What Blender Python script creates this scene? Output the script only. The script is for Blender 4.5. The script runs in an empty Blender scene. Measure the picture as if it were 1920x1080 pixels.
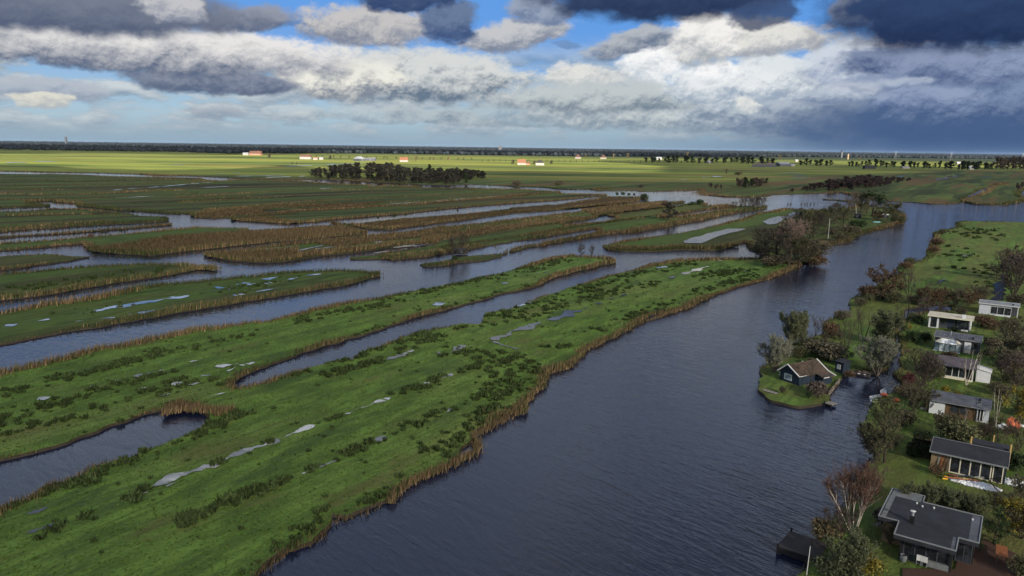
import bpy, bmesh, math, random
import numpy as np
from mathutils import Vector, Matrix, geometry
random.seed(7)
rng = np.random.default_rng(7)
SC = bpy.context.scene
COL = SC.collection
PI = math.pi

# ------------------------------------------------------------------ camera
FPX = 1371.0
CAMZ = 35.0
roll = math.atan(0.0135)
pitch = math.atan(263.5 / FPX)
fwd = np.array([0, math.cos(pitch), -math.sin(pitch)])
_r0 = np.array([1.0, 0, 0])
_u0 = np.array([0, math.sin(pitch), math.cos(pitch)])
CR = _r0 * math.cos(roll) + _u0 * math.sin(roll)
CU = -_r0 * math.sin(roll) + _u0 * math.cos(roll)
cam_d = bpy.data.cameras.new('camera')
cam_d.sensor_width = 36.0
cam_d.lens = 36.0 * FPX / 1920.0
cam_d.clip_start = 0.5
cam_d.clip_end = 60000
cam = bpy.data.objects.new('camera', cam_d)
COL.objects.link(cam)
M4 = Matrix(((CR[0], CU[0], -fwd[0], 0), (CR[1], CU[1], -fwd[1], 0), (CR[2], CU[2], -fwd[2], CAMZ), (0, 0, 0, 1)))
cam.matrix_world = M4
SC.camera = cam


def G(x, y, z=0.3):
    """ground point (at height z) seen at photograph pixel x, y"""
    d = fwd + CR * ((x - 960.0) / FPX) - CU * ((y - 540.0) / FPX)
    t = (z - CAMZ) / d[2]
    return np.array([d[0] * t, d[1] * t, z])


def azel(x, y):
    d = fwd + CR * ((x - 960.0) / FPX) - CU * ((y - 540.0) / FPX)
    d = d / np.linalg.norm(d)
    return math.degrees(math.atan2(d[0], d[1])), math.degrees(math.asin(d[2]))


# ------------------------------------------------------------------ light
SUN_EL = math.radians(23)
SUN_AZ = math.radians(155)            # clockwise from +Y : behind the camera, to the right
SKY_STR = 0.1
EXPOSURE = 1.8
sun_dir = Vector((math.sin(SUN_AZ) * math.cos(SUN_EL), math.cos(SUN_AZ) * math.cos(SUN_EL), math.sin(SUN_EL)))
sl = bpy.data.lights.new('sun', 'SUN')
sl.energy = 5.0
sl.angle = math.radians(0.5)
sl.color = (1.0, 0.90, 0.74)
so = bpy.data.objects.new('sun', sl)
COL.objects.link(so)
so.rotation_euler = sun_dir.to_track_quat('Z', 'Y').to_euler()
vs = SC.view_settings
SC.display_settings.display_device = 'sRGB'
vs.view_transform = 'Standard'
vs.look = 'None'
vs.exposure = EXPOSURE
vs.gamma = 1
vs.use_curve_mapping = False
SC.render.engine = 'CYCLES'


def lin(c):
    return tuple((v / 255 / 12.92 if v / 255 <= 0.04045 else ((v / 255 + 0.055) / 1.055) ** 2.4) for v in c)


# ---------------------------------------------------------------- node tool
class N:
    def __init__(s, tree):
        s.t = tree
        s.x = 0

    def new(s, typ, **k):
        n = s.t.nodes.new(typ)
        for a, b in k.items():
            setattr(n, a, b)
        return n

    def put(s, sock, v):
        if isinstance(v, bpy.types.NodeSocket):
            s.t.links.new(v, sock)
        elif isinstance(v, (tuple, list)):
            sock.default_value = tuple(v) if len(v) == len(sock.default_value) else tuple(v) + (1.0,)
        else:
            sock.default_value = v

    def m(s, op, a, b=0.0, c=None, clamp=False):
        n = s.new('ShaderNodeMath', operation=op, use_clamp=clamp)
        s.put(n.inputs[0], a)
        s.put(n.inputs[1], b)
        if c is not None:
            s.put(n.inputs[2], c)
        return n.outputs[0]

    def ss(s, v, lo, hi, a=0.0, b=1.0):
        n = s.new('ShaderNodeMapRange', interpolation_type='SMOOTHSTEP')
        for i, q in enumerate((v, lo, hi, a, b)):
            s.put(n.inputs[i], q)
        return n.outputs[0]

    def lr(s, v, lo, hi, a=0.0, b=1.0):
        n = s.new('ShaderNodeMapRange')
        for i, q in enumerate((v, lo, hi, a, b)):
            s.put(n.inputs[i], q)
        return n.outputs[0]

    def mix(s, f, a, b, mode='MIX'):
        n = s.new('ShaderNodeMix', data_type='RGBA', blend_type=mode)
        s.put(n.inputs[0], f)
        s.put(n.inputs[6], a)
        s.put(n.inputs[7], b)
        return n.outputs[2]

    def xyz(s, x, y, z):
        n = s.new('ShaderNodeCombineXYZ')
        for i, q in enumerate((x, y, z)):
            s.put(n.inputs[i], q)
        return n.outputs[0]

    def noise(s, vec, scale, detail=6.0, rough=0.55, dist=0.0):
        n = s.new('ShaderNodeTexNoise')
        s.put(n.inputs['Vector'], vec)
        n.inputs['Scale'].default_value = scale
        n.inputs['Detail'].default_value = detail
        n.inputs['Roughness'].default_value = rough
        n.inputs['Distortion'].default_value = dist
        return n

    def mapping(s, vec, scale=(1, 1, 1), rot=(0, 0, 0), loc=(0, 0, 0)):
        n = s.new('ShaderNodeMapping')
        s.put(n.inputs[0], vec)
        n.inputs['Location'].default_value = loc
        n.inputs['Rotation'].default_value = rot
        n.inputs['Scale'].default_value = scale
        return n.outputs[0]


# --------------------------------------------------------------------- sky
world = bpy.data.worlds.new('World')
SC.world = world
world.use_nodes = True
wt = world.node_tree
wt.nodes.clear()
w = N(wt)
tc = w.new('ShaderNodeTexCoord')
sep = w.new('ShaderNodeSeparateXYZ')
wt.links.new(tc.outputs['Generated'], sep.inputs[0])
dx, dy, dz = sep.outputs
AZ = w.m('MULTIPLY', w.m('ARCTAN2', dx, dy), 180 / PI)
EL = w.m('MULTIPLY', w.m('ARCSINE', dz), 180 / PI)
K = 1.0 / SKY_STR / 2 ** EXPOSURE      # a colour given as it is displayed -> world value


def SKYC(r, g, b):
    return tuple(v * K for v in lin((r, g, b)))


nis = w.new('ShaderNodeTexSky', sky_type='NISHITA')
nis.sun_disc = False
nis.sun_elevation = SUN_EL
nis.sun_rotation = SUN_AZ
nis.altitude = 0
nis.air_density = 1.0
nis.dust_density = 0.6
# clear blue between the clouds: the Nishita sky, deepened towards the zenith side of the gaps
grad = w.mix(w.ss(EL, 1.0, 9.0), SKYC(140, 174, 200), SKYC(64, 134, 214))
base = w.mix(0.94, nis.outputs[0], grad)
# noise fields in degrees
p0 = w.xyz(w.m('MULTIPLY', AZ, 0.55), EL, 0.0)
p1 = w.xyz(w.m('MULTIPLY', AZ, 0.8), EL, 0.0)
warp = w.noise(p0, 0.22, 5, 0.55)
wsep = w.new('ShaderNodeSeparateColor')
wt.links.new(warp.outputs['Color'], wsep.inputs[0])
warp2 = w.noise(w.mapping(p0, loc=(31, 7, 0)), 0.75, 7, 0.62)
wsep2 = w.new('ShaderNodeSeparateColor')
wt.links.new(warp2.outputs['Color'], wsep2.inputs[0])
c_ = lambda s, i: w.m('SUBTRACT', s.outputs[i], 0.5)
U_ = w.m('ADD', AZ, w.m('ADD', w.m('MULTIPLY', c_(wsep, 0), 3.0), w.m('MULTIPLY', c_(wsep2, 0), 2.2)))
V_ = w.m('ADD', EL, w.m('ADD', w.m('MULTIPLY', c_(wsep, 1), 0.9), w.m('MULTIPLY', c_(wsep2, 1), 1.0)))
fine = w.noise(w.mapping(p0, loc=(3, 11, 0)), 0.62, 8, 0.6)
rl = w.noise(w.mapping(p1, loc=(3, 11, 0)), 0.62, 4, 0.5)
rl_up = w.noise(w.mapping(p1, loc=(3 - 0.14, 11 + 0.42, 0)), 0.62, 4, 0.5)
relief = w.m('MULTIPLY', w.m('SUBTRACT', rl.outputs[0], rl_up.outputs[0]), 2.3)
billow = w.noise(w.mapping(p0, loc=(13, 1, 0)), 0.75, 6, 0.55)


def puff_at(loc):
    v = w.new('ShaderNodeTexVoronoi', feature='SMOOTH_F1', voronoi_dimensions='2D')
    pw = w.new('ShaderNodeVectorMath', operation='ADD')
    wt.links.new(w.mapping(p1, loc=loc), pw.inputs[0])
    sc = w.new('ShaderNodeVectorMath', operation='SCALE')
    wt.links.new(warp2.outputs['Color'], sc.inputs[0])
    sc.inputs['Scale'].default_value = 1.3
    wt.links.new(sc.outputs[0], pw.inputs[1])
    wt.links.new(pw.outputs[0], v.inputs['Vector'])
    v.inputs['Scale'].default_value = 0.95
    v.inputs['Detail'].default_value = 3.0
    v.inputs['Roughness'].default_value = 0.55
    v.inputs['Lacunarity'].default_value = 2.3
    v.inputs['Smoothness'].default_value = 0.35
    v.normalize = True
    return v.outputs['Distance']


pf = puff_at((0, 0, 0))
pf_up = puff_at((-.05, .16, 0))
relief = w.m('ADD', w.m('MULTIPLY', relief, .7), w.m('MULTIPLY', w.m('SUBTRACT', pf_up, pf), 1.7))
fn = w.m('ADD', w.m('MULTIPLY', w.m('SUBTRACT', fine.outputs[0], 0.5), .85), w.m('MULTIPLY', w.m('SUBTRACT', 0.33, pf), .55))
sky = base
# a field of small distant cumulus all round the horizon
fld = w.noise(w.xyz(w.m('MULTIPLY', AZ, 0.33), w.m('MULTIPLY', EL, 1.15), 4.0), 0.55, 8, 0.62)
fld_up = w.noise(w.xyz(w.m('MULTIPLY', AZ, 0.33), w.m('MULTIPLY', w.m('ADD', EL, 0.45), 1.15), 4.0), 0.55, 8, 0.62)
fsh = w.m('ADD', w.m('MULTIPLY', w.m('SUBTRACT', fld.outputs[0], fld_up.outputs[0]), 3.0), 0.5, clamp=True)
fcol = w.mix(fsh, SKYC(126, 146, 166), SKYC(206, 213, 216))
fa = w.m('MULTIPLY', w.ss(fld.outputs[0], 0.41, 0.54), w.ss(EL, 0.2, 1.2))
fa = w.m('MULTIPLY', fa, w.ss(EL, 8.5, 5.0))
sky = w.mix(w.m('MULTIPLY', fa, 0.9), sky, fcol)


def cloud(x, y, rx, up, dn, top, bot, tilt=0.0, soft=0.42, na=2.2, op=1.0, rel=1.0):
    """one cloud: pixel centre, half width, height above and below the centre, sunlit and shaded colour"""
    global sky
    a, e = azel(x, y)
    D = math.degrees(1 / FPX) * 0.93
    du = w.m('SUBTRACT', U_, a)
    dv = w.m('SUBTRACT', V_, e + 0.0)
    if tilt:
        dv = w.m('SUBTRACT', dv, w.m('MULTIPLY', du, tilt))
    uu = w.m('DIVIDE', du, rx * D)
    vv = w.m('MAXIMUM', w.m('DIVIDE', dv, up * D), w.m('DIVIDE', dv, -dn * D))
    d = w.m('ADD', w.m('MULTIPLY', uu, uu), w.m('MULTIPLY', vv, vv))
    d = w.m('ADD', d, w.m('MULTIPLY', fn, -na))
    al = w.ss(d, 1.0 + soft, 1.0 - soft, 0.0, op)
    t = w.m('ADD', w.m('MULTIPLY', w.m('DIVIDE', dv, (up + dn) * D * 0.5), 0.66), 0.68)
    t = w.m('ADD', t, w.m('MULTIPLY', relief, rel))
    t = w.m('ADD', t, w.m('MULTIPLY', w.m('SUBTRACT', billow.outputs[0], 0.5), 1.3 * rel))
    col = w.mix(w.ss(t, -0.1, 1.1), SKYC(*bot), SKYC(*top))
    sky = w.mix(al, sky, col)


# far to near.            x     y    rx  up  dn   sunlit           shaded
cloud(100, 168, 80, 24, 24, (178, 186, 198), (138, 152, 174), op=.85)
cloud(85, 190, 42, 14, 16, (226, 224, 210), (180, 184, 186), op=.9)
cloud(405, 207, 48, 14, 14, (158, 168, 182), (136, 150, 168), op=.6)
cloud(560, 215, 60, 16, 14, (196, 206, 210), (144, 160, 176), op=.7)
cloud(740, 215, 150, 18, 16, (190, 200, 204), (140, 156, 170), op=.75)
cloud(1000, 220, 260, 26, 20, (178, 190, 196), (124, 142, 158), op=.7)
cloud(1300, 205, 300, 44, 40, (206, 212, 212), (132, 148, 164), op=.9)
cloud(1560, 200, 270, 62, 50, (196, 206, 214), (118, 136, 160), op=.9)
cloud(1830, 235, 330, 60, 60, (76, 100, 138), (60, 86, 128), soft=.9, na=.5, rel=.2)
cloud(1860, 180, 190, 60, 40, (126, 144, 176), (72, 94, 134), soft=.7)
cloud(1480, 150, 190, 46, 40, (222, 228, 232), (150, 164, 184))
cloud(1215, 120, 58, 44, 40, (250, 250, 250), (196, 206, 214), na=1.8)
cloud(1048, 128, 22, 16, 14, (214, 218, 222), (170, 182, 196))
cloud(1062, 84, 26, 6, 6, (110, 138, 176), (90, 120, 164), soft=.8, op=.6)
cloud(560, 40, 40, 14, 12, (112, 132, 168), (84, 106, 146), op=.6)
cloud(1090, 145, 70, 22, 30, (226, 226, 222), (168, 178, 186))
cloud(1120, 190, 220, 34, 20, (192, 200, 202), (118, 134, 150), soft=.6)
cloud(1600, 120, 80, 50, 40, (204, 212, 224), (140, 156, 184))
cloud(1360, 160, 120, 40, 40, (232, 236, 238), (156, 172, 190), op=.9)
cloud(1640, 20, 70, 30, 30, (190, 196, 206), (120, 134, 160))
cloud(1700, 75, 48, 24, 26, (222, 218, 210), (136, 142, 162))
cloud(1690, 118, 105, 30, 24, (124, 138, 168), (66, 84, 124))
cloud(1810, 130, 130, 40, 30, (140, 154, 184), (84, 102, 140), op=.9)
cloud(1660, 160, 70, 20, 16, (132, 148, 178), (92, 110, 146), op=.85)
cloud(1745, 185, 80, 18, 14, (150, 164, 192), (96, 116, 154), op=.8)
cloud(1560, 180, 60, 14, 12, (168, 180, 198), (110, 128, 160), op=.7)
cloud(1440, 200, 55, 14, 12, (170, 182, 196), (112, 130, 158), op=.7)
cloud(1395, 198, 26, 16, 12, (236, 236, 230), (190, 198, 206), op=.8)
cloud(1600, 168, 46, 14, 10, (214, 220, 228), (170, 184, 204), soft=.8, op=.5)
cloud(1700, 155, 44, 10, 8, (206, 214, 226), (160, 174, 200), soft=.8, op=.45)
cloud(1340, 135, 50, 22, 18, (252, 252, 252), (206, 214, 222), op=.9)
cloud(1420, 74, 110, 36, 30, (226, 225, 220), (160, 166, 176), tilt=.02)
cloud(1318, 76, 72, 54, 44, (244, 242, 238), (170, 176, 182))
cloud(800, 150, 195, 58, 44, (214, 217, 216), (104, 122, 142), soft=.4, na=2.2)
cloud(640, 150, 120, 34, 34, (240, 238, 228), (128, 138, 152), soft=.35, na=1.6)
cloud(400, 150, 150, 18, 24, (138, 146, 164), (92, 106, 132), tilt=-.03, soft=.35, na=1.2)
cloud(960, 68, 105, 30, 26, (196, 198, 202), (126, 136, 156), tilt=.16)
cloud(1180, 78, 85, 24, 24, (178, 184, 192), (108, 122, 146), tilt=.2)
cloud(690, 48, 130, 38, 36, (198, 196, 196), (130, 138, 156))
cloud(470, 38, 70, 26, 24, (150, 156, 172), (92, 108, 138), tilt=.1)
cloud(230, 84, 400, 44, 42, (232, 230, 228), (92, 106, 132), tilt=-.03, soft=.35, na=1.7, rel=.55)
cloud(840, 42, 52, 40, 40, (106, 124, 156), (66, 88, 128))
cloud(1010, 20, 60, 30, 24, (152, 164, 186), (110, 128, 160))
cloud(760, -4, 90, 24, 24, (74, 92, 126), (52, 72, 112))
cloud(90, 8, 330, 44, 40, (118, 126, 144), (82, 94, 120), soft=.5, na=1.2, rel=.5)
cloud(330, 14, 52, 24, 26, (196, 196, 200), (134, 142, 160))
cloud(1250, -12, 250, 70, 44, (58, 76, 112), (36, 50, 80), soft=.5, na=1.1, rel=.4)
cloud(1435, 26, 60, 26, 24, (62, 80, 116), (44, 60, 94), op=.85, rel=.4)
cloud(1830, 20, 230, 80, 62, (50, 70, 108), (30, 46, 80), soft=.5, na=1.1, rel=.4)
# milky air over the horizon
low = w.mix(w.ss(AZ, 4, 28), SKYC(140, 164, 182), SKYC(68, 97, 140))
sky = w.mix(w.ss(EL, 2.4, 0.0, 0.0, 0.7), sky, low)
# the broken grey deck overhead
hi = w.noise(w.xyz(w.m('DIVIDE', dx, w.m('MAXIMUM', w.m('ADD', dz, .08), .1)), w.m('DIVIDE', dy, w.m('MAXIMUM', w.m('ADD', dz, .08), .1)), 0), 1.3, 7, 0.55)
hcol = w.mix(w.ss(hi.outputs[0], 0.34, 0.62), SKYC(96, 110, 136), SKYC(222, 226, 230))
hcol = w.mix(w.ss(EL, 22, 55, 0, .55), hcol, SKYC(70, 84, 112))
ha = w.m('MULTIPLY', w.ss(EL, 10.5, 15.0), w.ss(hi.outputs[0], 0.30, 0.46))
sky = w.mix(ha, sky, hcol)
bg = w.new('ShaderNodeBackground')
bg.inputs['Strength'].default_value = SKY_STR
wt.links.new(sky, bg.inputs['Color'])
wo = w.new('ShaderNodeOutputWorld')
wt.links.new(bg.outputs[0], wo.inputs['Surface'])
world.cycles.sampling_method = 'MANUAL'
world.cycles.sample_map_resolution = 512


# ---------------------------------------------------------------- materials
def base_mat(name, rough=0.8, spec=0.3):
    m = bpy.data.materials.new(name)
    m.use_nodes = True
    t = m.node_tree
    n = N(t)
    b = t.nodes['Principled BSDF']
    b.inputs['Roughness'].default_value = rough
    b.inputs['Specular IOR Level'].default_value = spec
    return m, n, b


def obj_co(n):
    return n.new('ShaderNodeTexCoord').outputs['Object']


def world_co(n):
    return n.new('ShaderNodeNewGeometry').outputs['Position']


def bump(n, b, h, strength, dist):
    k = n.new('ShaderNodeBump')
    n.put(k.inputs['Height'], h)
    k.inputs['Strength'].default_value = strength
    k.inputs['Distance'].default_value = dist
    n.t.links.new(k.outputs[0], b.inputs['Normal'])


def plain(name, col, rough=0.7, var=0.15, scale=2.0, spec=0.3, metal=0.0, bmp=0.0, bscale=20.0):
    """a colour with uneven wear"""
    m, n, b = base_mat(name, rough, spec)
    co = obj_co(n)
    k = n.noise(co, scale, 6, 0.6)
    f = n.lr(k.outputs[0], 0.3, 0.7, 1 - var, 1 + var)
    c = n.mix(1.0, tuple(col) + (1,), n.xyz(f, f, f), 'MULTIPLY')
    n.put(b.inputs['Base Color'], c)
    b.inputs['Metallic'].default_value = metal
    if bmp:
        bump(n, b, n.noise(co, bscale, 5, 0.6).outputs[0], bmp, 0.02)
    return m


def tinted(name, col, rough=0.85, spec=0.15, transl=0.0):
    """foliage, reeds, twigs: base colour times the per-blade 'tint' attribute"""
    m, n, b = base_mat(name, rough, spec)
    a = n.new('ShaderNodeAttribute', attribute_name='tint')
    oi = n.new('ShaderNodeObjectInfo')
    r = n.lr(oi.outputs['Random'], 0, 1, 0.8, 1.2)
    c = n.mix(1.0, tuple(col) + (1,), a.outputs['Color'], 'MULTIPLY')
    c = n.mix(1.0, c, n.xyz(r, r, r), 'MULTIPLY')
    n.put(b.inputs['Base Color'], c)
    if transl:
        t = n.new('ShaderNodeBsdfTranslucent')
        n.put(t.inputs[0], c)
        mx = n.new('ShaderNodeMixShader')
        mx.inputs[0].default_value = transl
        out = m.node_tree.nodes['Material Output']
        m.node_tree.links.new(b.outputs[0], mx.inputs[1])
        m.node_tree.links.new(t.outputs[0], mx.inputs[2])
        m.node_tree.links.new(mx.outputs[0], out.inputs['Surface'])
    return m


STRIP = math.radians(56)         # the ditches and strips all run this way


def grass_mat(name, lush=0.5, stripes=0.0, dry=0.3, brown=0.0, wet=0.3, ang=None, gain=1.0):
    m, n, b = base_mat(name, 0.92, 0.12)
    P = world_co(n)
    al = n.mapping(P, rot=(0, 0, -(STRIP if ang is None else ang)))                 # x along the strips
    big = n.noise(n.mapping(al, scale=(.02, .06, .05)), 1.0, 5, 0.6)
    mid = n.noise(n.mapping(al, scale=(.14, .4, .3)), 1.0, 6, 0.62)
    fin = n.noise(n.mapping(al, scale=(.9, 1.8, 1)), 1.0, 6, 0.7)
    gra = n.noise(P, 3.2, 4, 0.75)
    c = n.mix(n.ss(mid.outputs[0], 0.36, 0.66), (.034, .058, .012), (.070, .112, .022))
    c = n.mix(n.m('MULTIPLY', n.ss(fin.outputs[0], 0.48, 0.75), 0.35), c, (.085, .125, .030))
    c = n.mix(n.m('MULTIPLY', n.ss(fin.outputs[0], 0.48, 0.28), 0.45), c, (.022, .038, .010))
    c = n.mix(n.m('MULTIPLY', n.ss(big.outputs[0], 0.50, 0.68), dry), c, (.120, .118, .042))
    c = n.mix(n.m('MULTIPLY', n.ss(gra.outputs[0], 0.5, 0.72), 0.5), c, (.105, .145, .042))
    c = n.mix(n.m('MULTIPLY', n.ss(gra.outputs[0], 0.48, 0.28), 0.6), c, (.016, .028, .008))
    # sedge, moss and trampled wet ground in patches drawn out along the strip
    pt = n.noise(n.mapping(al, scale=(.05, .16, .1), loc=(9, 2, 0)), 1.0, 7, 0.68)
    c = n.mix(n.m('MULTIPLY', n.ss(pt.outputs[0], 0.53, 0.66), wet), c, (.062, .056, .022))
    c = n.mix(n.m('MULTIPLY', n.ss(pt.outputs[0], 0.46, 0.36), wet), c, (.024, .040, .014))
    fl = n.noise(n.mapping(al, scale=(.05, 1.3, .1), loc=(1, 2, 0)), 1.0, 3, 0.6)
    c = n.mix(n.m('MULTIPLY', n.ss(fl.outputs[0], 0.50, 0.66), .5), c, (.028, .046, .012))
    if stripes:
        s1 = n.noise(n.mapping(al, scale=(.0022, .032, .1), loc=(3, 5, 0)), 1.0, 5, 0.66)
        s2 = n.noise(n.mapping(al, scale=(.003, .050, .1), loc=(8, 1, 0)), 1.0, 5, 0.66)
        c = n.mix(n.m('MULTIPLY', n.ss(s1.outputs[0], 0.50, 0.57), stripes), c, (.074, .050, .023))
        c = n.mix(n.m('MULTIPLY', n.ss(s2.outputs[0], 0.52, 0.57), stripes), c, (.013, .018, .008))
        c = n.mix(n.m('MULTIPLY', n.ss(s2.outputs[0], 0.47, 0.42), 0.7), c, (.058, .095, .022))
    if brown:
        bn = n.noise(n.mapping(al, scale=(.03, .12, .1), loc=(3, 1, 0)), 1.0, 6, 0.6)
        c = n.mix(n.m('MULTIPLY', n.ss(bn.outputs[0], 0.40, 0.56), brown), c, (.085, .058, .026))
    c = n.mix(1.0, c, (gain * .93, gain, gain * .95, 1), 'MULTIPLY')
    n.put(b.inputs['Base Color'], c)
    h = n.m('ADD', n.m('MULTIPLY', fin.outputs[0], 1.0), n.m('MULTIPLY', gra.outputs[0], 0.6))
    bump(n, b, h, 0.9, 0.35)
    return m


M_meadow = grass_mat('front_meadow_grass', 1, 0, 0.4, 0, .7, None, 1.75)
M_island = grass_mat('island_grass', .6, .45, .35, .15, .6, None, 1.08)
M_far = grass_mat('marsh_grass', .3, .9, .35, .25, .5, math.radians(39), .95)
M_garden = grass_mat('garden_grass', .8, 0, .25, .35, .6, None, 1.7)


def polder_mat():
    m, n, b = base_mat('polder_grass', 0.92, 0.1)
    P = world_co(n)
    sp = n.new('ShaderNodeSeparateXYZ')
    n.put(sp.inputs[0], P)
    flat = n.mapping(P, scale=(.0009, .0042, 0))
    a = n.noise(flat, 1.0, 6, 0.6)
    f2 = n.noise(n.mapping(P, scale=(.0016, .012, 0), loc=(5, 2, 0)), 1.0, 6, 0.65)
    vor = n.new('ShaderNodeTexVoronoi')
    n.put(vor.inputs['Vector'], n.mapping(P, rot=(0, 0, .5), scale=(.0022, .007, 0)))
    vs_ = n.new('ShaderNodeSeparateColor')
    n.put(vs_.inputs[0], vor.outputs['Color'])
    c = n.mix(n.ss(a.outputs[0], .40, .58), (.040, .066, .015), (.160, .180, .032))  # field tones, their contrast widened to paint in bands of cloud shade
    c = n.mix(n.m('MULTIPLY', n.ss(vs_.outputs[0], .3, .9), .45), c, (.165, .205, .040))
    c = n.mix(n.m('MULTIPLY', n.ss(f2.outputs[0], .53, .60), .75), c, (.150, .112, .042))
    c = n.mix(n.m('MULTIPLY', n.ss(f2.outputs[0], .46, .40), .8), c, (.040, .060, .016))
    # rough marshy shore land in front of the fields
    east = n.m('MULTIPLY', n.m('MINIMUM', n.m('MAXIMUM', n.m('SUBTRACT', sp.outputs[0], 230), 0), 700), -1.1)
    near = n.ss(n.m('ADD', n.m('ADD', sp.outputs[1], east), n.m('MULTIPLY', n.m('SUBTRACT', a.outputs[0], .5), 260)), 900, 740)
    al = n.mapping(P, rot=(0, 0, -STRIP))
    g1 = n.noise(n.mapping(al, scale=(.0035, .032, .1)), 1.0, 6, .66)
    g2 = n.noise(n.mapping(al, scale=(.003, .026, .1), loc=(4, 4, 0)), 1.0, 6, .66)
    rough = n.mix(n.ss(g1.outputs[0], .42, .6), (.034, .052, .015), (.070, .098, .024))
    rough = n.mix(n.m('MULTIPLY', n.ss(g2.outputs[0], .50, .57), .9), rough, (.085, .056, .026))
    rough = n.mix(n.m('MULTIPLY', n.ss(g2.outputs[0], .46, .41), .85), rough, (.022, .030, .012))
    c = n.mix(near, c, rough)
    far = n.ss(n.m('ADD', sp.outputs[1], n.m('MULTIPLY', n.m('SUBTRACT', a.outputs[0], .5), 2500)), 2500, 3600)
    c = n.mix(far, c, (.024, .034, .016))  # distant fields painted dark as a further band of cloud shade
    n.put(b.inputs['Base Color'], c)
    return m


M_polder = polder_mat()


def reed_ground(name, c1, c2):
    m, n, b = base_mat(name, 0.95, 0.05)
    P = world_co(n)
    al = n.mapping(P, rot=(0, 0, -STRIP), scale=(.25, .8, 1))
    k = n.noise(al, 1.0, 7, .68)
    k2 = n.noise(n.mapping(P, scale=(.03, .05, 1)), 1.0, 4, .6)
    c = n.mix(n.ss(k.outputs[0], .36, .66), tuple(c1), tuple(c2))
    c = n.mix(n.m('MULTIPLY', n.ss(k2.outputs[0], .5, .65), .4), c, (.06, .058, .022))
    n.put(b.inputs['Base Color'], c)
    bump(n, b, k.outputs[0], 1.0, .8)
    return m


M_reedbed = reed_ground('reed_bed', (.036, .024, .012), (.085, .058, .030))
M_mud = plain('bank_mud', (.028, .022, .014), .8, .3, 1.0)
M_reed = tinted('reed', (.135, .098, .056), .9, .1, .15)
M_rush = tinted('rush', (.038, .057, .020), .9, .1, .1)
M_tuft = tinted('grass_tuft', (.052, .085, .018), .9, .1, .2)


WAVE = 48        # the wave crests run this way (degrees, clockwise)


def water_mat(name, deep, rip=1.0, scale=1.0, rough=.04, sky_pale=None):
    m, n, b = base_mat(name, rough, 0.6)
    b.inputs['IOR'].default_value = 1.34
    P = world_co(n)
    wnd = n.mapping(P, rot=(0, 0, math.radians(WAVE)))
    q = n.mapping(wnd, scale=(.22 * scale, .75 * scale, 1))
    a = n.noise(q, 1.0, 3, .55, .6)
    c = n.noise(n.mapping(wnd, scale=(.55 * scale, 1.9 * scale, 1), loc=(4, 0, 0)), 1.0, 3, .6, .4)
    gust = n.noise(n.mapping(wnd, scale=(.012, .03, 1)), 1.0, 4, .6)
    h = n.m('ADD', n.m('MULTIPLY', a.outputs[0], .8), n.m('MULTIPLY', c.outputs[0], .62))
    k = n.new('ShaderNodeBump')
    n.put(k.inputs['Height'], h)
    n.put(k.inputs['Strength'], n.lr(gust.outputs[0], .3, .7, .55, 1.0))
    k.inputs['Distance'].default_value = .13 * rip
    n.t.links.new(k.outputs[0], b.inputs['Normal'])
    n.put(b.inputs['Base Color'], tuple(deep) + (1,))
    if sky_pale:
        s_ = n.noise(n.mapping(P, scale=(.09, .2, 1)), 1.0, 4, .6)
        n.put(b.inputs['Base Color'], n.mix(n.ss(s_.outputs[0], .42, .62), tuple(deep), tuple(sky_pale)))
    return m


M_water = water_mat('lake_water', (.008, .012, .030))
M_puddle = water_mat('flood_water', (.10, .105, .105), .012, 2.0, .04, (.40, .41, .41))  # pale base colours paint in the bright sky reflected by the puddles
M_pond = water_mat('pond_water', (.02, .024, .032), .06, 1.5, .04)


# --------------------------------------------------------------- mesh tools
def link(name, me, mat=None, parent=None, mats=None):
    o = bpy.data.objects.new(name, me)
    COL.objects.link(o)
    if mats:
        for k in mats:
            me.materials.append(k)
    elif mat is not None:
        me.materials.append(mat)
    if parent is not None:
        o.parent = parent
    return o


def np_mesh(name, V, T, tint=None, mi=None, smooth=False):
    """triangle soup straight from numpy"""
    me = bpy.data.meshes.new(name)
    V = np.asarray(V, np.float32)
    T = np.asarray(T, np.int32)
    me.vertices.add(len(V))
    me.vertices.foreach_set('co', V.ravel())
    k = T.shape[1]
    me.loops.add(T.size)
    me.loops.foreach_set('vertex_index', T.ravel())
    me.polygons.add(len(T))
    me.polygons.foreach_set('loop_start', np.arange(0, T.size, k, dtype=np.int32))
    if mi is not None:
        me.polygons.foreach_set('material_index', np.asarray(mi, np.int32))
    me.update(calc_edges=True)
    me.validate()
    if tint is not None:
        a = me.attributes.new('tint', 'FLOAT_COLOR', 'POINT')
        t = np.ones((len(V), 4), np.float32)
        t[:, :3] = tint
        a.data.foreach_set('color', t.ravel())
    if smooth:
        me.polygons.foreach_set('use_smooth', np.ones(len(T), bool))
    return me


def tag(o, label=None, cat=None, group=None, kind=None):
    if kind:
        o['kind'] = kind
    if label:
        o['label'] = label
    if cat:
        o['category'] = cat
    if group:
        o['group'] = group
    return o


def empty(name, loc, rz=0.0, label=None, cat=None, group=None):
    o = bpy.data.objects.new(name, None)
    COL.objects.link(o)
    o.empty_display_size = .3
    o.location = loc
    o.rotation_euler = (0, 0, rz)
    return tag(o, label, cat, group)


def inside(pts, poly):
    x, y = pts[:, 0], pts[:, 1]
    r = np.zeros(len(pts), bool)
    x0, y0 = poly[:, 0], poly[:, 1]
    x1, y1 = np.roll(x0, -1), np.roll(y0, -1)
    for a, b, c, d in zip(x0, y0, x1, y1):
        if b == d:
            continue
        s = (b > y) != (d > y)
        r ^= s & (x < (c - a) * (y - b) / (d - b) + a)
    return r


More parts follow.
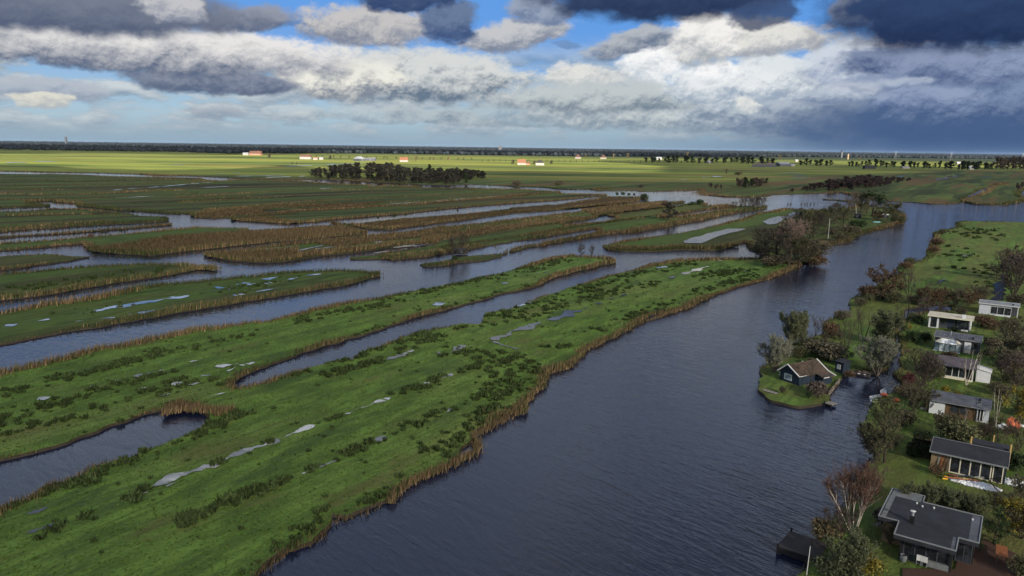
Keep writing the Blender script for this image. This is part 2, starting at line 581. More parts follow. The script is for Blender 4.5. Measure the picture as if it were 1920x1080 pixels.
def area2(p):
    x, y = p[:, 0], p[:, 1]
    return np.sum(x * np.roll(y, -1) - np.roll(x, -1) * y)


def outline(px, hfar=1.1, hnear=0.0, step=None, jit=1.0):
    """photo outline -> ragged ground outline (ccw). The far side of an island is seen over its reeds,
    so there the traced line is the reed tops' height."""
    q = np.array([G(x, y, .2)[:2] for x, y in px])
    if area2(q) < 0:
        q = q[::-1]
        px = px[::-1]
    n = len(q)
    e = np.roll(q, -1, 0) - np.roll(q, 1, 0)
    nrm = np.stack([e[:, 1], -e[:, 0]], 1)
    nrm /= np.linalg.norm(nrm, axis=1)[:, None] + 1e-9
    pos = q / (np.linalg.norm(q, axis=1)[:, None] + 1e-9)
    f = np.clip((nrm * pos).sum(1) * 3, 0, 1)
    q = np.array([G(x, y, hnear + (hfar - hnear) * t)[:2] for (x, y), t in zip(px, f)])
    out = []
    for i in range(n):
        a, b = q[i], q[(i + 1) % n]
        L = np.linalg.norm(b - a)
        d = np.linalg.norm((a + b) / 2)
        st = max(.7, d * .006) if step is None else step
        k = max(1, min(400, int(L / st)))
        for j in range(k):
            out.append(a + (b - a) * j / k)
    q = np.array(out)
    m = len(q)
    e = np.roll(q, -1, 0) - np.roll(q, 1, 0)
    nrm = np.stack([e[:, 1], -e[:, 0]], 1)
    nrm /= np.linalg.norm(nrm, axis=1)[:, None] + 1e-9
    d = np.linalg.norm(q, axis=1)
    amp = np.minimum(.30 + d * .0010, 1.6) * jit
    nz = np.zeros(m)
    for s, k in ((1.0, 1), (.8, 3), (.6, 8)):
        r = rng.normal(size=m)
        ker = np.hanning(2 * k + 3)
        ker /= np.sqrt((ker ** 2).sum())
        nz += s * np.convolve(np.concatenate([r[-k - 1:], r, r[:k + 1]]), ker, 'valid')[:m]
    q = q + nrm * (np.clip(nz, -2.5, 2.5) * amp * .45)[:, None]
    return q, nrm


def fill(poly):
    """triangulate a plain outline"""
    v = [Vector((p[0], p[1])) for p in poly]
    n = len(v)
    r = geometry.delaunay_2d_cdt(v, [(i, (i + 1) % n) for i in range(n)], [list(range(n))], 1, 1e-4)
    return np.array([(p.x, p.y) for p in r[0]]), np.array([f for f in r[2] if len(f) == 3])


_lay = [0]


def land(name, px, mat, z=.30, hfar=1.1, label=None, off=None, jit=1.0, skirt=True, kind='structure'):
    q, nrm = outline(px, hfar, jit=jit)
    if off is not None:
        q = np.concatenate([q, off]) if False else q
    _lay[0] += 1
    zz = z + .004 * _lay[0]
    p2, T = fill(q)
    V = np.concatenate([p2, np.full((len(p2), 1), zz)], 1)
    mi = np.zeros(len(T), int)
    if skirt:
        n0 = len(V)
        m = len(q)
        # sloping muddy bank down to below the water line
        top = np.concatenate([q, np.full((m, 1), zz)], 1)
        bot = np.concatenate([q + nrm * .25, np.full((m, 1), -.5)], 1)
        V = np.concatenate([V, top, bot])
        i = np.arange(m)
        j = (i + 1) % m
        S = np.concatenate([np.stack([n0 + i, n0 + m + i, n0 + m + j], 1), np.stack([n0 + i, n0 + m + j, n0 + j], 1)])
        T = np.concatenate([T, S])
        mi = np.concatenate([mi, np.ones(len(S), int)])
    me = np_mesh(name, V, T, mi=mi)
    o = link(name, me, mats=[mat, M_mud])
    tag(o, kind=kind, label=label)
    return o, q, nrm, zz


def blades(P, h, wd, lean, tint, base_z, n_per=1, spread=0.0):
    """upright pointed blades: P (n,2) roots"""
    n = len(P)
    a = rng.uniform(0, 2 * PI, n)
    dx = np.cos(a) * wd * .5
    dy = np.sin(a) * wd * .5
    la = rng.normal(.4, 1.1, n)
    ll = lean * h * rng.uniform(.1, 1, n)
    V = np.empty((n, 3, 3))
    V[:, 0] = np.stack([P[:, 0] - dx, P[:, 1] - dy, base_z], 1)
    V[:, 1] = np.stack([P[:, 0] + dx, P[:, 1] + dy, base_z], 1)
    V[:, 2] = np.stack([P[:, 0] + np.cos(la) * ll, P[:, 1] + np.sin(la) * ll, base_z + h], 1)
    T = np.arange(3 * n).reshape(n, 3)
    return V.reshape(-1, 3), T, np.repeat(tint, 3, axis=0)


def reed_tint(n, dry=.6, green=.15):
    """own colour of each stem: straw, rust brown, grey brown, some still green"""
    pal = np.array([(1.45, 1.42, 1.35), (.95, .92, .90), (.68, .66, .66), (.40, .39, .38)])
    pr = np.array([.22 * dry / .6, .34, .28, .16])
    pr /= pr.sum()
    t = pal[rng.choice(4, n, p=pr)] * rng.uniform(.75, 1.2, (n, 1))
    g = rng.random(n) < green
    t[g] = np.array((.36, .62, .42)) * rng.uniform(.7, 1.3, (g.sum(), 1))
    return t


def fringe(name, q, nrm, z, label, h=1.6, band=1.6, dens=1.0, dry=.6, green=.2, vis=None, patch=.55, cat='reeds', sedge=True):
    """reeds standing along an outline"""
    m = len(q)
    nxt = np.roll(q, -1, 0)
    L = np.linalg.norm(nxt - q, axis=1)
    d = np.linalg.norm(q, axis=1)
    # seen at all?
    ang = np.degrees(np.arctan2(q[:, 0], q[:, 1]))
    ok = (np.abs(ang) < 39) & (q[:, 1] > 40) & (d < 1300)
    # the mown lawn bank of the cabin island has no reeds
    ok &= ~((q[:, 0] > 36) & (q[:, 0] < 56) & (q[:, 1] > 93) & (q[:, 1] < 114))
    per = np.clip(5200.0 / d, 4.0, 85.0) * dens
    r = rng.normal(size=m + 60)
    pm = np.convolve(r, np.hanning(31) / 4.0, 'same')[30:30 + m]
    r2 = np.convolve(rng.normal(size=m + 300), np.hanning(121) / 7.5, 'same')[150:150 + m]
    r3 = np.convolve(rng.normal(size=m + 300), np.hanning(61) / 5.0, 'same')[150:150 + m]
    pm = np.clip(.8 + patch * (.8 * pm + .6 * r2), .12, 1.6)
    cnt = (L * per * pm * ok + rng.random(m)).astype(int)
    idx = np.repeat(np.arange(m), cnt)
    if len(idx) == 0:
        return None
    t = rng.random(len(idx))[:, None]
    ins = np.abs(rng.normal(0, .5, len(idx)))[:, None] * band * (1 + d[idx, None] / 700) - .35
    P = q[idx] * (1 - t) + nxt[idx] * t - nrm[idx] * ins
    dd = d[idx]
    hh = h * rng.uniform(.45, 1.15, len(idx)) * np.clip(.35 + .62 * pm[idx], .35, 1.3)
    wd = np.clip(dd * .0010, .05, .7) * rng.uniform(.6, 1.4, len(idx))
    V, T, C = blades(P, hh, wd, .35, np.where((sedge and (r3[idx] + rng.normal(0, .35, len(idx)) > .55))[:, None] if sedge else np.zeros((len(idx), 1), bool), reed_tint(len(idx), dry, .93) * .8, reed_tint(len(idx), dry, green)) * np.clip(.72 + .35 * pm[idx], .6, 1.2)[:, None], np.full(len(idx), z - .12))
    me = np_mesh(name, V, T, tint=C)
    o = link(name, me, M_reed)
    return tag(o, label, cat, kind='stuff')


def scatter(poly, n):
    lo, hi = poly.min(0), poly.max(0)
    P = rng.uniform(lo, hi, (n, 2))
    return P[inside(P, poly)]


def reed_bed(name, px, label, h=1.5, dens=1.0, dry=.6, green=.12, hfar=1.3, z=.42, ground=True):
    """a closed bed of reeds: rough brown ground and stems over all of it"""
    q, nrm = outline(px, hfar)
    _lay[0] += 1
    zz = z + .004 * _lay[0]
    p2, T = fill(q)
    n0 = len(p2)
    V = np.concatenate([p2, np.full((n0, 1), zz)], 1)
    d = np.linalg.norm(q.mean(0))
    lo, hi = q.min(0), q.max(0)
    ar = abs(area2(q)) / 2
    cell = max(.3, d * .0023 / math.sqrt(dens))
    k = int(min(90000, ar / cell ** 2 * 1.2))
    box = (hi - lo).prod()
    P = scatter(q, int(min(600000, k * box / max(ar, 1))))
    ang = np.degrees(np.arctan2(P[:, 0], P[:, 1]))
    P = P[(np.abs(ang) < 39) & (P[:, 1] > 40)]
    dd = np.linalg.norm(P, axis=1)
    n = len(P)
    lowf = np.sin(P[:, 0] * .05 + P[:, 1] * .031) * np.sin(P[:, 0] * .021 - P[:, 1] * .043)
    hh = h * rng.uniform(.5, 1.1, n) * (1 + .2 * lowf)
    wd = np.clip(dd * .0014, .10, .8) * rng.uniform(.7, 1.4, n)
    rt = reed_tint(n, dry, green)
    rt = rt * .45 + rt.mean(0) * .5
    Vb, Tb, Cb = blades(P, hh * .8, wd, .7, rt * (.85 + .15 * lowf)[:, None], np.full(n, zz - .1))
    g = link('reed_bed_ground', np_mesh('reed_bed_ground', V, T), M_reedbed)
    tag(g, kind='structure')
    o = link(name, np_mesh(name, Vb, Tb, tint=Cb), M_reed)
    tag(o, label, 'reeds', kind='stuff')
    fringe('reed_fringe', q, nrm, zz, label.replace('reed bed', 'reed edge', 1) if 'reed bed' in label else label + ' edge', h * 1.05, 1.0, 1.0, dry, green)
    return q

# ------------------------------------------------------------------- water
def quad(name, x0, y0, x1, y1, z, mat):
    me = np_mesh(name, [(x0, y0, z), (x1, y0, z), (x1, y1, z), (x0, y1, z)], [(0, 1, 2), (0, 2, 3)])
    return tag(link(name, me, mat), kind='structure')


quad('water', -2500, -300, 2500, 1400, 0.0, M_water)

# -------------------------------------------------------------------- land
main_px = [(-700, 308), (-300, 314), (-100, 317), (20, 320.3), (60, 321), (90, 322), (130, 322.5), (190, 323.5), (260, 325.5), (320, 328.5), (350, 328.5),
 (400, 331), (420, 332), (450, 334), (480, 335), (540, 336.5), (562, 336.5), (575, 335), (585, 336), (640, 336), (680, 339), (707, 341), (747, 342.5), (770, 344), (787, 345.3),
 (823, 345.5), (840, 346), (880, 344.2), (897, 345), (952, 347.5), (960, 348.5), (1000, 349), (1025, 350), (1040, 352.5), (1067, 353.7), (1103, 353), (1125, 351.5),
 (1128, 352.2), (1107, 354.7), (1120, 356.7), (1150, 356.7), (1192, 356), (1200, 358), (1227, 357.5), (1280, 355), (1322, 353), (1321, 358), (1330, 364),
 (1367, 367.5), (1407, 368.7), (1440, 366.7), (1453, 364), (1472, 363), (1480, 363), (1530, 361.5), (1577, 359), (1583, 361), (1610, 367), (1640, 371), (1670, 376), (1710, 377.5), (1747, 381.5), (1775, 381.5), (1802, 380), (1808, 377), (1808, 371.5),
 (1822, 363), (1842, 355), (1867, 346), (1890, 343.5), (1893, 346.5), (1867, 350.5), (1863, 356), (1847, 365), (1830, 370), (1812, 376), (1812, 379), (1830, 381.5),
 (1860, 383), (1887, 383), (1902, 380), (1916, 378), (1926, 374), (1912, 368), (1913, 362), (1918, 356), (1940, 351), (1950, 356), (1960, 372), (2000, 378), (2150, 388), (2500, 400)]
# close the outline far beyond the horizon
sh, shn = outline(main_px + [(2501, 399.9)], .7)
q0 = np.array([G(x, y, .3)[:2] for x, y in main_px])
i0 = int(np.argmin(np.linalg.norm(sh - q0[0], axis=1)))
i1 = int(np.argmin(np.linalg.norm(sh - q0[-1], axis=1)))
shore = np.roll(sh, -i0, 0)
shn = np.roll(shn, -i0, 0)
e = (i1 - i0) % len(sh)
if e < len(sh) / 2:
    shore = np.roll(sh[::-1], i0 + 1, 0)
    shn = np.roll(shn[::-1], i0 + 1, 0)
shore = shore[:e + 1] if e >= len(sh) / 2 else shore[:len(sh) - e + 1]
shn = shn[:len(shore)]
if (shn * shore).sum(1).mean() > 0:      # outward is towards the water, the camera's side
    shn = -shn
far_c = np.array([(14000, 300), (26000, 26000), (0, 30000), (-26000, 26000), (-14000, 1000)], float)
pl = np.concatenate([shore, far_c])
p2, T = fill(pl)
m = len(shore)
V = np.concatenate([np.c_[p2, np.full(len(p2), .3)], np.c_[shore, np.full(m, .3)], np.c_[shore, np.full(m, -.5)]])
i = np.arange(m - 1)
n0 = len(p2)
S = np.concatenate([np.stack([n0 + i, n0 + m + i, n0 + m + i + 1], 1), np.stack([n0 + i, n0 + m + i + 1, n0 + i + 1], 1)])
me = np_mesh('polder', V, np.concatenate([T, S]), mi=np.r_[np.zeros(len(T), int), np.ones(len(S), int)])
tag(link('polder', me, mats=[M_polder, M_mud]), kind='structure')
fringe('shore_reeds', shore, shn, .3, 'brown reed line along the far shore below the sunlit fields', 1.5, 5.0, 1.3, .5, .2)

LANDS = {}


def island(name, px, mat, label, **k):
    fr = {a: k.pop(a) for a in ('h', 'band', 'dens', 'dry', 'green', 'patch') if a in k}
    nofr = k.pop('nofringe', False)
    o, q, nrm, z = land(name, px, mat, **k)
    LANDS[label] = q
    if not nofr:
        fringe('reed_fringe', q, nrm, z, 'reed fringe round the ' + label, **fr)
    return q, nrm, z


I1 = [(-150, 324), (0, 325), (67, 326), (90, 325.5), (150, 327), (200, 329.5), (260, 331), (320, 332), (377, 333.5), (379, 336), (387, 337.5), (427, 338.5), (428, 336.5), (463, 336),
 (517, 337.5), (570, 340), (580, 341), (603, 342.5), (640, 344), (690, 346), (698, 348.5), (712, 348.7), (718, 347), (783, 349), (790, 351.7), (802, 352), (817, 351),
 (873, 352), (960, 354), (993, 355), (1050, 358.5), (1050, 360.5), (1053, 362), (1090, 362.5), (1135, 364), (1136, 367), (1120, 368.5), (1080, 372.5), (1040, 376.7),
 (993, 379), (960, 381.7), (890, 387.5), (807, 395), (740, 403), (690, 406.7), (640, 411), (587, 416.7), (537, 420), (487, 416.7), (453, 415), (435, 411.7), (432, 408.5),
 (400, 410), (370, 408), (358, 404), (357, 401), (320, 400.5), (293, 398.5), (260, 396), (230, 395), (183, 390), (147, 386.5), (143, 381.7), (102, 378.7), (100, 376.5),
 (57, 379), (58, 380.5), (80, 383), (92, 385), (88, 387), (60, 388), (45, 389), (20, 390), (0, 391), (-150, 393)]
island('marsh_island', I1, M_far, 'wide striped marsh island at the upper left', hfar=.9, h=1.3, dens=1.0, green=.25)
I2 = [(-150, 398), (0, 394), (40, 393), (80, 390.8), (100, 388.5), (145, 389), (180, 392), (230, 396.5), (260, 401), (290, 402.5), (310, 404.5), (312, 409), (311, 415), (300, 416.5),
 (250, 418.5), (150, 424), (100, 428.5), (50, 431.5), (0, 436), (-150, 446)]
island('marsh_island', I2, M_far, 'dark green marsh island ending in a blunt reedy tip at the left', hfar=1.2, h=1.4)
I3 = [(-150, 449), (0, 438.5), (50, 436.5), (100, 434), (170, 429.5), (230, 424), (270, 420), (310, 417.5), (322, 418.5), (320, 422), (300, 424.5), (250, 428.5), (200, 432.5),
 (130, 437), (60, 442), (0, 448), (-150, 460)]
island('marsh_island', I3, M_reedbed, 'thin brown reed strip at the left edge', hfar=1.2, h=1.4)
I45 = [(-150, 464), (0, 452.5), (100, 445.5), (183, 438.5), (250, 433.5), (320, 427), (370, 423), (453, 424), (461, 427), (463, 429), (470, 428.5), (520, 427), (570, 423.5), (600, 421.5), (640, 421.5),
 (657, 425.5), (688, 434), (688, 438), (640, 443), (570, 450), (487, 456.7), (437, 462.5), (370, 470), (320, 475.5), (283, 480), (233, 477.5), (183, 474), (167, 468), (157, 462), (155, 458), (117, 461),
 (67, 466), (0, 471), (-150, 482)]
island('marsh_island', I45, M_island, 'green strip with cattle and its brown reed bed at the left', hfar=1.2, h=1.4)
I6 = [(625, 419), (640, 418), (673, 416), (707, 411.7), (757, 406.7), (807, 403), (873, 397.5), (957, 390), (960, 387.5), (1027, 381), (1040, 381.5), (1083, 376), (1123, 370), (1143, 367),
 (1193, 367.5), (1202, 368), (1215, 371), (1215, 373), (1197, 374), (1198, 377.5), (1143, 382.5), (1077, 390), (1027, 396), (960, 401), (907, 408), (857, 415), (790, 423),
 (760, 427), (753, 429), (732, 431.7), (690, 430), (657, 424.5), (640, 421)]
island('marsh_island', I6, M_reedbed, 'narrow brown island with small bushes at its far tip', hfar=1.2, h=1.3)
I78 = [(385, 475), (400, 470), (437, 466), (487, 459.5), (570, 452.5), (640, 446), (690, 441.7), (757, 436.7), (790, 433), (823, 426.7), (890, 418), (960, 410), (1027, 403), (1093, 393), (1160, 385),
 (1220, 379), (1252, 376.7), (1276, 377.5), (1281, 379.5), (1273, 382), (1243, 386.5), (1182, 394), (1160, 396.7), (1142, 400), (1115, 401.7), (1120, 406), (1118, 410), (1093, 414), (1057, 419),
 (1059, 419.8), (1127, 413), (1158, 410), (1153, 407.5), (1135, 404), (1137, 401), (1152, 399), (1162, 398.3), (1182, 395.7), (1243, 388), (1273, 384.2), (1280, 383), (1297, 381), (1325, 381.7), (1327, 385),
 (1365, 383.5), (1367, 388), (1363, 389), (1330, 393), (1280, 400.5), (1240, 405.5), (1242, 406.5), (1280, 404), (1322, 397), (1352, 392), (1367, 390.5), (1372, 386), (1380, 385), (1433, 386), (1437, 389), (1430, 391.7), (1397, 396),
 (1347, 406), (1305, 416), (1280, 420), (1273, 421.7), (1243, 426.7), (1193, 436), (1168, 438), (1152, 438), (1120, 443), (1077, 450), (1027, 458), (1018, 461.7), (993, 463), (960, 471), (954, 472.5),
 (960, 467), (1003, 456.8), (1043, 449.5), (1083, 443), (1120, 434), (1123, 430.5), (1122, 428.7), (1077, 435), (1010, 446.7), (960, 454), (900, 465), (840, 474), (807, 481.7), (760, 486.7), (733, 489),
 (723, 486.5), (657, 487), (655, 481), (665, 477), (705, 473.5), (745, 467), (790, 461), (822, 452.5), (820, 451.5), (790, 456.5), (740, 462.5), (690, 471), (640, 477), (587, 482.5), (533, 491), (500, 493.5), (467, 493), (430, 490), (400, 485), (388, 480)]
island('marsh_island', I78, M_island, 'long brown and green strip through the middle of the wetland', hfar=1.1, h=1.4)
I9 = [(790, 497), (793, 493), (800, 490), (817, 487.5), (847, 482.5), (863, 478.5), (890, 476), (923, 473), (946, 471.5), (950, 473.5), (940, 482.5), (907, 490), (857, 494.5), (840, 497.5), (807, 500), (793, 500)]
island('marsh_island', I9, M_island, 'small tree islet in the middle channel', hfar=.9, h=1.2, dens=.8)
I1011 = [(1133, 461.7), (1137, 457), (1157, 450), (1193, 445), (1243, 438), (1280, 433.5), (1305, 427), (1352, 417), (1397, 408.5), (1422, 398.5), (1447, 395.5), (1472, 389.5), (1513, 390.5), (1553, 391), (1585, 392), (1600, 387), (1612, 384),
 (1605, 381), (1590, 378.8), (1570, 376.3), (1550, 375.2), (1544, 373.3), (1560, 371.5), (1585, 373.5), (1602, 376), (1630, 384), (1655, 388), (1680, 396), (1694, 405), (1693, 414), (1690, 420), (1673, 424), (1650, 430), (1622, 438), (1600, 447), (1590, 454), (1572, 459), (1537, 460), (1530, 465), (1537, 478), (1535, 488), (1520, 494),
 (1490, 500), (1460, 494), (1440, 483), (1420, 475), (1407, 469), (1400, 461), (1400, 454), (1387, 457), (1370, 463), (1347, 470), (1280, 468.5), (1210, 472.5), (1160, 471.7), (1137, 468)]
island('wooded_island', I1011, M_island, 'wooded island with the flagpole', hfar=1.2, h=1.4)
I12 = [(-150, 482), (0, 477.5), (60, 474.5), (100, 473.5), (167, 478.5), (167, 482), (133, 490), (67, 498), (33, 504), (0, 507), (-150, 520)]
island('marsh_island', I12, M_island, 'short green tongue of land at the left edge', hfar=.9, h=1.2)
I13 = [(-150, 523), (0, 510), (33, 508), (90, 503), (173, 495.5), (267, 492), (350, 492.5), (370, 497.5), (397, 501), (397, 503), (367, 507), (300, 520), (257, 525), (167, 540), (67, 557), (0, 565), (-150, 590)]
island('marsh_island', I13, M_island, 'dark green island with a black mooring at its tip', hfar=1.0, h=1.2, green=.45)
I14 = [(-150, 610), (0, 580), (100, 562), (167, 555), (300, 528), (433, 517), (533, 506), (633, 502), (640, 502), (682, 505), (708, 509), (711, 513), (710, 519), (668, 530), (640, 536),
 (467, 565), (333, 588), (200, 612), (100, 628), (0, 647), (-150, 680)]
island('marsh_island', I14, M_island, 'long flooded green island with golden reed edges', hfar=1.2, h=1.35, dry=.8, dens=1.2)
MN = [(-400, 800), (-150, 735), (0, 695), (67, 680), (133, 663), (187, 650), (260, 637), (357, 617), (500, 597), (640, 566), (707, 555), (773, 542), (840, 530), (907, 517), (973, 500), (1040, 482), (1073, 477), (1133, 480.5),
 (1148, 486), (1152, 493), (1133, 497), (1053, 517), (1000, 540), (960, 548), (927, 555), (922, 558), (873, 572), (832, 583), (767, 600), (713, 618), (640, 641), (613, 648), (560, 667), (520, 681), (480, 694), (455, 706),
 (440, 712), (430, 722), (436, 725), (480, 717), (530, 698), (620, 672), (660, 667), (687, 650), (780, 620), (863, 602), (897, 602), (913, 581), (960, 573), (993, 561), (1027, 549), (1140, 514), (1207, 499), (1227, 494), (1273, 486),
 (1340, 483.5), (1430, 482.5), (1470, 489), (1503, 494), (1480, 507), (1440, 523), (1387, 537), (1333, 555), (1307, 570), (1280, 580), (1215, 592), (1200, 605), (1180, 620), (1150, 635), (1120, 650), (1103, 655), (1073, 687), (1027, 700), (1020, 727), (1010, 731),
 (980, 753), (980, 777), (947, 777), (913, 800), (887, 817), (863, 857), (830, 877), (780, 900), (735, 940), (700, 955), (650, 971), (620, 967), (613, 987), (580, 1020), (533, 1033), (500, 1057), (470, 1090), (400, 1160), (200, 1300), (-500, 1300), (-500, 1120), (-300, 1045), (-150, 1005), (0, 947), (50, 927), (93, 900), (147, 887), (173, 867), (233, 850),
 (300, 827), (350, 808), (385, 790), (397, 782), (377, 767), (337, 762), (267, 778), (213, 800), (100, 840), (0, 863), (-150, 905), (-300, 950), (-450, 1000)]
island('meadow', MN, M_meadow, 'wide front meadow', hfar=.9, h=1.05, dry=1.0, dens=1.2, green=.28, band=1.3, patch=.7)
RB = [(2300, 420), (1920, 414.5), (1807, 413), (1800, 416.7), (1793, 419), (1797, 425), (1783, 428), (1768, 430), (1753, 440), (1755, 445), (1743, 457), (1745, 468), (1737, 477), (1743, 482), (1720, 488), (1693, 494),
 (1683, 505), (1690, 512), (1660, 525), (1635, 540), (1620, 550), (1605, 558), (1596, 566), (1594, 581), (1573, 588), (1560, 596), (1545, 607), (1541, 627), (1508, 634), (1480, 640), (1455, 655), (1440, 675), (1432, 692),
 (1427, 713), (1426, 739), (1441, 754), (1468, 761), (1498, 765), (1549, 759), (1557, 757), (1557, 746), (1552, 740), (1573, 719), (1577, 712), (1600, 699), (1625, 697), (1644, 699), (1660, 694), (1670, 677), (1677, 655), (1677, 625), (1680, 608), (1688, 592), (1701, 582), (1725, 575), (1760, 573), (1790, 575),
 (1790, 579), (1755, 581), (1725, 585), (1704, 593), (1695, 608), (1690, 632), (1689, 667), (1687, 686), (1680, 703), (1692, 725), (1671, 731), (1655, 738), (1640, 748), (1630, 765), (1618, 780), (1617, 811), (1632, 840), (1640, 860), (1622, 890), (1592, 925), (1572, 950), (1556, 970), (1540, 990),
 (1525, 1010), (1512, 1050), (1497, 1080), (1470, 1150), (1470, 1300), (2300, 1300)]
island('garden_bank', RB, M_garden, 'chalet gardens and lake bank at the right', hfar=.8, h=.9, dry=.4, dens=.5, green=.3)

# reed beds that fill whole strips
reed_bed('reed_bed_stems', [(158, 462), (200, 457), (260, 450), (320, 440), (400, 434), (462, 430.5), (520, 427.5), (600, 422), (640, 422), (657, 426), (687, 434), (687, 438), (640, 442.5), (570, 449), (487, 456), (437, 461.5), (370, 469), (320, 474.5), (283, 479), (233, 477), (183, 473.5), (168, 467.5)],
         'broad rust brown reed bed left of the centre', 1.5, 1.2)
reed_bed('reed_bed_stems', [(390, 476), (440, 468), (500, 466), (560, 463), (560, 472), (640, 463), (720, 456), (818, 451), (740, 461), (690, 470), (640, 476), (587, 481.5), (533, 490), (500, 492.5), (467, 492), (430, 489), (402, 484), (391, 480)],
         'brown reed bed with a rounded tip above the long flooded island', 1.5, 1.2, green=.2)
reed_bed('reed_bed_stems', [(640, 420), (707, 413), (807, 404.5), (957, 392), (1060, 388), (1150, 381), (1195, 376), (1143, 382), (1077, 389.5), (1027, 395), (960, 400), (907, 407), (857, 414), (790, 422), (760, 426), (732, 431), (690, 429.5), (657, 424)],
         'brown reed bed on the narrow island in mid channel', 1.3, 1.0)
reed_bed('reed_bed_stems', [(830, 452), (900, 441), (980, 428), (1040, 421), (1057, 419.5), (1115, 409), (1118, 404), (1093, 395), (1180, 384), (1250, 378), (1240, 385), (1140, 397), (1110, 403), (1060, 404), (1000, 412), (900, 425), (860, 432), (790, 440), (700, 449), (640, 457), (600, 458), (700, 444), (800, 433), (830, 428), (860, 431), (790, 448)],
         'brown reed bed stretching along the long middle strip', 1.2, .9)
reed_bed('reed_bed_stems', [(358, 402), (400, 394), (470, 387), (560, 382), (640, 380), (720, 380), (640, 388), (520, 391), (480, 396), (520, 399), (560, 401), (500, 404), (440, 405), (400, 409), (370, 407)],
         'brown reed bed at the point of the striped marsh island', 1.3, 1.0)
reed_bed('reed_bed_stems', [(434, 409), (470, 403), (500, 404), (560, 416), (537, 419.5), (487, 416), (453, 414.5), (436, 411.5)],
         'pale reed bed on the low point beside the channel', 1.2, 1.0, dry=.9)
reed_bed('reed_bed_stems', [(1140, 461), (1160, 457), (1230, 460), (1280, 457.5), (1330, 462), (1386, 456), (1370, 462.5), (1347, 469), (1280, 467.5), (1210, 471.5), (1160, 471), (1140, 467)],
         'tawny reed bed along the front of the oval island', 1.4, 1.0, green=.25)
reed_bed('reed_bed_stems', [(640, 384), (760, 380), (860, 373), (960, 364), (1048, 360), (960, 371), (860, 377), (760, 386), (640, 393), (560, 397), (520, 399), (560, 391)],
         'long thin brown reed bed beside the white ditch', 1.0, .8)
reed_bed('reed_bed_stems', [(310, 768), (340, 757), (380, 757), (420, 760), (440, 768), (430, 778), (408, 783), (392, 775), (375, 765), (338, 760)],
         'golden reed bed at the head of the front pond', 1.15, 1.4, dry=.8)


# -------------------------------------------------- standing water on the land
_pl = [0]


def strip_pool(name, pts, width, z=None, brk=0.0, mat=None):
    """a flooded furrow: ragged ribbon along a photo polyline, width in metres"""
    g = np.array([G(x, y, .45)[:2] for x, y in pts])
    seg = np.linalg.norm(np.diff(g, axis=0), axis=1)
    d0 = np.linalg.norm(g.mean(0))
    st = max(.35, d0 * .004)
    P = []
    for i in range(len(g) - 1):
        k = max(1, int(seg[i] / st))
        for j in range(k):
            P.append(g[i] + (g[i + 1] - g[i]) * j / k)
    P.append(g[-1])
    P = np.array(P)
    n = len(P)
    t = np.gradient(P, axis=0)
    t /= np.linalg.norm(t, axis=1)[:, None] + 1e-9
    nn = np.stack([-t[:, 1], t[:, 0]], 1)
    r = np.convolve(rng.normal(size=n + 8), np.ones(5) / 2.2, 'same')[4:4 + n]
    width = width * (.8 if d0 < 200 else .62 if d0 < 270 else .85)
    wv = width * .5 * np.clip(.8 + .75 * r, .03, 2.1)
    wv[0] = wv[-1] = width * .06
    off = np.convolve(rng.normal(size=n + 8), np.ones(5) / 5, 'same')[4:4 + n] * width * .5
    L = P + nn * (wv + off)[:, None]
    Rr = P - nn * (wv - off)[:, None]
    _pl[0] += 1
    zz = (.44 if z is None else z) + max(0, d0 - 600) * .0004 + .003 * (_pl[0] % 40)
    V = np.r_[np.c_[L, np.full(n, zz)], np.c_[Rr, np.full(n, zz)]]
    i = np.arange(n - 1)
    keep = rng.random(n - 1) >= brk
    if brk:
        keep = np.convolve(rng.normal(size=n + 6), np.ones(5) / 2.2, 'same')[3:3 + n - 1] > (brk * 3 - 1.5)
    i = i[keep]
    if not len(i):
        return
    T = np.concatenate([np.stack([n + i, n + i + 1, i + 1], 1), np.stack([n + i, i + 1, i], 1)])
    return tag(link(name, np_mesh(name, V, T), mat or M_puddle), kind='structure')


def pool(name, px, z=.58, mat=None):
    q, nrm = outline(px, .5, .5, jit=.8)
    p2, T = fill(q)
    d0 = np.linalg.norm(q.mean(0))
    return tag(link(name, np_mesh(name, np.c_[p2, np.full(len(p2), z + max(0, d0 - 600) * .0004)], T), mat or M_pond), kind='structure')


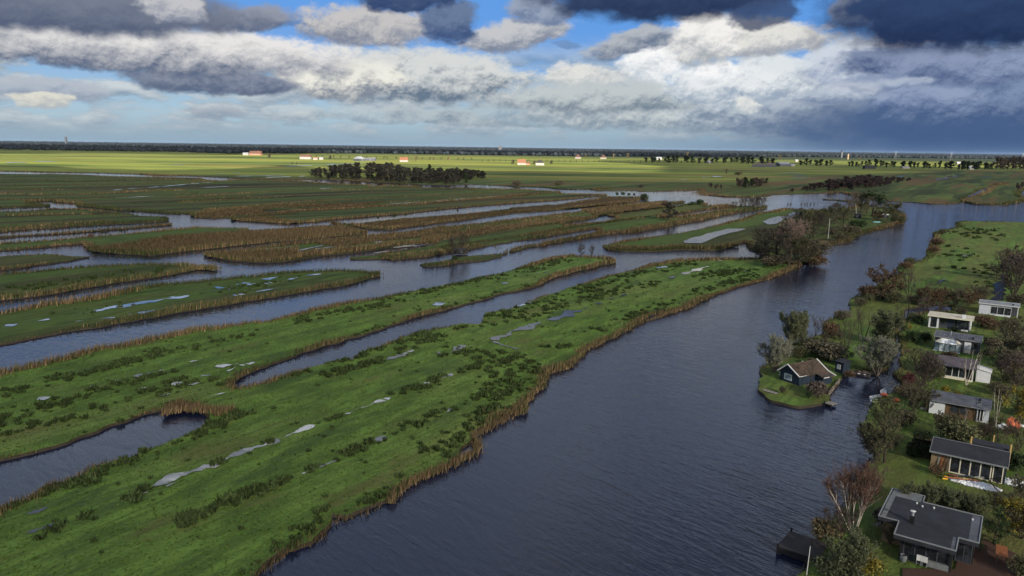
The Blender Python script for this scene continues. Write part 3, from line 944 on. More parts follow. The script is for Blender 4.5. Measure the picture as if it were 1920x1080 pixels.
FUR = [
 ([(290, 912), (330, 893), (372, 879), (395, 871)], 1.0, .0), ([(384, 876), (405, 866), (430, 857), (470, 842), (520, 822)], 1.1, 0), ([(520, 824), (548, 812), (592, 797)], .8, .1), ([(560, 808), (594, 798)], .7, 0),
 ([(646, 776), (690, 760), (735, 742)], 1.0, .15), ([(795, 720), (812, 713), (818, 712)], 1.6, 0), ([(820, 713), (850, 700)], .7, .3), ([(560, 890), (590, 878), (635, 862)], .6, .35), ([(705, 828), (725, 818)], .7, .2), ([(840, 772), (850, 766)], .7, 0),
 ([(725, 674), (760, 664)], 1.2, 0), ([(745, 671), (775, 656)], .8, .3), ([(215, 945), (250, 932), (330, 905)], .4, .6),
 ([(50, 1000), (75, 990), (100, 981)], 1.0, .1), ([(55, 968), (95, 956)], 1.6, .3), ([(50, 964), (90, 952)], .8, .4), ([(40, 1005), (60, 998)], .6, .3),
 ([(820, 660), (835, 668), (865, 652)], 1.5, .3), ([(850, 655), (875, 648)], 1.3, .2),
 ([(925, 640), (945, 648), (975, 655)], .8, .0), ([(922, 638), (950, 628), (985, 615), (1020, 604), (1055, 593), (1100, 577)], 2.0, .0), ([(1100, 577), (1140, 563), (1175, 552)], 1.2, .3),
 ([(1258, 522), (1290, 511), (1325, 499)], 2.2, .0), ([(1230, 503), (1253, 500)], 1.6, .0), ([(1395, 510), (1407, 507)], 1.4, 0), ([(1345, 490), (1356, 488)], 1.0, 0),
 ([(215, 716), (250, 709), (305, 693)], 1.1, .1), ([(355, 679), (380, 673)], 1.3, .0), ([(70, 751), (95, 745)], 1.1, 0), ([(165, 727), (175, 724)], .9, 0), ([(255, 731), (278, 728)], .9, .2), ([(320, 722), (343, 718)], 1.2, .1), ([(350, 722), (372, 717)], 1.1, .1),
 ([(405, 690), (430, 686), (448, 683)], 1.6, .35), ([(425, 697), (450, 688), (475, 679)], 1.4, .4), ([(375, 706), (400, 703), (412, 704)], .9, .35), ([(395, 744), (415, 741), (425, 738)], 1.3, .4), ([(295, 744), (320, 738)], .8, .4), ([(430, 745), (460, 742)], .7, .5),
 ([(10, 612), (60, 603), (110, 596), (180, 583), (240, 570), (300, 562), (356, 554)], 1.6, .12), ([(180, 583), (260, 568), (330, 556)], 2.2, .2), ([(385, 549), (440, 538), (510, 529)], 2.2, .2), ([(410, 541), (460, 531), (520, 519)], 3.0, .45), ([(480, 547), (520, 540)], 1.2, .2), ([(400, 560), (460, 551)], 1.0, .5), ([(140, 602), (230, 594)], .9, .6), ([(540, 526), (560, 520)], 1.3, .2), ([(575, 517), (603, 513)], 1.5, .1), ([(330, 546), (400, 535), (470, 524)], 2.4, .6), ([(240, 590), (330, 575)], 1.2, .6),
 ([(965, 576), (990, 568), (1010, 566)], .9, .3), ([(815, 573), (850, 564)], 1.8, .25), ([(940, 532), (955, 530)], 1.0, .1), ([(1005, 513), (1050, 507)], 1.0, .4),
 ([(640, 462), (680, 456), (740, 449), (800, 441), (860, 433), (890, 430)], 2.8, .03), ([(560, 470), (600, 461), (645, 450)], .9, .1), ([(590, 467), (640, 461)], 1.4, 0), ([(495, 467), (540, 463), (570, 456), (640, 448)], .8, .2),
 ([(640, 390), (690, 387), (740, 382), (800, 378), (880, 372), (960, 365.5)], 1.8, .05), ([(540, 397), (570, 395), (625, 391)], 1.8, .2), ([(600, 393), (640, 391)], 1.5, 0), ([(845, 386), (867, 384.5)], 2.4, .0), ([(528, 414), (560, 412)], 1.2, .2),
 ([(700, 475), (760, 467), (782, 461)], 2.2, .1), ([(740, 465), (782, 459)], 3.0, 0), ([(820, 453), (836, 449)], 4.0, 0),
 ([(195, 358), (230, 355.5)], 2.5, 0), ([(243, 354), (300, 350), (360, 345), (399, 341.3)], 3.2, 0), ([(248, 358), (265, 356.8)], 4.0, .0), ([(380, 352), (431, 349.5)], 4.5, 0), ([(310, 366), (342, 363)], 5.0, 0), ([(60, 365.7), (72, 365.4)], 6.0, 0),
 ([(567, 354), (575, 354)], 3, 0), ([(585, 354.3), (630, 352.7)], 3.2, .05), ([(200, 372), (270, 368.5), (320, 366)], 1.6, .2), ([(225, 391), (250, 395)], 2.0, 0), ([(25, 391.5), (40, 390.8)], 3.5, 0), ([(1085, 393), (1100, 392)], 2, 0), ([(1090, 407), (1102, 407)], 2.5, 0), ([(860, 409), (870, 409)], 1.5, .2),
 ([(440, 330.5), (520, 328.5), (560, 327)], 5.0, .1), ([(410, 326), (450, 324)], 6.0, .3), ([(560, 331), (572, 330)], 6, 0), ([(500, 333), (545, 331)], 5, .2),
 ([(1755, 337.5), (1775, 333.5), (1793, 329.7)], 9, 0), ([(1718, 337.8), (1745, 338.3)], 5, 0), ([(1682, 331.5), (1705, 329)], 5, 0), ([(1840, 333), (1870, 330)], 11, .35), ([(1490, 331), (1515, 330)], 8, 0), ([(1520, 333), (1540, 332.5)], 7, 0), ([(1460, 327), (1505, 324.5)], 5, 0), ([(1495, 329), (1512, 328)], 7, .0), ([(1480, 335), (1515, 334.3)], 6, 0), ([(1320, 333), (1348, 330.5)], 9, 0), ([(1266, 339), (1290, 337)], 5, 0), ([(1178, 328.5), (1230, 328.5)], 4, .2),
 ([(30, 305), (70, 304), (95, 302.5)], 25, 0), ([(10, 306.5), (32, 304.5)], 14, .2), ([(540, 312), (600, 309.5), (660, 307)], 22, .15), ([(590, 309.5), (680, 306.5)], 16, .1), ([(225, 311.5), (240, 311)], 22, 0), ([(320, 309.5), (345, 308)], 12, 0), ([(1868, 564), (1872, 548), (1878, 530), (1888, 512), (1897, 498)], 2.4, .05),
 ([(1783, 486), (1795, 481)], 1.9, .1), ([(1802, 481), (1822, 477.5)], 1.6, .2), ([(1760, 530), (1770, 524)], 1.3, .2), ([(1694, 533), (1725, 530)], 1.0, .1), ([(1690, 516), (1703, 513)], 1.3, 0),
]
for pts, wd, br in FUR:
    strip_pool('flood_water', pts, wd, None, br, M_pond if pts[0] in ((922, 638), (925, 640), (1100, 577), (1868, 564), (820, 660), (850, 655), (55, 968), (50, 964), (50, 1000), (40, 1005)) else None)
pool('flood_water', [(1430, 416), (1440, 411), (1458, 406), (1480, 406), (1481, 401), (1493, 397), (1503, 398), (1500, 402), (1490, 406), (1470, 411), (1455, 420), (1448, 421), (1437, 421)], mat=M_water)
pool('flood_water', [(1281, 452.5), (1297, 447), (1330, 437.5), (1363, 429), (1393, 428.5), (1400, 430.5), (1363, 438), (1337, 446.7), (1313, 456.5), (1287, 456)], mat=M_water)

# ---------------------------------------------------------- rush tussocks
def proj(P):
    v = np.c_[P, np.full(len(P), .4)] - np.array([0, 0, CAMZ])
    c = v @ fwd
    return 960 + FPX * (v @ CR) / c, 540 - FPX * (v @ CU) / c


def tussock_mesh(seed, n=26, r=.5, h=.55):
    g = np.random.default_rng(seed)
    a = g.uniform(0, 2 * PI, n)
    rr = r * np.sqrt(g.random(n)) * .8
    P = np.stack([np.cos(a) * rr, np.sin(a) * rr * .8], 1)
    hh = h * g.uniform(.6, 1.15, n) * (1 - .4 * rr / r)
    w = .16 * g.uniform(.7, 1.4, n)
    b = g.uniform(0, 2 * PI, n)
    V = np.empty((n, 3, 3))
    V[:, 0] = np.stack([P[:, 0] - np.cos(b) * w, P[:, 1] - np.sin(b) * w, np.full(n, -.05)], 1)
    V[:, 1] = np.stack([P[:, 0] + np.cos(b) * w, P[:, 1] + np.sin(b) * w, np.full(n, -.05)], 1)
    V[:, 2] = np.stack([P[:, 0] * 1.5 + g.normal(0, .1, n), P[:, 1] * 1.5 + g.normal(0, .1, n), hh], 1)
    C = np.repeat(g.uniform(.5, 1.5, (n, 1)) * np.array([(1, 1, 1)]), 3, 0)
    return V.reshape(-1, 3), np.arange(3 * n).reshape(n, 3), C


TUS = [tussock_mesh(s) for s in range(8)]
RUSH = [  # photo polyline, spread across in metres, clumps, size
 ([(60, 1005), (120, 985), (175, 962), (215, 945), (245, 932), (290, 905)], .6, 34, 1.0), ([(340, 975), (365, 968), (400, 957)], .5, 26, 1.1), ([(435, 937), (460, 926), (495, 914)], .5, 34, 1.2), ([(515, 905), (548, 892)], .4, 16, 1.0),
 ([(580, 880), (640, 858), (700, 830), (760, 803)], .35, 40, .8), ([(760, 800), (830, 772), (890, 745), (945, 722)], .6, 60, .9), ([(660, 845), (690, 830)], .3, 12, 1.1),
 ([(400, 868), (445, 855), (540, 812), (600, 790), (640, 778)], .35, 26, 1.0), ([(750, 735), (795, 722), (840, 702), (900, 683), (915, 675)], .7, 90, 1.1),
 ([(860, 655), (900, 660), (940, 672), (985, 682)], 2.2, 150, 1.0), ([(980, 690), (960, 705), (945, 725), (965, 740)], 2.2, 120, 1.0),
 ([(945, 730), (900, 780), (850, 830), (800, 875)], 1.2, 130, .9), ([(790, 880), (700, 945), (600, 975), (480, 1060)], .8, 90, .8),
 ([(610, 702), (660, 690), (720, 672), (760, 650), (815, 630)], .7, 110, 1.1), ([(780, 625), (820, 640)], 1.2, 70, 1.1),
 ([(0, 742), (60, 720), (150, 700), (230, 682), (300, 660)], 1.1, 130, 1.0), ([(0, 790), (60, 772), (120, 750), (200, 725), (280, 705), (370, 675)], 1.1, 120, 1.0), ([(0, 815), (100, 790), (200, 760), (300, 722)], 1.0, 70, .9),
 ([(300, 660), (400, 640), (500, 618), (600, 590), (700, 575), (800, 545), (900, 522)], 1.4, 260, 1.1), ([(100, 850), (200, 808), (300, 765), (340, 750)], 1.0, 80, .9),
 ([(300, 730), (360, 715), (420, 712)], 1.6, 60, 1.0), ([(400, 770), (440, 780), (400, 800), (330, 835), (250, 860), (150, 900)], .8, 130, 1.0), ([(0, 955), (60, 930), (140, 900)], .6, 50, .9),
 ([(500, 715), (600, 688), (700, 655), (800, 628), (880, 610)], .6, 110, 1.0), ([(900, 610), (1000, 575), (1100, 540), (1200, 512), (1290, 492)], 2.2, 260, 1.2), ([(1000, 590), (1100, 560), (1200, 535), (1300, 515), (1400, 500)], 1.4, 160, 1.1),
 ([(1000, 645), (1040, 650), (1075, 645)], .6, 36, 1.0), ([(1090, 630), (1130, 615), (1180, 595), (1250, 570)], .9, 70, 1.0), ([(1180, 600), (1260, 560), (1340, 535), (1440, 510)], 1.4, 170, 1.0), ([(1300, 520), (1400, 505), (1450, 500)], 1.8, 120, 1.1),
 ([(900, 560), (1000, 535), (1100, 505), (1140, 490)], 1.2, 90, 1.0), ([(640, 640), (760, 598), (860, 570), (950, 545)], .9, 120, .9), ([(930, 522), (1000, 500), (1070, 484)], 1.6, 110, 1.1),
 ([(0, 545), (100, 535), (200, 520), (300, 508), (360, 498)], 3.5, 160, 1.3), ([(0, 600), (150, 580), (300, 560), (400, 545), (560, 520)], 3, 90, 1.0),
 ([(1800, 440), (1850, 428), (1860, 440), (1800, 470), (1780, 500)], 3.5, 130, 1.5), ([(1770, 500), (1830, 515), (1870, 500), (1840, 540)], 3.0, 70, 1.4),
]
nr, ng = [], []
for pts, sp, cnt, sz in RUSH:
    g = np.array([G(x, y, .5)[:2] for x, y in pts])
    seg = np.linalg.norm(np.diff(g, axis=0), axis=1)
    cum = np.r_[0, np.cumsum(seg)]
    nc = max(2, cnt // 7)
    cen = rng.uniform(0, cum[-1], nc)
    s = np.clip(cen[rng.integers(0, nc, cnt)] + rng.normal(0, cum[-1] * .018 + .8, cnt), 0, cum[-1])
    x = np.interp(s, cum, g[:, 0]) + rng.normal(0, sp, cnt)
    y = np.interp(s, cum, g[:, 1]) + rng.normal(0, sp, cnt)
    kp = rng.random(cnt) < .64
    nr.append(np.stack([x, y, sz * rng.uniform(.45, 1.4, cnt)], 1)[kp])
mq = LANDS['wide front meadow']
sc_ = scatter(mq, 5200)
dd = np.linalg.norm(sc_, axis=1)
sc_ = sc_[(dd < 300) & (np.abs(np.degrees(np.arctan2(sc_[:, 0], sc_[:, 1]))) < 38)]
sc_ = sc_[rng.random(len(sc_)) < .22]
nr.append(np.c_[sc_, rng.uniform(.25, .75, len(sc_))])
A = np.concatenate(nr)
ok = np.zeros(len(A), bool)
for lab in LANDS:
    ok |= inside(A[:, :2], LANDS[lab])
A = A[ok]
px_, py_ = proj(A[:, :2])
on = (px_ > -10) & (px_ < 1930) & (py_ < 1090)
A = A[on]
dd = np.linalg.norm(A[:, :2], axis=1)
order = np.argsort(dd / A[:, 2])
tus_me = [np_mesh('rush_clump', *TUS[k][:2], tint=TUS[k][2]) for k in range(8)]
for me in tus_me:
    me.materials.append(M_rush)
for k, i in enumerate(order[:260]):
    o = bpy.data.objects.new('rush_clump', tus_me[k % 8])
    COL.objects.link(o)
    o.location = (A[i, 0], A[i, 1], .36)
    s = A[i, 2]
    o.scale = (s * 1.05, s * 1.05, s)
    o.rotation_euler = (0, 0, rng.uniform(0, 6.28))
    qx, qy = proj(A[i:i + 1, :2])
    where = ('at the bottom left of' if qx[0] < 300 else 'at the bottom of') if qy[0] > 900 else ('near the pond in' if qx[0] < 430 else 'along the lake reeds of' if qx[0] > 780 else 'along the furrows of')
    tag(o, 'dark green rush clump %s the front meadow' % where, 'rush clump', 'rush clumps on the front meadow')
VV, TT, CC = [], [], []
nb = 0
for k, i in enumerate(order[260:]):
    V, T, C = TUS[k % 8]
    a = rng.uniform(0, 6.28)
    s = A[i, 2]
    x, y = V[:, 0] * s, V[:, 1] * s
    VV.append(np.stack([A[i, 0] + x * math.cos(a) - y * math.sin(a), A[i, 1] + x * math.sin(a) + y * math.cos(a), .36 + V[:, 2] * s], 1))
    TT.append(T + nb)
    CC.append(C * rng.uniform(.8, 1.2))
    nb += len(V)
o = link('rush_tussocks', np_mesh('rush_tussocks', np.concatenate(VV), np.concatenate(TT), tint=np.concatenate(CC)), M_rush)
tag(o, 'small dark rush tussocks scattered in rows over the meadows', 'rushes', kind='stuff')

# short tufts that roughen the nearer grass
gp = scatter(mq, 160000)
dd = np.linalg.norm(gp, axis=1)
gp = gp[(dd < 190) & (np.abs(np.degrees(np.arctan2(gp[:, 0], gp[:, 1]))) < 38) & (gp[:, 1] > 45) & (rng.random(len(gp)) < np.clip(95 / dd, 0, 1))]
n = len(gp)
lf = np.sin(gp[:, 0] * .7 + 1.3 * np.sin(gp[:, 1] * .4)) * np.sin(gp[:, 1] * .9 + gp[:, 0] * .3)
V, T, C = blades(gp, rng.uniform(.06, .2, n), rng.uniform(.16, .42, n), 1.3, (rng.uniform(.7, 1.3, (n, 1)) + .15 * lf[:, None]) * np.array([(1, 1, 1)]) * np.stack([rng.uniform(.8, 1.25, n), np.ones(n), rng.uniform(.7, 1.3, n)], 1), np.full(n, .33))
o = link('grass', np_mesh('grass', V, T, tint=C), M_tuft)
tag(o, 'short green grass tufts over the front meadow', 'grass', kind='stuff')

# thin lines of reed and sedge along the ditches of the marsh
def reed_line(pts, label, h=1.0, dens=1.0, green=.3, band=2.0, dry=.5, patch=.8):
    g = np.array([G(x, y, .3)[:2] for x, y in pts])
    seg = np.linalg.norm(np.diff(g, axis=0), axis=1)
    cum = np.r_[0, np.cumsum(seg)]
    s = np.arange(0, cum[-1], max(1.0, np.linalg.norm(g.mean(0)) * .006))
    q = np.stack([np.interp(s, cum, g[:, 0]), np.interp(s, cum, g[:, 1])], 1)
    q += np.convolve(rng.normal(size=len(q) + 10), np.ones(7) / 3, 'same')[5:5 + len(q), None] * 1.2
    t = np.gradient(q, axis=0)
    t /= np.linalg.norm(t, axis=1)[:, None] + 1e-9
    nn = np.stack([t[:, 1], -t[:, 0]], 1)
    q = q[:-1]
    # an open line: drop the closing segment
    m = len(q)
    q2 = np.concatenate([q, q[::-1] + nn[:m][::-1] * .2])
    n2 = np.concatenate([nn[:m], -nn[:m][::-1]])
    fringe('reed_line', q2, n2, (.4 if dry <= .5 else .25), label, h, band, dens * .5, dry, green, patch=patch, sedge=dry <= .5)


LN = [[(0, 338), (150, 340), (330, 337), (420, 340)], [(0, 347), (120, 348), (300, 344), (420, 343)], [(0, 354), (100, 356), (200, 354)], [(0, 363), (60, 366), (180, 364), (300, 357), (360, 357)], [(0, 374), (90, 375), (200, 371), (320, 365), (380, 361)],
      [(330, 371), (440, 364), (560, 357), (680, 356), (760, 353)], [(340, 380), (450, 374), (560, 366), (700, 360), (900, 356)], [(380, 393), (480, 386), (600, 377), (760, 368), (980, 357)], [(480, 393), (600, 386), (760, 378), (900, 369), (1040, 361)], [(240, 382), (330, 378), (400, 372), (500, 366)],
      [(20, 404), (140, 402), (260, 406)], [(20, 417), (150, 414), (280, 410)], [(10, 428), (120, 420), (230, 414)],
      [(760, 441), (900, 425), (1020, 409), (1100, 399)], [(1000, 440), (1100, 422), (1200, 408), (1280, 398)], [(830, 463), (960, 445), (1080, 424)], [(1180, 432), (1280, 414), (1360, 396)], [(700, 483), (800, 474), (900, 458)]]
for i, l in enumerate(LN):
    reed_line(l, 'thin dark line of sedge and reed along a marsh ditch', 1.0, 1.0, .35)
LAKE = [(470, 1090), (500, 1056), (533, 1032), (580, 1018), (612, 985), (640, 971), (700, 954), (735, 938), (778, 900), (828, 876), (861, 855), (885, 817), (911, 799), (945, 776), (977, 775), (978, 753), (1007, 731), (1017, 726), (1025, 699), (1070, 686), (1100, 654),
        (1150, 633), (1198, 604), (1280, 578), (1333, 553), (1387, 535), (1440, 521), (1480, 505), (1500, 495)]
for k in range(4):
    sub_ = LAKE[k * 7:k * 7 + 8]
    if len(sub_) > 1:
        reed_line(sub_, ['golden reeds at the lake side of the front meadow, nearest the bottom edge', 'golden reeds at the lake side of the front meadow, lower middle stretch', 'golden reeds at the lake side of the front meadow, upper middle stretch', 'golden reeds at the lake side of the front meadow, far stretch by the wooded island'][k], (1.1, .95, .78, .65)[k], 1.5, .16, .8, 1.2, .6)

# --------------------------------------------------------- cloud and haze
CLOUD_Z = 800.0


def cloud_mat(name='cloud', c1=(.9, .92, .95, 1), c2=(.8, .82, .86, 1)):
    m = bpy.data.materials.new(name)
    m.use_nodes = True
    t = m.node_tree
    t.nodes.clear()
    n = N(t)
    d = n.new('ShaderNodeBsdfTranslucent')
    d.inputs[0].default_value = c1
    d2 = n.new('ShaderNodeBsdfDiffuse')
    d2.inputs[0].default_value = c2
    tr = n.new('ShaderNodeBsdfTransparent')
    a = n.new('ShaderNodeMixShader')
    a.inputs[0].default_value = .4
    t.links.new(d.outputs[0], a.inputs[1])
    t.links.new(d2.outputs[0], a.inputs[2])
    b = n.new('ShaderNodeMixShader')
    P = world_co(n)
    k = n.noise(n.mapping(P, scale=(.004, .004, .004)), 1, 4, .6)
    n.put(b.inputs[0], n.lr(k.outputs[0], .3, .7, .32, .62))
    t.links.new(tr.outputs[0], b.inputs[1])
    t.links.new(a.outputs[0], b.inputs[2])
    o = n.new('ShaderNodeOutputMaterial')
    t.links.new(b.outputs[0], o.inputs[0])
    return m


M_cloud = cloud_mat()
M_bluecloud = cloud_mat('blue_cloud', (.40, .52, .78, 1), (.40, .48, .62, 1))  # blue tint chosen to cool what the water mirrors of the added cloud


def overhead_cloud(edge_px, extra, name, mat=None):
    """an unseen flat based cloud added between the sun and the land to shade it"""
    g = np.array([G(x, y, 0)[:2] for x, y in edge_px])
    g = np.concatenate([g, np.array(extra, float)])
    if area2(g) < 0:
        g = g[::-1]
    out = []
    for i in range(len(g)):
        a, b = g[i], g[(i + 1) % len(g)]
        k = max(1, int(np.linalg.norm(b - a) / 40))
        for j in range(k):
            out.append(a + (b - a) * j / k)
    q = np.array(out)
    m = len(q)
    e = np.roll(q, -1, 0) - np.roll(q, 1, 0)
    nn = np.stack([e[:, 1], -e[:, 0]], 1)
    nn /= np.linalg.norm(nn, axis=1)[:, None] + 1e-9
    r = np.convolve(rng.normal(size=m + 10), np.ones(5) / 2.2, 'same')[5:5 + m]
    q = q + nn * (r * 18)[:, None]
    sh = np.array([sun_dir.x, sun_dir.y]) / sun_dir.z * CLOUD_Z
    q = q + sh
    c = q.mean(0)
    inner = q - nn * 60
    p2, T = fill(q)
    p3, T3 = fill(inner)
    V = np.concatenate([np.c_[p2, np.full(len(p2), CLOUD_Z)], np.c_[p3, CLOUD_Z + 90 + rng.uniform(-15, 15, len(p3))],
                        np.c_[q, np.full(m, CLOUD_Z)], np.c_[inner, np.full(m, CLOUD_Z + 90)]])
    a = len(p2)
    b = a + len(p3)
    i = np.arange(m)
    j = (i + 1) % m
    S = np.concatenate([np.stack([b + i, b + j, b + m + j], 1), np.stack([b + i, b + m + j, b + m + i], 1)])
    o = link(name, np_mesh(name, V, np.concatenate([T, T3 + a, S])), mat or M_cloud)
    return tag(o, kind='structure')


overhead_cloud([(-900, 303), (-300, 312), (0, 317.5), (150, 320), (300, 325.5), (420, 322.5), (500, 317.5), (570, 314), (640, 318), (760, 324), (900, 326), (1000, 326.5), (1100, 327), (1200, 329), (1280, 331), (1335, 331.5),
                (1352, 327), (1335, 320), (1290, 314), (1200, 307.5), (1150, 305.5), (1150, 302.5), (1300, 303), (1450, 304), (1560, 309), (1700, 312), (1920, 317), (2500, 322)],
               [(2600, 800), (1500, -600), (-1500, -600), (-2200, 400)], 'cloud')  # unseen, outlined from the edge of the shade it is to cast

overhead_cloud([(-900, 288.5), (-300, 289), (0, 289), (160, 287.5), (300, 289.5), (420, 291), (520, 290), (640, 287), (760, 288.6), (900, 290.6), (1000, 292), (1200, 294.3), (1330, 295.5), (1450, 295)],
               [(1500, 4400), (600, 4600), (-600, 4400), (-1800, 4700), (-3600, 4300)], 'cloud', M_bluecloud)  # unseen, added to shade the left fields and the front of the woods

hz = bpy.data.materials.new('haze')
hz.use_nodes = True
hz.node_tree.nodes.clear()
pv = hz.node_tree.nodes.new('ShaderNodeVolumePrincipled')
pv.inputs['Color'].default_value = (.40, .56, .85, 1)
pv.inputs['Density'].default_value = 1.0e-5
pv.inputs['Anisotropy'].default_value = 0.2
ho = hz.node_tree.nodes.new('ShaderNodeOutputMaterial')
hz.node_tree.links.new(pv.outputs[0], ho.inputs['Volume'])
x0, x1, y0, y1, z0, z1 = -27000, 27000, -1500, 31000, -1.5, 85
hv = [(x, y, z) for z in (z0, z1) for y in (y0, y1) for x in (x0, x1)]
hf = [(0, 2, 3, 1), (4, 5, 7, 6), (0, 1, 5, 4), (2, 6, 7, 3), (0, 4, 6, 2), (1, 3, 7, 5)]
hm = bpy.data.meshes.new('haze')
hm.from_pydata(hv, [], hf)
tag(link('haze', hm, hz), kind='stuff')

# ------------------------------------------------------------------- trees
def bark(name, col, var=.3):
    return plain(name, col, .9, var, 3.0, .1)


BARK = {'dark': bark('dark_bark', (.045, .036, .028)), 'grey': bark('grey_bark', (.12, .10, .085)), 'pale': bark('birch_bark', (.42, .38, .33), .35), 'dead': bark('dead_wood', (.48, .43, .36), .25)}
LEAF = {
 'twig': tinted('bare_twigs', (.085, .068, .054)), 'olive': tinted('olive_leaves', (.084, .086, .044), transl=.2), 'willow': tinted('willow_leaves', (.21, .215, .165), transl=.2),
 'red': tinted('red_twigs', (.115, .066, .050)), 'rust': tinted('rust_leaves', (.100, .068, .042), transl=.2), 'green': tinted('dark_green_leaves', (.024, .040, .016)),
 'purple': tinted('purple_brown_twigs', (.075, .060, .052)), 'yellow': tinted('yellow_leaves', (.185, .155, .032), transl=.2), 'gold': tinted('straw_leaves', (.135, .108, .062), transl=.2),
 'mix': tinted('autumn_leaves', (.100, .090, .060), transl=.2), 'crimson': tinted('crimson_leaves', (.07, .016, .022)), 'hedge': tinted('hedge_leaves', (.018, .028, .012)), 'pink': tinted('pale_pink_twigs', (.16, .115, .095)),
 'dusk': tinted('grey_brown_twigs', (.050, .045, .034)),
 'thick': tinted('thicket_twigs', (.042, .031, .030)),
 'wood': tinted('dark_wood_twigs', (.040, .038, .030)),
 'sage': tinted('sage_leaves', (.095, .105, .058), transl=.2)}


def tube(pts, rad, sides):
    pts = np.asarray(pts)
    k = len(pts)
    V = []
    for i in range(k):
        d = pts[min(i + 1, k - 1)] - pts[max(i - 1, 0)]
        d /= np.linalg.norm(d) + 1e-9
        u = np.cross(d, (0, 0, 1.0) if abs(d[2]) < .9 else (1.0, 0, 0))
        u /= np.linalg.norm(u) + 1e-9
        v = np.cross(d, u)
        for s in range(sides):
            a = 2 * PI * s / sides
            V.append(pts[i] + (u * math.cos(a) + v * math.sin(a)) * rad[i])
    T = []
    for i in range(k - 1):
        for s in range(sides):
            a = i * sides + s
            b = i * sides + (s + 1) % sides
            T += [(a, b, b + sides), (a, b + sides, a + sides)]
    return V, T


PROTO = {}


def make_tree(key, seed, H, stems=1, tr=.16, n=(12, 7, 6), base=.3, ang=(55, 45), ratio=(.5, .45, .45), up=.25, lean=0.0, tw=.045, leaves=2, ls=.22, lw=.5, leaf='olive', bk='dark', droop=0.0, lvar=(.55, 1.5), sides=5, shape=1.0):
    g = np.random.default_rng(seed)
    tv, tt, cv, ct, cc = [], [], [], [], []

    def perp(d, a):
        t = np.cross(d, g.normal(size=3))
        t /= np.linalg.norm(t) + 1e-9
        r = d * math.cos(a) + t * math.sin(a)
        return r / np.linalg.norm(r)

    def path(p, d, L, k, wob, up_):
        pts = [p]
        for i in range(k):
            d = d + g.normal(0, wob, 3) + np.array([0, 0, up_])
            d /= np.linalg.norm(d)
            pts.append(pts[-1] + d * L / k)
        return pts

    def add_tube(pts, r0, r1, s):
        V, T = tube(pts, np.linspace(r0, r1, len(pts)), s)
        b = len(tv)
        tv.extend(V)
        tt.extend([(x + b, y + b, z + b) for x, y, z in T])

    def twig(p, q, wd, t):
        d = q - p
        s = np.cross(d, g.normal(size=3))
        s *= wd * .5 / (np.linalg.norm(s) + 1e-9)
        b = len(cv)
        cv.extend([p - s, p + s, q])
        ct.append((b, b + 1, b + 2))
        cc.extend([t] * 3)

    def lf(p):
        a = g.normal(size=3)
        a *= ls * g.uniform(.6, 1.3) / (np.linalg.norm(a) + 1e-9)
        c = np.cross(a, g.normal(size=3))
        c *= ls * lw * g.uniform(.7, 1.3) / (np.linalg.norm(c) + 1e-9)
        b = len(cv)
        cv.extend([p, p + a + c, p + a - c])
        ct.append((b, b + 1, b + 2))
        cc.extend([g.uniform(*lvar)] * 3)

    for s in range(stems):
        a = 2 * PI * s / max(1, stems) + g.uniform(-.4, .4)
        out = 0 if stems == 1 else g.uniform(.12, .55)
        d = np.array([math.cos(a) * out + lean, math.sin(a) * out, 1.0])
        d /= np.linalg.norm(d)
        p = np.array([math.cos(a), math.sin(a), 0]) * (0 if stems == 1 else .12 * H / 8) + np.array([0, 0, -.15])
        hs = H * (1 if stems == 1 else g.uniform(.75, 1.0))
        tp = path(p, d, hs, 6, .06, .02)
        r0 = tr * (1 if stems == 1 else .6)
        add_tube(tp, r0, r0 * .25, sides)
        tp = np.array(tp)
        for i in range(n[0]):
            t = base + (1 - base) * (i + g.random()) / n[0]
            f = t * 6
            j = min(5, int(f))
            q = tp[j] + (tp[j + 1] - tp[j]) * (f - j)
            dd = perp(tp[j + 1] - tp[j], math.radians(ang[0] * g.uniform(.7, 1.2))) if True else None
            dd = dd / np.linalg.norm(dd)
            prof = 1 - abs((t - base) / (1 - base) - .38) * 1.15 * shape
            L = hs * ratio[0] * max(.22, prof) * g.uniform(.75, 1.15)
            b1 = path(q, dd, L, 3, .14, up * .35 - droop)
            add_tube(b1, r0 * .42 * (1 - t * .5), .015, 3)
            b1 = np.array(b1)
            for i2 in range(n[1]):
                t2 = .25 + .75 * (i2 + g.random()) / n[1]
                f2 = t2 * 3
                j2 = min(2, int(f2))
                q2 = b1[j2] + (b1[j2 + 1] - b1[j2]) * (f2 - j2)
                dv = b1[j2 + 1] - b1[j2]
                d2 = perp(dv / (np.linalg.norm(dv) + 1e-9), math.radians(ang[1] * g.uniform(.6, 1.3)))
                d2[2] += up - droop * 2
                d2 /= np.linalg.norm(d2)
                L2 = L * ratio[1] * g.uniform(.7, 1.2)
                e2 = q2 + d2 * L2
                twig(q2, e2, tw * 1.5, g.uniform(.6, 1.1))
                for i3 in range(n[2]):
                    q3 = q2 + (e2 - q2) * g.uniform(.2, 1)
                    d3 = perp(d2, math.radians(45 * g.uniform(.4, 1.4)))
                    d3[2] += up * .6 - droop * 3
                    d3 /= np.linalg.norm(d3)
                    e3 = q3 + d3 * L2 * ratio[2] * g.uniform(.6, 1.4)
                    twig(q3, e3, tw, g.uniform(.6, 1.3))
                    for _ in range(int(leaves) + (g.random() < leaves % 1)):
                        lf(q3 + (e3 - q3) * g.uniform(.2, 1.1))
    tm = np_mesh('trunk', np.array(tv), np.array(tt))
    tm.materials.append(BARK[bk])
    cm = np_mesh('crown', np.array(cv), np.array(ct), tint=np.array(cc)[:, None] * np.ones((1, 3)))
    cm.materials.append(LEAF[leaf])
    top = max(np.array(tv)[:, 2].max(), np.percentile(np.array(cv)[:, 2], 99))
    PROTO[key] = (tm, cm, top)


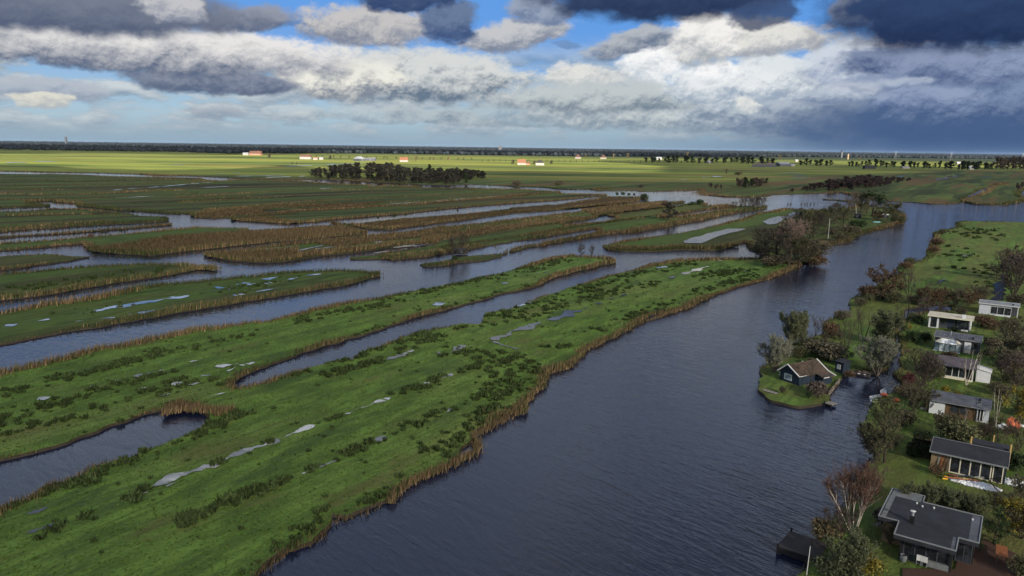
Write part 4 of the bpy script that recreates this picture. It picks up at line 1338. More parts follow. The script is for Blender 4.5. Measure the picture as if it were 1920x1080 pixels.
def make_mound(key, seed, H, W, nleaf, ls, leaf, stem=True, lw=.6, flat=.5, bk='dark'):
    """dense shrub: short stems and a ragged volume of leaves"""
    g = np.random.default_rng(seed)
    cen = g.normal(0, 1, (7, 3))
    cen = cen / np.linalg.norm(cen, axis=1)[:, None] * g.uniform(.2, .6, (7, 1)) * np.array([W * .5, W * .5, H * .4]) + np.array([0, 0, H * .52])
    rad = g.uniform(.28, .48, 7)
    k = g.integers(0, 7, nleaf)
    d = g.normal(size=(nleaf, 3))
    d /= np.linalg.norm(d, axis=1)[:, None]
    p = cen[k] + d * (rad[k] * g.random(nleaf) ** .4)[:, None] * np.array([W, W, H * .95])
    p = p[p[:, 2] > .02]
    n = len(p)
    a = g.normal(size=(n, 3))
    a *= (ls * g.uniform(.6, 1.4, n) / np.linalg.norm(a, axis=1))[:, None]
    c = np.cross(a, g.normal(size=(n, 3)))
    c *= (ls * lw * g.uniform(.6, 1.3, n) / (np.linalg.norm(c, axis=1) + 1e-9))[:, None]
    V = np.stack([p - a * .5, p + a * .5 + c, p + a * .5 - c], 1).reshape(-1, 3)
    C = np.repeat(g.uniform(.5, 1.5, n) * (1 + .25 * np.sin(k[:n] * 2.1)), 3)[:, None] * np.ones((1, 3))
    cm = np_mesh('crown', V, np.arange(3 * n).reshape(n, 3), tint=C)
    cm.materials.append(LEAF[leaf])
    tv, tt = [], []
    for i in range(5):
        t = cen[i]
        pts = np.array([(g.normal(0, .06), g.normal(0, .06), -.1), t * np.array([.5, .5, .5]), t])
        v, f = tube(pts, [.07, .05, .02], 4)
        b = len(tv)
        tv.extend(v)
        tt.extend([(x + b, y + b, z + b) for x, y, z in f])
    tm = np_mesh('trunk', np.array(tv), np.array(tt))
    tm.materials.append(BARK[bk])
    PROTO[key] = (tm, cm, H)


make_tree('bare1', 1, 8, tr=.17, n=(13, 7, 7), leaves=.5, ls=.14, leaf='twig', tw=.05)
make_tree('dense', 20, 8, tr=.2, n=(15, 8, 8), base=.15, leaves=1.2, ls=.2, leaf='dusk', ratio=(.45, .45, .5), tw=.09)
make_tree('bare2', 2, 8, tr=.15, n=(11, 8, 7), leaves=.3, ls=.14, leaf='twig', tw=.05, ang=(42, 40), up=.4)
make_tree('bare3', 3, 7, stems=4, tr=.16, n=(7, 7, 6), leaves=.4, ls=.14, leaf='twig', tw=.05, up=.35)
make_tree('alder', 4, 8, tr=.2, n=(15, 8, 7), base=.14, leaves=3, ls=.2, leaf='olive', ratio=(.48, .45, .5))
make_tree('alder2', 14, 8, tr=.2, n=(16, 8, 8), base=.1, leaves=1.6, ls=.18, leaf='dusk', ratio=(.52, .45, .5))
make_tree('willow', 5, 6, stems=8, tr=.16, n=(9, 7, 6), base=.22, leaves=4, ls=.2, lw=.25, leaf='willow', ang=(32, 34), up=.35, bk='grey')
make_tree('sage', 15, 6, stems=8, tr=.14, n=(9, 7, 6), base=.1, leaves=4, ls=.2, lw=.3, leaf='sage', ang=(28, 32), up=.5, bk='dark')
make_tree('birch', 6, 9, stems=9, tr=.15, n=(12, 8, 8), base=.40, leaves=.4, ls=.12, leaf='red', ang=(26, 30), up=.5, bk='pale', tw=.04)
make_tree('birch1', 16, 9, stems=1, tr=.09, n=(13, 6, 6), base=.35, leaves=.3, ls=.12, leaf='twig', ang=(40, 36), up=.25, bk='pale', tw=.035, ratio=(.36, .45, .45))
make_tree('purple', 7, 5, stems=6, tr=.12, n=(8, 7, 7), base=.15, leaves=.6, ls=.14, leaf='purple', ang=(45, 42), up=.3, tw=.04)
make_tree('rust', 8, 5, stems=5, tr=.12, n=(8, 7, 6), base=.15, leaves=2, ls=.18, leaf='rust', ang=(45, 42), up=.25)
make_tree('mix', 18, 5, stems=5, tr=.12, n=(8, 7, 6), base=.12, leaves=2, ls=.18, leaf='mix', ang=(45, 42), up=.25)
make_tree('pink', 19, 6, stems=6, tr=.14, n=(8, 7, 6), base=.2, leaves=1.5, ls=.16, leaf='pink', ang=(40, 40), up=.3, bk='grey')
make_tree('yellow', 9, 5, stems=3, tr=.12, n=(9, 7, 5), base=.2, leaves=2.5, ls=.18, leaf='yellow', ang=(45, 42))
make_tree('dead', 10, 7, stems=3, tr=.17, n=(6, 3, 2), base=.35, leaves=0, leaf='twig', bk='dead', ang=(35, 30), tw=.06, up=.3, ratio=(.3, .4, .5))
make_tree('trunks', 11, 7, stems=3, tr=.19, n=(4, 4, 4), base=.5, leaves=.1, leaf='twig', ang=(26, 30), up=.5, tw=.05, ratio=(.35, .5, .5))
make_tree('cone', 12, 7, tr=.14, n=(34, 6, 5), base=.05, leaves=2, ls=.2, leaf='green', ang=(80, 40), up=.05, ratio=(.30, .4, .5), shape=1.0)
make_tree('pine', 22, 7, tr=.15, n=(12, 6, 5), base=.45, leaves=3, ls=.22, leaf='green', ang=(70, 45), up=.15, ratio=(.34, .45, .5))
make_mound('m_olive', 31, 2.5, 3.2, 1500, .2, 'olive')
make_mound('m_mix', 32, 2.5, 3.2, 1500, .2, 'mix')
make_mound('m_rust', 33, 2.2, 3.4, 1400, .2, 'rust')
make_mound('m_green', 34, 2.2, 3.0, 1400, .2, 'green')
make_mound('m_sage', 35, 2.5, 3.0, 1400, .2, 'sage')
make_mound('m_crimson', 36, 2.2, 2.2, 900, .18, 'crimson')
make_mound('m_yellow', 37, 1.8, 2.4, 900, .18, 'yellow')
make_mound('m_purple', 38, 2.4, 3.0, 1500, .2, 'purple')
make_mound('m_gold', 39, 2.0, 3.2, 1100, .25, 'gold')
# light versions for the far woods
for k_, lf_ in (('f_wood', 'wood'), ('f_dark', 'twig'), ('f_green', 'hedge'), ('f_brown', 'thick')):
    for s_ in range(2):
        make_tree('%s%d' % (k_, s_), 50 + s_, 12, tr=.2, n=(11, 6, 4), base=.04, leaves=4, ls=.8, lw=.5, leaf=lf_, ratio=(.36, .5, .6), tw=.15, sides=4)
make_tree('f_cone', 60, 12, tr=.2, n=(20, 4, 3), base=.04, leaves=3, ls=.7, leaf='wood', ang=(75, 40), up=.0, ratio=(.22, .5, .6), tw=.15, sides=4)
make_tree('f_gold', 61, 12, tr=.22, n=(9, 5, 4), base=.15, leaves=3, ls=.7, leaf='gold', ratio=(.4, .5, .6), tw=.15, sides=4)
make_tree('f_olive', 62, 10, tr=.22, n=(9, 5, 3), base=.2, leaves=3, ls=.6, leaf='olive', ratio=(.38, .5, .6), tw=.15, sides=4)


def metres(px, py, dpx):
    g = G(px, py, .35)
    c = (g - np.array([0, 0, CAMZ])) @ fwd
    return dpx * c / (FPX * CU[2])


def plant(key, x, y, top, label, cat='tree', name=None, group=None, wide=1.0, xy=None, h=None):
    tm, cm, H0 = PROTO[key]
    if xy is None:
        p = G(x, y, .35)
    else:
        p = np.array([xy[0], xy[1], .35])
    if h is None:
        h = metres(x, y, y - top)
    s = h / H0
    name = name or {'tree': 'tree', 'shrub': 'shrub', 'bush': 'bush'}.get(cat, cat.replace(' ', '_'))
    r = empty(name, (p[0], p[1], .36), rng.uniform(0, 6.28), label, cat, group)
    r.scale = (s * wide, s * wide, s)
    for nm, me in (('trunk', tm), ('crown', cm)):
        o = bpy.data.objects.new(nm, me)
        COL.objects.link(o)
        o.parent = r
    return r


# the right bank, near to far
PL = [
 ('sage', 1592, 1090, 1000, 'broad olive shrub at the water edge below the dark jetty', 'shrub', 1.15), ('m_sage', 1555, 1085, 1040, 'low olive bush nearest the jetty platform', 'bush', 1.2), ('m_yellow', 1617, 1075, 1027, 'pale yellow flecked bush beside the olive shrub at the bottom edge', 'bush', 1.0),
 ('birch', 1600, 1006, 868, 'many stemmed birch with red twigs by the lake', 'birch tree', 1.0), ('purple', 1575, 1010, 950, 'purple brown brushwood at the foot of the red twigged birch', 'shrub', 1.1), ('m_gold', 1540, 1008, 972, 'straw coloured grass clump on the bank beside the jetty', 'reed clump', .9),
 ('mix', 1668, 1020, 978, 'wispy bare bush against the left wall of the flat roofed chalet', 'bush', .9), ('m_purple', 1655, 985, 950, 'dark tangle of brushwood between the birch and the flat roof', 'shrub', .9),
 ('alder', 1658, 868, 742, 'large dense olive tree on the lake bank', 'tree', .95), ('mix', 1632, 850, 790, 'brown undergrowth at the lake side of the large olive tree', 'shrub', 1.0), ('m_mix', 1690, 800, 762, 'brown and olive shrub behind the large bank tree', 'shrub', 1.0),
 ('sage', 1705, 965, 905, 'wispy grey green shrub at the left end of the hedge behind the flat roof', 'shrub', 1.0), ('sage', 1740, 968, 905, 'grey green shrub second along the hedge behind the flat roof', 'shrub', 1.0), ('sage', 1775, 978, 915, 'grey green shrub in the middle of the hedge behind the flat roof', 'shrub', 1.0), ('sage', 1812, 985, 925, 'grey green shrub at the right end of the hedge behind the flat roof', 'shrub', 1.0),
 ('cone', 1862, 1018, 945, 'dark conifer right of the flat roofed chalet', 'conifer', 1.0), ('yellow', 1890, 1000, 930, 'yellow green small tree behind the dark conifer', 'tree', .9), ('cone', 1838, 1036, 1002, 'slim light green conifer at the corner of the flat roofed chalet', 'conifer', .5), ('mix', 1915, 1010, 940, 'brown garden tree at the right edge beside the terrace', 'tree', 1.0), ('m_olive', 1912, 1085, 1040, 'light green bush right of the wooden table', 'bush', .9),
 ('m_green', 1712, 856, 838, 'small dark bush beside the clipped hedge', 'bush', 1.0), ('m_rust', 1755, 888, 868, 'brown bush at the left corner of the chalet being rebuilt', 'bush', 1.0),
 ('mix', 1765, 822, 770, 'thin brown tree in front of the long dark roof', 'tree', .8), ('birch1', 1801, 826, 755, 'pale birch trunk in front of the long dark roof', 'birch tree', .7), ('mix', 1790, 815, 775, 'low brown garden tree beside the pale birch', 'tree', .8), ('bare1', 1870, 832, 770, 'dark bare tree behind the yellow posts', 'tree', .9), ('dead', 1866, 802, 724, 'slender leaning dead trunk right of the long dark roof', 'dead tree', .5),
 ('yellow', 1914, 800, 725, 'yellow leaved tree at the right edge above the orange tarpaulin', 'tree', .8), ('m_mix', 1890, 815, 795, 'brown bush at the foot of the orange tarpaulin', 'bush', 1.0), ('bare3', 1905, 845, 780, 'bare brown tree at the right edge below the orange tarpaulin', 'tree', .8), ('m_green', 1905, 880, 850, 'dark green bush right of the chalet being rebuilt', 'bush', 1.1), ('mix', 1912, 940, 890, 'brown tree beside the grey rubble at the right edge', 'tree', .9),
 ('purple', 1728, 722, 655, 'large purple brown bush left of the chalet with the white annex', 'shrub', 1.05), ('m_crimson', 1702, 722, 695, 'crimson bush on the bank of the side creek', 'bush', 1.0), ('dead', 1812, 722, 655, 'white dead tree in front of the white annex', 'dead tree', .8), ('birch1', 1830, 716, 655, 'pale leaning dead stem beside the white dead tree', 'dead tree', .45),
 ('m_olive', 1762, 712, 690, 'grey green bush under the windows of the chalet with the white annex', 'bush', .8), ('m_yellow', 1770, 738, 722, 'yellow green bush on the lawn behind the long dark roof', 'bush', .8), ('m_yellow', 1795, 745, 732, 'low yellow bush along the back of the long dark roof', 'bush', .8), ('m_yellow', 1862, 728, 715, 'yellowish bush right of the white annex', 'bush', .8),
 ('mix', 1738, 772, 730, 'brown shrub left of the long dark roof', 'shrub', .9), ('mix', 1712, 770, 726, 'reedy brown shrub near the moored white boats', 'shrub', .9), ('m_gold', 1700, 745, 724, 'tawny clump above the moored white boats', 'shrub', .9),
 ('mix', 1880, 705, 650, 'brown garden tree right of the white annex', 'tree', 1.1), ('purple', 1905, 720, 660, 'dark brown bush at the right edge behind the white annex', 'shrub', 1.1), ('mix', 1880, 760, 720, 'brown tree between the annex and the yellow tree', 'tree', 1.0), ('m_rust', 1895, 690, 668, 'rust brown bush on the lawn edge at the right', 'bush', 1.1),
 ('m_green', 1712, 642, 620, 'dark green hedge bush left of the cream roofed chalet', 'bush', 1.1), ('m_green', 1735, 640, 622, 'dark green hedge bush below the cream roofed chalet', 'bush', 1.1), ('m_sage', 1712, 602, 585, 'pale green bush by the creek left of the cream roof', 'bush', 1.0), ('m_yellow', 1707, 617, 608, 'small orange yellow bush at the creek', 'bush', .7), ('m_green', 1722, 608, 592, 'dark bush left of the cream roofed chalet', 'bush', .9), ('m_rust', 1780, 677, 660, 'brown hedge bush below the glass conservatory', 'bush', 1.3), ('m_mix', 1750, 678, 664, 'dark brown hedge bush left of the conservatory', 'bush', 1.0),
 ('m_green', 1789, 622, 612, 'dark green bush under the windows of the cream roofed chalet', 'bush', .9), ('m_rust', 1840, 612, 590, 'reddish bush right of the cream roofed chalet', 'bush', 1.2), ('m_rust', 1868, 618, 600, 'reddish bush below the pale grey chalet', 'bush', 1.3), ('mix', 1895, 645, 595, 'brown tree below the pale grey chalet', 'tree', 1.1), ('mix', 1912, 690, 620, 'tall brown tree at the right edge below the pale grey chalet', 'tree', 1.0), ('m_mix', 1865, 655, 632, 'brown bush right of the conservatory chalet', 'bush', 1.2), ('m_green', 1885, 665, 650, 'dark hedge bush at the right lawn', 'bush', 1.4), ('m_green', 1850, 668, 655, 'dark hedge bush beside the right lawn', 'bush', 1.2),
 ('bare2', 1702, 592, 505, 'dark bare tree at the bend of the creek', 'tree', .9), ('bare3', 1735, 600, 555, 'small bare tree by the creek above the cream roof', 'tree', .9), ('rust', 1740, 575, 538, 'rust brown thicket shrub along the creek, leftmost', 'shrub', 1.3), ('rust', 1765, 572, 540, 'rust brown thicket shrub second along the creek', 'shrub', 1.3), ('mix', 1790, 573, 540, 'olive brown thicket shrub third along the creek', 'shrub', 1.3), ('rust', 1815, 574, 542, 'rust brown thicket shrub left of the pale grey chalet', 'shrub', 1.3), ('mix', 1838, 570, 535, 'brown thicket tree above the pale grey chalet', 'tree', 1.1), ('m_mix', 1720, 570, 552, 'low brown bush left of the thicket', 'bush', 1.4), ('m_mix', 1800, 590, 575, 'low brown bush between the creek and the pale grey chalet', 'bush', 1.1),
 ('purple', 1900, 555, 480, 'tall purple brown thicket tree on the right edge', 'tree', 1.1), ('mix', 1915, 530, 465, 'brown thicket tree at the far right edge of the meadow', 'tree', 1.0), ('purple', 1890, 520, 470, 'purple brown bush by the far right ditch', 'shrub', 1.0), ('m_mix', 1908, 575, 548, 'dark bush above the pale grey chalet at the right edge', 'bush', 1.1),
 ('rust', 1655, 560, 500, 'orange brown bank tree leaning over the lake', 'tree', 1.1), ('m_rust', 1630, 560, 535, 'rust brown bush at the lake edge under the leaning tree', 'bush', 1.3), ('m_mix', 1660, 562, 540, 'dark brown bush behind the leaning bank tree', 'bush', 1.4), ('m_mix', 1612, 575, 556, 'dark bush at the point of the lake bank', 'bush', 1.0), ('m_olive', 1706, 500, 484, 'olive bush where the bank turns by the far meadow', 'bush', 1.2), ('m_rust', 1695, 505, 490, 'tawny bush on the bank beside the far meadow', 'bush', 1.1), ('m_rust', 1752, 462, 446, 'reddish bank bush beside the far meadow', 'bush', 1.1), ('m_rust', 1748, 475, 460, 'reddish bank bush at the bulge of the far meadow', 'bush', 1.0), ('m_olive', 1765, 440, 430, 'olive bank bush near the top of the far meadow', 'bush', 1.2),
 ('willow', 1452, 698, 630, 'pale grey willow at the left of the dark blue cabin', 'willow tree', 1.0), ('sage', 1483, 655, 585, 'tall grey green shrub left of the cabin', 'shrub', .85), ('sage', 1500, 645, 585, 'tall olive shrub at the lake edge of the cabin island', 'shrub', .75), ('m_olive', 1498, 672, 650, 'olive bush behind the pale willow', 'bush', 1.2), ('bare3', 1529, 630, 592, 'small pollard with thin bare rods by the lake', 'tree', .9), ('m_rust', 1553, 630, 602, 'red brown bush behind the cabin on the lake side', 'bush', .8), ('m_mix', 1580, 600, 580, 'brown bush on the shore behind the four dark trunks', 'bush', 1.2),
 ('trunks', 1577, 660, 598, 'dark forked trunk nearest the cabin', 'tree', .8), ('trunks', 1587, 656, 590, 'dark forked trunk second from the cabin', 'tree', .7), ('bare2', 1608, 656, 575, 'straight dark trunk third from the cabin', 'tree', .6), ('trunks', 1620, 640, 582, 'dark spreading trunks beside the big willow', 'tree', 1.0), ('willow', 1645, 702, 632, 'big grey willow leaning over the rowing boats', 'willow tree', 1.2), ('sage', 1655, 648, 585, 'grey green willow bush behind the big willow', 'shrub', 1.3), ('m_mix', 1540, 668, 635, 'brown bush right behind the cabin', 'bush', 1.5), ('m_mix', 1555, 678, 640, 'brown thicket between cabin and shed', 'bush', 1.4), ('m_olive', 1520, 655, 632, 'olive thicket behind the cabin roof', 'bush', 1.5), ('m_green', 1597, 670, 660, 'small dark bush on the island lawn', 'bush', .8), ('m_green', 1582, 660, 648, 'dark bush under the forked trunks', 'bush', 1.0),
 ('bare1', 1519, 728, 672, 'dark bare tree in front of the cabin roof', 'tree', .8), ('m_purple', 1530, 742, 712, 'dark brown bush at the right corner of the cabin', 'bush', 1.1), ('m_mix', 1538, 740, 722, 'brown brushwood above the plank bank wall', 'bush', .8), ('m_green', 1516, 748, 732, 'small dark shrub on the cabin lawn', 'shrub', .5), ('m_mix', 1467, 738, 722, 'small brown bush beside the left landing stage', 'bush', .6), ('m_rust', 1590, 708, 695, 'rust bush beside the moored rowing boats', 'bush', 1.1),
 # mid channel
 ('dense', 851, 487, 443, 'dark bare tree on the small islet, left of the pair', 'tree', 1.1), ('dense', 869, 480, 439, 'dark bare tree over the black shed on the islet, right of the pair', 'tree', 1.1), ('m_green', 852, 489, 480, 'dark bush under the islet trees', 'bush', 1.1), ('bare3', 931, 473, 459, 'small bare bush at the right tip of the islet', 'bush', 1.0),
 ('dense', 1089, 482, 458, 'small dark tree at the reedy island tip, left of two', 'tree', 1.2), ('dense', 1109, 483, 460, 'small dark tree at the reedy island tip, right of two', 'tree', .9), ('bare3', 1154, 452, 439, 'small bare bush at the left end of the oval island', 'bush', 1.0),
 ('f_wood0', 1253, 413, 381, 'round dark tree on the long middle strip', 'tree', 1.7), ('m_purple', 1248, 386, 376, 'dark bush at the far end of the middle strip', 'bush', 1.0),
 ('m_green', 1208, 373, 363, 'dark bush at the far tip of the narrow brown island', 'bush', 1.2), ('m_green', 1157, 366.5, 360.5, 'small dark bush on the narrow brown island, leftmost', 'bush', .8), ('m_green', 1168, 366.5, 360, 'small dark bush on the narrow brown island, second from left', 'bush', 1.0), ('m_green', 1179, 367, 362, 'small dark bush on the narrow brown island, third from left', 'bush', 1.0), ('m_green', 1189, 367.5, 362, 'small dark bush on the narrow brown island, fourth from left', 'bush', .7),
 ('m_green', 1312, 384, 374, 'dark bush on the strip beside the lake', 'bush', 1.3), ('m_green', 1298, 385, 378, 'low dark bush on the strip beside the lake', 'bush', 1.3),
 ('m_purple', 1202, 352, 346, 'dark bush on the far lake shore', 'bush', 1.3), ('m_mix', 970, 348, 337, 'dark shore bush right of the small wood', 'bush', 1.6), ('m_mix', 1046, 348, 337, 'brown shore bush on the far bank', 'bush', 1.6),
 ('m_green', 660, 372, 362, 'tiny bush on the marsh', 'bush', .0), 
 ('m_green', 709, 411, 405, 'small bush on the reed bank, left of a short row', 'bush', .6), ('m_green', 740, 408, 402, 'small bush on the reed bank, second of a short row', 'bush', .6), ('m_green', 760, 406, 401, 'small bush on the reed bank, third of a short row', 'bush', .6), ('m_green', 858, 398, 393, 'small bush on the reed bank, right of the row', 'bush', .5), ('m_rust', 626, 421, 415, 'round brown bush where two reed beds meet', 'bush', 1.2),
 ('f_gold', 1362, 327, 317, 'tan coloured bush in the sunlit field', 'bush', 1.4), ('m_gold', 1385, 328, 322, 'low tan bush in the sunlit field', 'bush', 1.6),
]
for k_, x_, y_, tp_, lab, cat, wd_ in PL:
    if wd_ > 0:
        plant(k_, x_, y_, tp_, lab, cat, wide=wd_)

# brown undergrowth between the gardens and along the banks
UG = [([(1690, 745), (1735, 720), (1750, 760), (1700, 800)], 9), ([(1715, 700), (1745, 690), (1760, 715), (1720, 735)], 5), ([(1860, 690), (1925, 700), (1925, 800), (1870, 760)], 13), ([(1845, 610), (1925, 600), (1925, 650), (1860, 640)], 9),
      ([(1800, 800), (1860, 815), (1925, 830), (1925, 860), (1800, 830)], 10), ([(1620, 850), (1640, 800), (1700, 790), (1680, 850), (1640, 875)], 7), ([(1560, 1000), (1620, 905), (1650, 880), (1640, 960), (1590, 1010)], 8), ([(1850, 960), (1925, 900), (1925, 1020), (1870, 1010)], 9),
      ([(1620, 565), (1690, 520), (1710, 560), (1690, 585), (1640, 575)], 8), ([(1710, 540), (1860, 545), (1850, 575), (1720, 572)], 14), ([(1870, 480), (1925, 470), (1925, 600), (1880, 560)], 12), ([(1500, 690), (1560, 640), (1580, 660), (1560, 700), (1520, 720)], 8), ([(1500, 650), (1570, 600), (1590, 640), (1560, 650)], 6), ([(1745, 800), (1800, 815), (1790, 838), (1750, 830)], 4)]
UK = ['m_mix', 'bare1', 'bare2', 'mix', 'm_olive', 'bare3', 'bare3']
UL = ['brown bush in the undergrowth above the moored dinghies', 'brown bush in the undergrowth beside the crimson bush', 'brown bush in the undergrowth behind the white annex', 'brown bush in the undergrowth below the pale grey chalet', 'brown bush in the undergrowth below the orange tarpaulin', 'brown bush in the undergrowth round the large bank tree', 'brown bush in the undergrowth round the red twigged birch', 'brown bush in the undergrowth right of the flat roof', 'brown bush in the undergrowth by the leaning bank tree', 'brown bush in the undergrowth along the creek bend', 'brown bush in the undergrowth at the far right ditch', 'brown bush in the undergrowth behind the cabin', 'brown bush in the undergrowth on the lake side of the cabin island', 'brown bush in the undergrowth in front of the long dark roof']
for ui, (poly, cnt) in enumerate(UG):
    q = np.array([G(x, y, .3)[:2] for x, y in poly])
    for P_ in scatter(q, cnt * 40)[:max(2, int(cnt * .6))]:
        plant(UK[rng.integers(len(UK))], 0, 0, 0, UL[ui], 'bush', 'bush', 'undergrowth ' + UL[ui].split('undergrowth ')[1], rng.uniform(1.0, 1.5), xy=P_, h=rng.uniform(1.1, 3.2))

# trees of the wooded island
WI = [('alder2', 1432, 482, 430), ('bare1', 1418, 470, 440), ('alder2', 1455, 492, 425), ('pink', 1475, 492, 418), ('pink', 1492, 488, 415), ('alder2', 1478, 502, 440), ('alder', 1498, 500, 445), ('mix', 1515, 495, 450), ('bare3', 1528, 490, 455), ('alder2', 1440, 470, 428), ('alder', 1462, 470, 425), ('alder2', 1510, 468, 425),
      ('m_mix', 1425, 477, 458), ('bare1', 1470, 440, 402), ('alder2', 1490, 438, 398), ('alder', 1508, 440, 395), ('alder2', 1525, 445, 400), ('alder2', 1545, 440, 410), ('alder', 1535, 432, 395), ('alder', 1550, 425, 388), ('alder2', 1565, 420, 384), ('alder', 1580, 428, 388), ('m_mix', 1590, 440, 420), ('m_mix', 1575, 452, 438), ('m_olive', 1590, 449, 436), ('m_mix', 1560, 440, 428), ('alder', 1520, 425, 392), ('alder2', 1500, 415, 390), ('alder', 1570, 400, 380), ('m_mix', 1450, 500, 478), ('m_rust', 1528, 496, 478),
      ('birch1', 1605, 404, 360), ('bare1', 1597, 404, 358), ('alder', 1614, 402, 362), ('alder2', 1625, 400, 362), ('pine', 1634, 405, 358), ('pine', 1642, 400, 366), ('bare1', 1622, 395, 362), ('bare2', 1656, 400, 370), ('alder', 1682, 416, 380), ('alder', 1674, 414, 385), ('rust', 1645, 413, 395), ('m_green', 1606, 428, 412), ('bare2', 1590, 410, 372), ('alder', 1665, 408, 380), ('m_olive', 1686, 419, 405)]
seen = {}
WD = {'alder2': 'brown leaved tree in the thicket of the flagpole island', 'alder': 'olive leaved tree in the thicket of the flagpole island', 'bare1': 'bare dark tree on the flagpole island', 'bare2': 'thin bare tree on the flagpole island', 'bare3': 'bare dark bush hanging over the water on the flagpole island', 'pink': 'pale pinkish tree at the front of the flagpole island', 'mix': 'brown bush at the front of the flagpole island', 'm_mix': 'low brown bush on the flagpole island', 'm_green': 'low dark green bush on the flagpole island', 'm_olive': 'low olive bush on the flagpole island', 'm_rust': 'rust brown bush at the tip of the flagpole island', 'birch1': 'pale trunked birch on the flagpole island', 'pine': 'dark pine behind the lawn of the flagpole island', 'rust': 'orange brown bush beside the lawn of the flagpole island'}
for k_, x_, y_, tp_ in WI:
    lab = WD[k_]
    cat = 'bush' if 'bush' in lab else 'tree'
    dup = sum(1 for a in WI if a[0] == k_) > 1
    plant(k_, x_, y_, tp_, lab, cat, wide=(.9 if k_ == 'pink' else 1.6), group=(('%s on the flagpole island' % {'bush': 'bushes', 'tree': 'trees'}[cat]) if dup else None))
for i, x_ in enumerate((1372, 1380, 1389, 1396, 1404, 1412, 1418, 1424, 1430)):
    plant('alder2' if i > 5 or i < 2 else 'dense', x_, 392 - (i > 5), 370 if i not in (0, 1) else 378, 'thin bare tree in the row at the lake end of the middle strip', 'tree', wide=.8 if i < 5 else 1.2, group='row of bare trees at the lake end of the strip')
for i, x_ in enumerate((1476, 1482, 1502, 1508, 1513, 1519, 1526)):
    plant('dense', x_, 390, 380, 'thin bare shrub along the lake edge behind the thicket', 'shrub', wide=.6, group='thin shrubs along the lake edge')


def wood(poly, n, keys, hfun, label, cat, group, wide=1.0, name='tree'):
    q = np.array([G(x, y, .3)[:2] for x, y in poly])
    P = scatter(q, n * 60)
    keep = []
    ar = abs(area2(q)) / 2
    md = .62 * math.sqrt(ar / n)
    for p in P:
        if all((p[0] - k[0]) ** 2 + (p[1] - k[1]) ** 2 > md * md for k in keep):
            keep.append(p)
        if len(keep) >= n:
            break
    for p in keep:
        px, py = proj(np.array([p]))
        h = hfun(px[0]) * rng.uniform(.8, 1.15)
        plant(keys[rng.integers(len(keys))] if isinstance(keys, list) else keys(px[0]), 0, 0, 0, label, cat, name, group, wide, xy=p, h=h)


wood([(582, 334), (630, 335.5), (680, 338), (760, 342), (785, 343.5), (785, 329), (760, 326), (690, 324), (640, 322), (600, 326), (584, 330)], 66,
     ['f_wood0', 'f_wood1'], lambda x: np.interp(x, [580, 620, 690, 740, 785], [7, 11, 14, 12, 9]), 'dark leafless tree in the small wood beyond the channels', 'tree', 'trees of the small dark wood', 1.7)
wood([(775, 343), (830, 344.8), (850, 345), (850, 337), (904, 335), (904, 331), (840, 328), (775, 327)], 62, ['f_cone', 'f_cone', 'f_wood1'], lambda x: 8.6, 'slender dark tree in the dense right half of the small wood', 'tree', 'slender trees of the small dark wood', 2.2)
wood([(582, 335), (630, 336.3), (680, 339), (760, 343), (830, 345.5), (850, 345.5), (904, 335.5), (904, 333), (840, 336), (760, 337), (680, 334), (600, 332)], 46, ['f_wood0', 'f_wood1'], lambda x: 5.0, 'low dark undergrowth at the foot of the small wood', 'shrub', 'undergrowth of the small dark wood', 2.8, 'shrub')
plant('f_green0', 806, 331, 309, 'tall round tree standing above the small dark wood', 'tree', wide=.9)
plant('f_green1', 872, 345, 325, 'round dark tree at the right foot of the small wood', 'tree', wide=1.1)
wood([(1484, 361), (1530, 360), (1600, 357), (1640, 352), (1700, 341), (1712, 337), (1680, 337), (1600, 343), (1530, 352)], 84, ['f_brown0', 'f_brown1'], lambda x: np.interp(x, [1480, 1530, 1580, 1640, 1660, 1715], [3.5, 6, 7.5, 8, 5, 3]), 'purple brown shrub in the long thicket across the lake', 'shrub', 'shrubs of the long brown thicket', 2.6, 'shrub')
wood([(1370, 354), (1400, 353), (1440, 349), (1440, 344), (1380, 347)], 16, ['f_dark0', 'f_dark1', 'f_green0'], lambda x: 7, 'dark bare tree in the group on the far lake shore', 'tree', 'dark trees on the far lake shore', 1.7)
wood([(1328, 356), (1352, 356), (1352, 350), (1330, 350)], 5, ['f_dark0', 'f_brown1'], lambda x: 4.5, 'low dark bush at the corner of the far lake shore', 'bush', 'bushes at the corner of the far shore', 1.3, 'bush')
wood([(1895, 358), (1918, 357), (1918, 349), (1900, 350)], 5, ['f_brown0'], lambda x: 5, 'dark bush by the far right pool', 'bush', 'bushes by the far right pool', 1.3, 'bush')
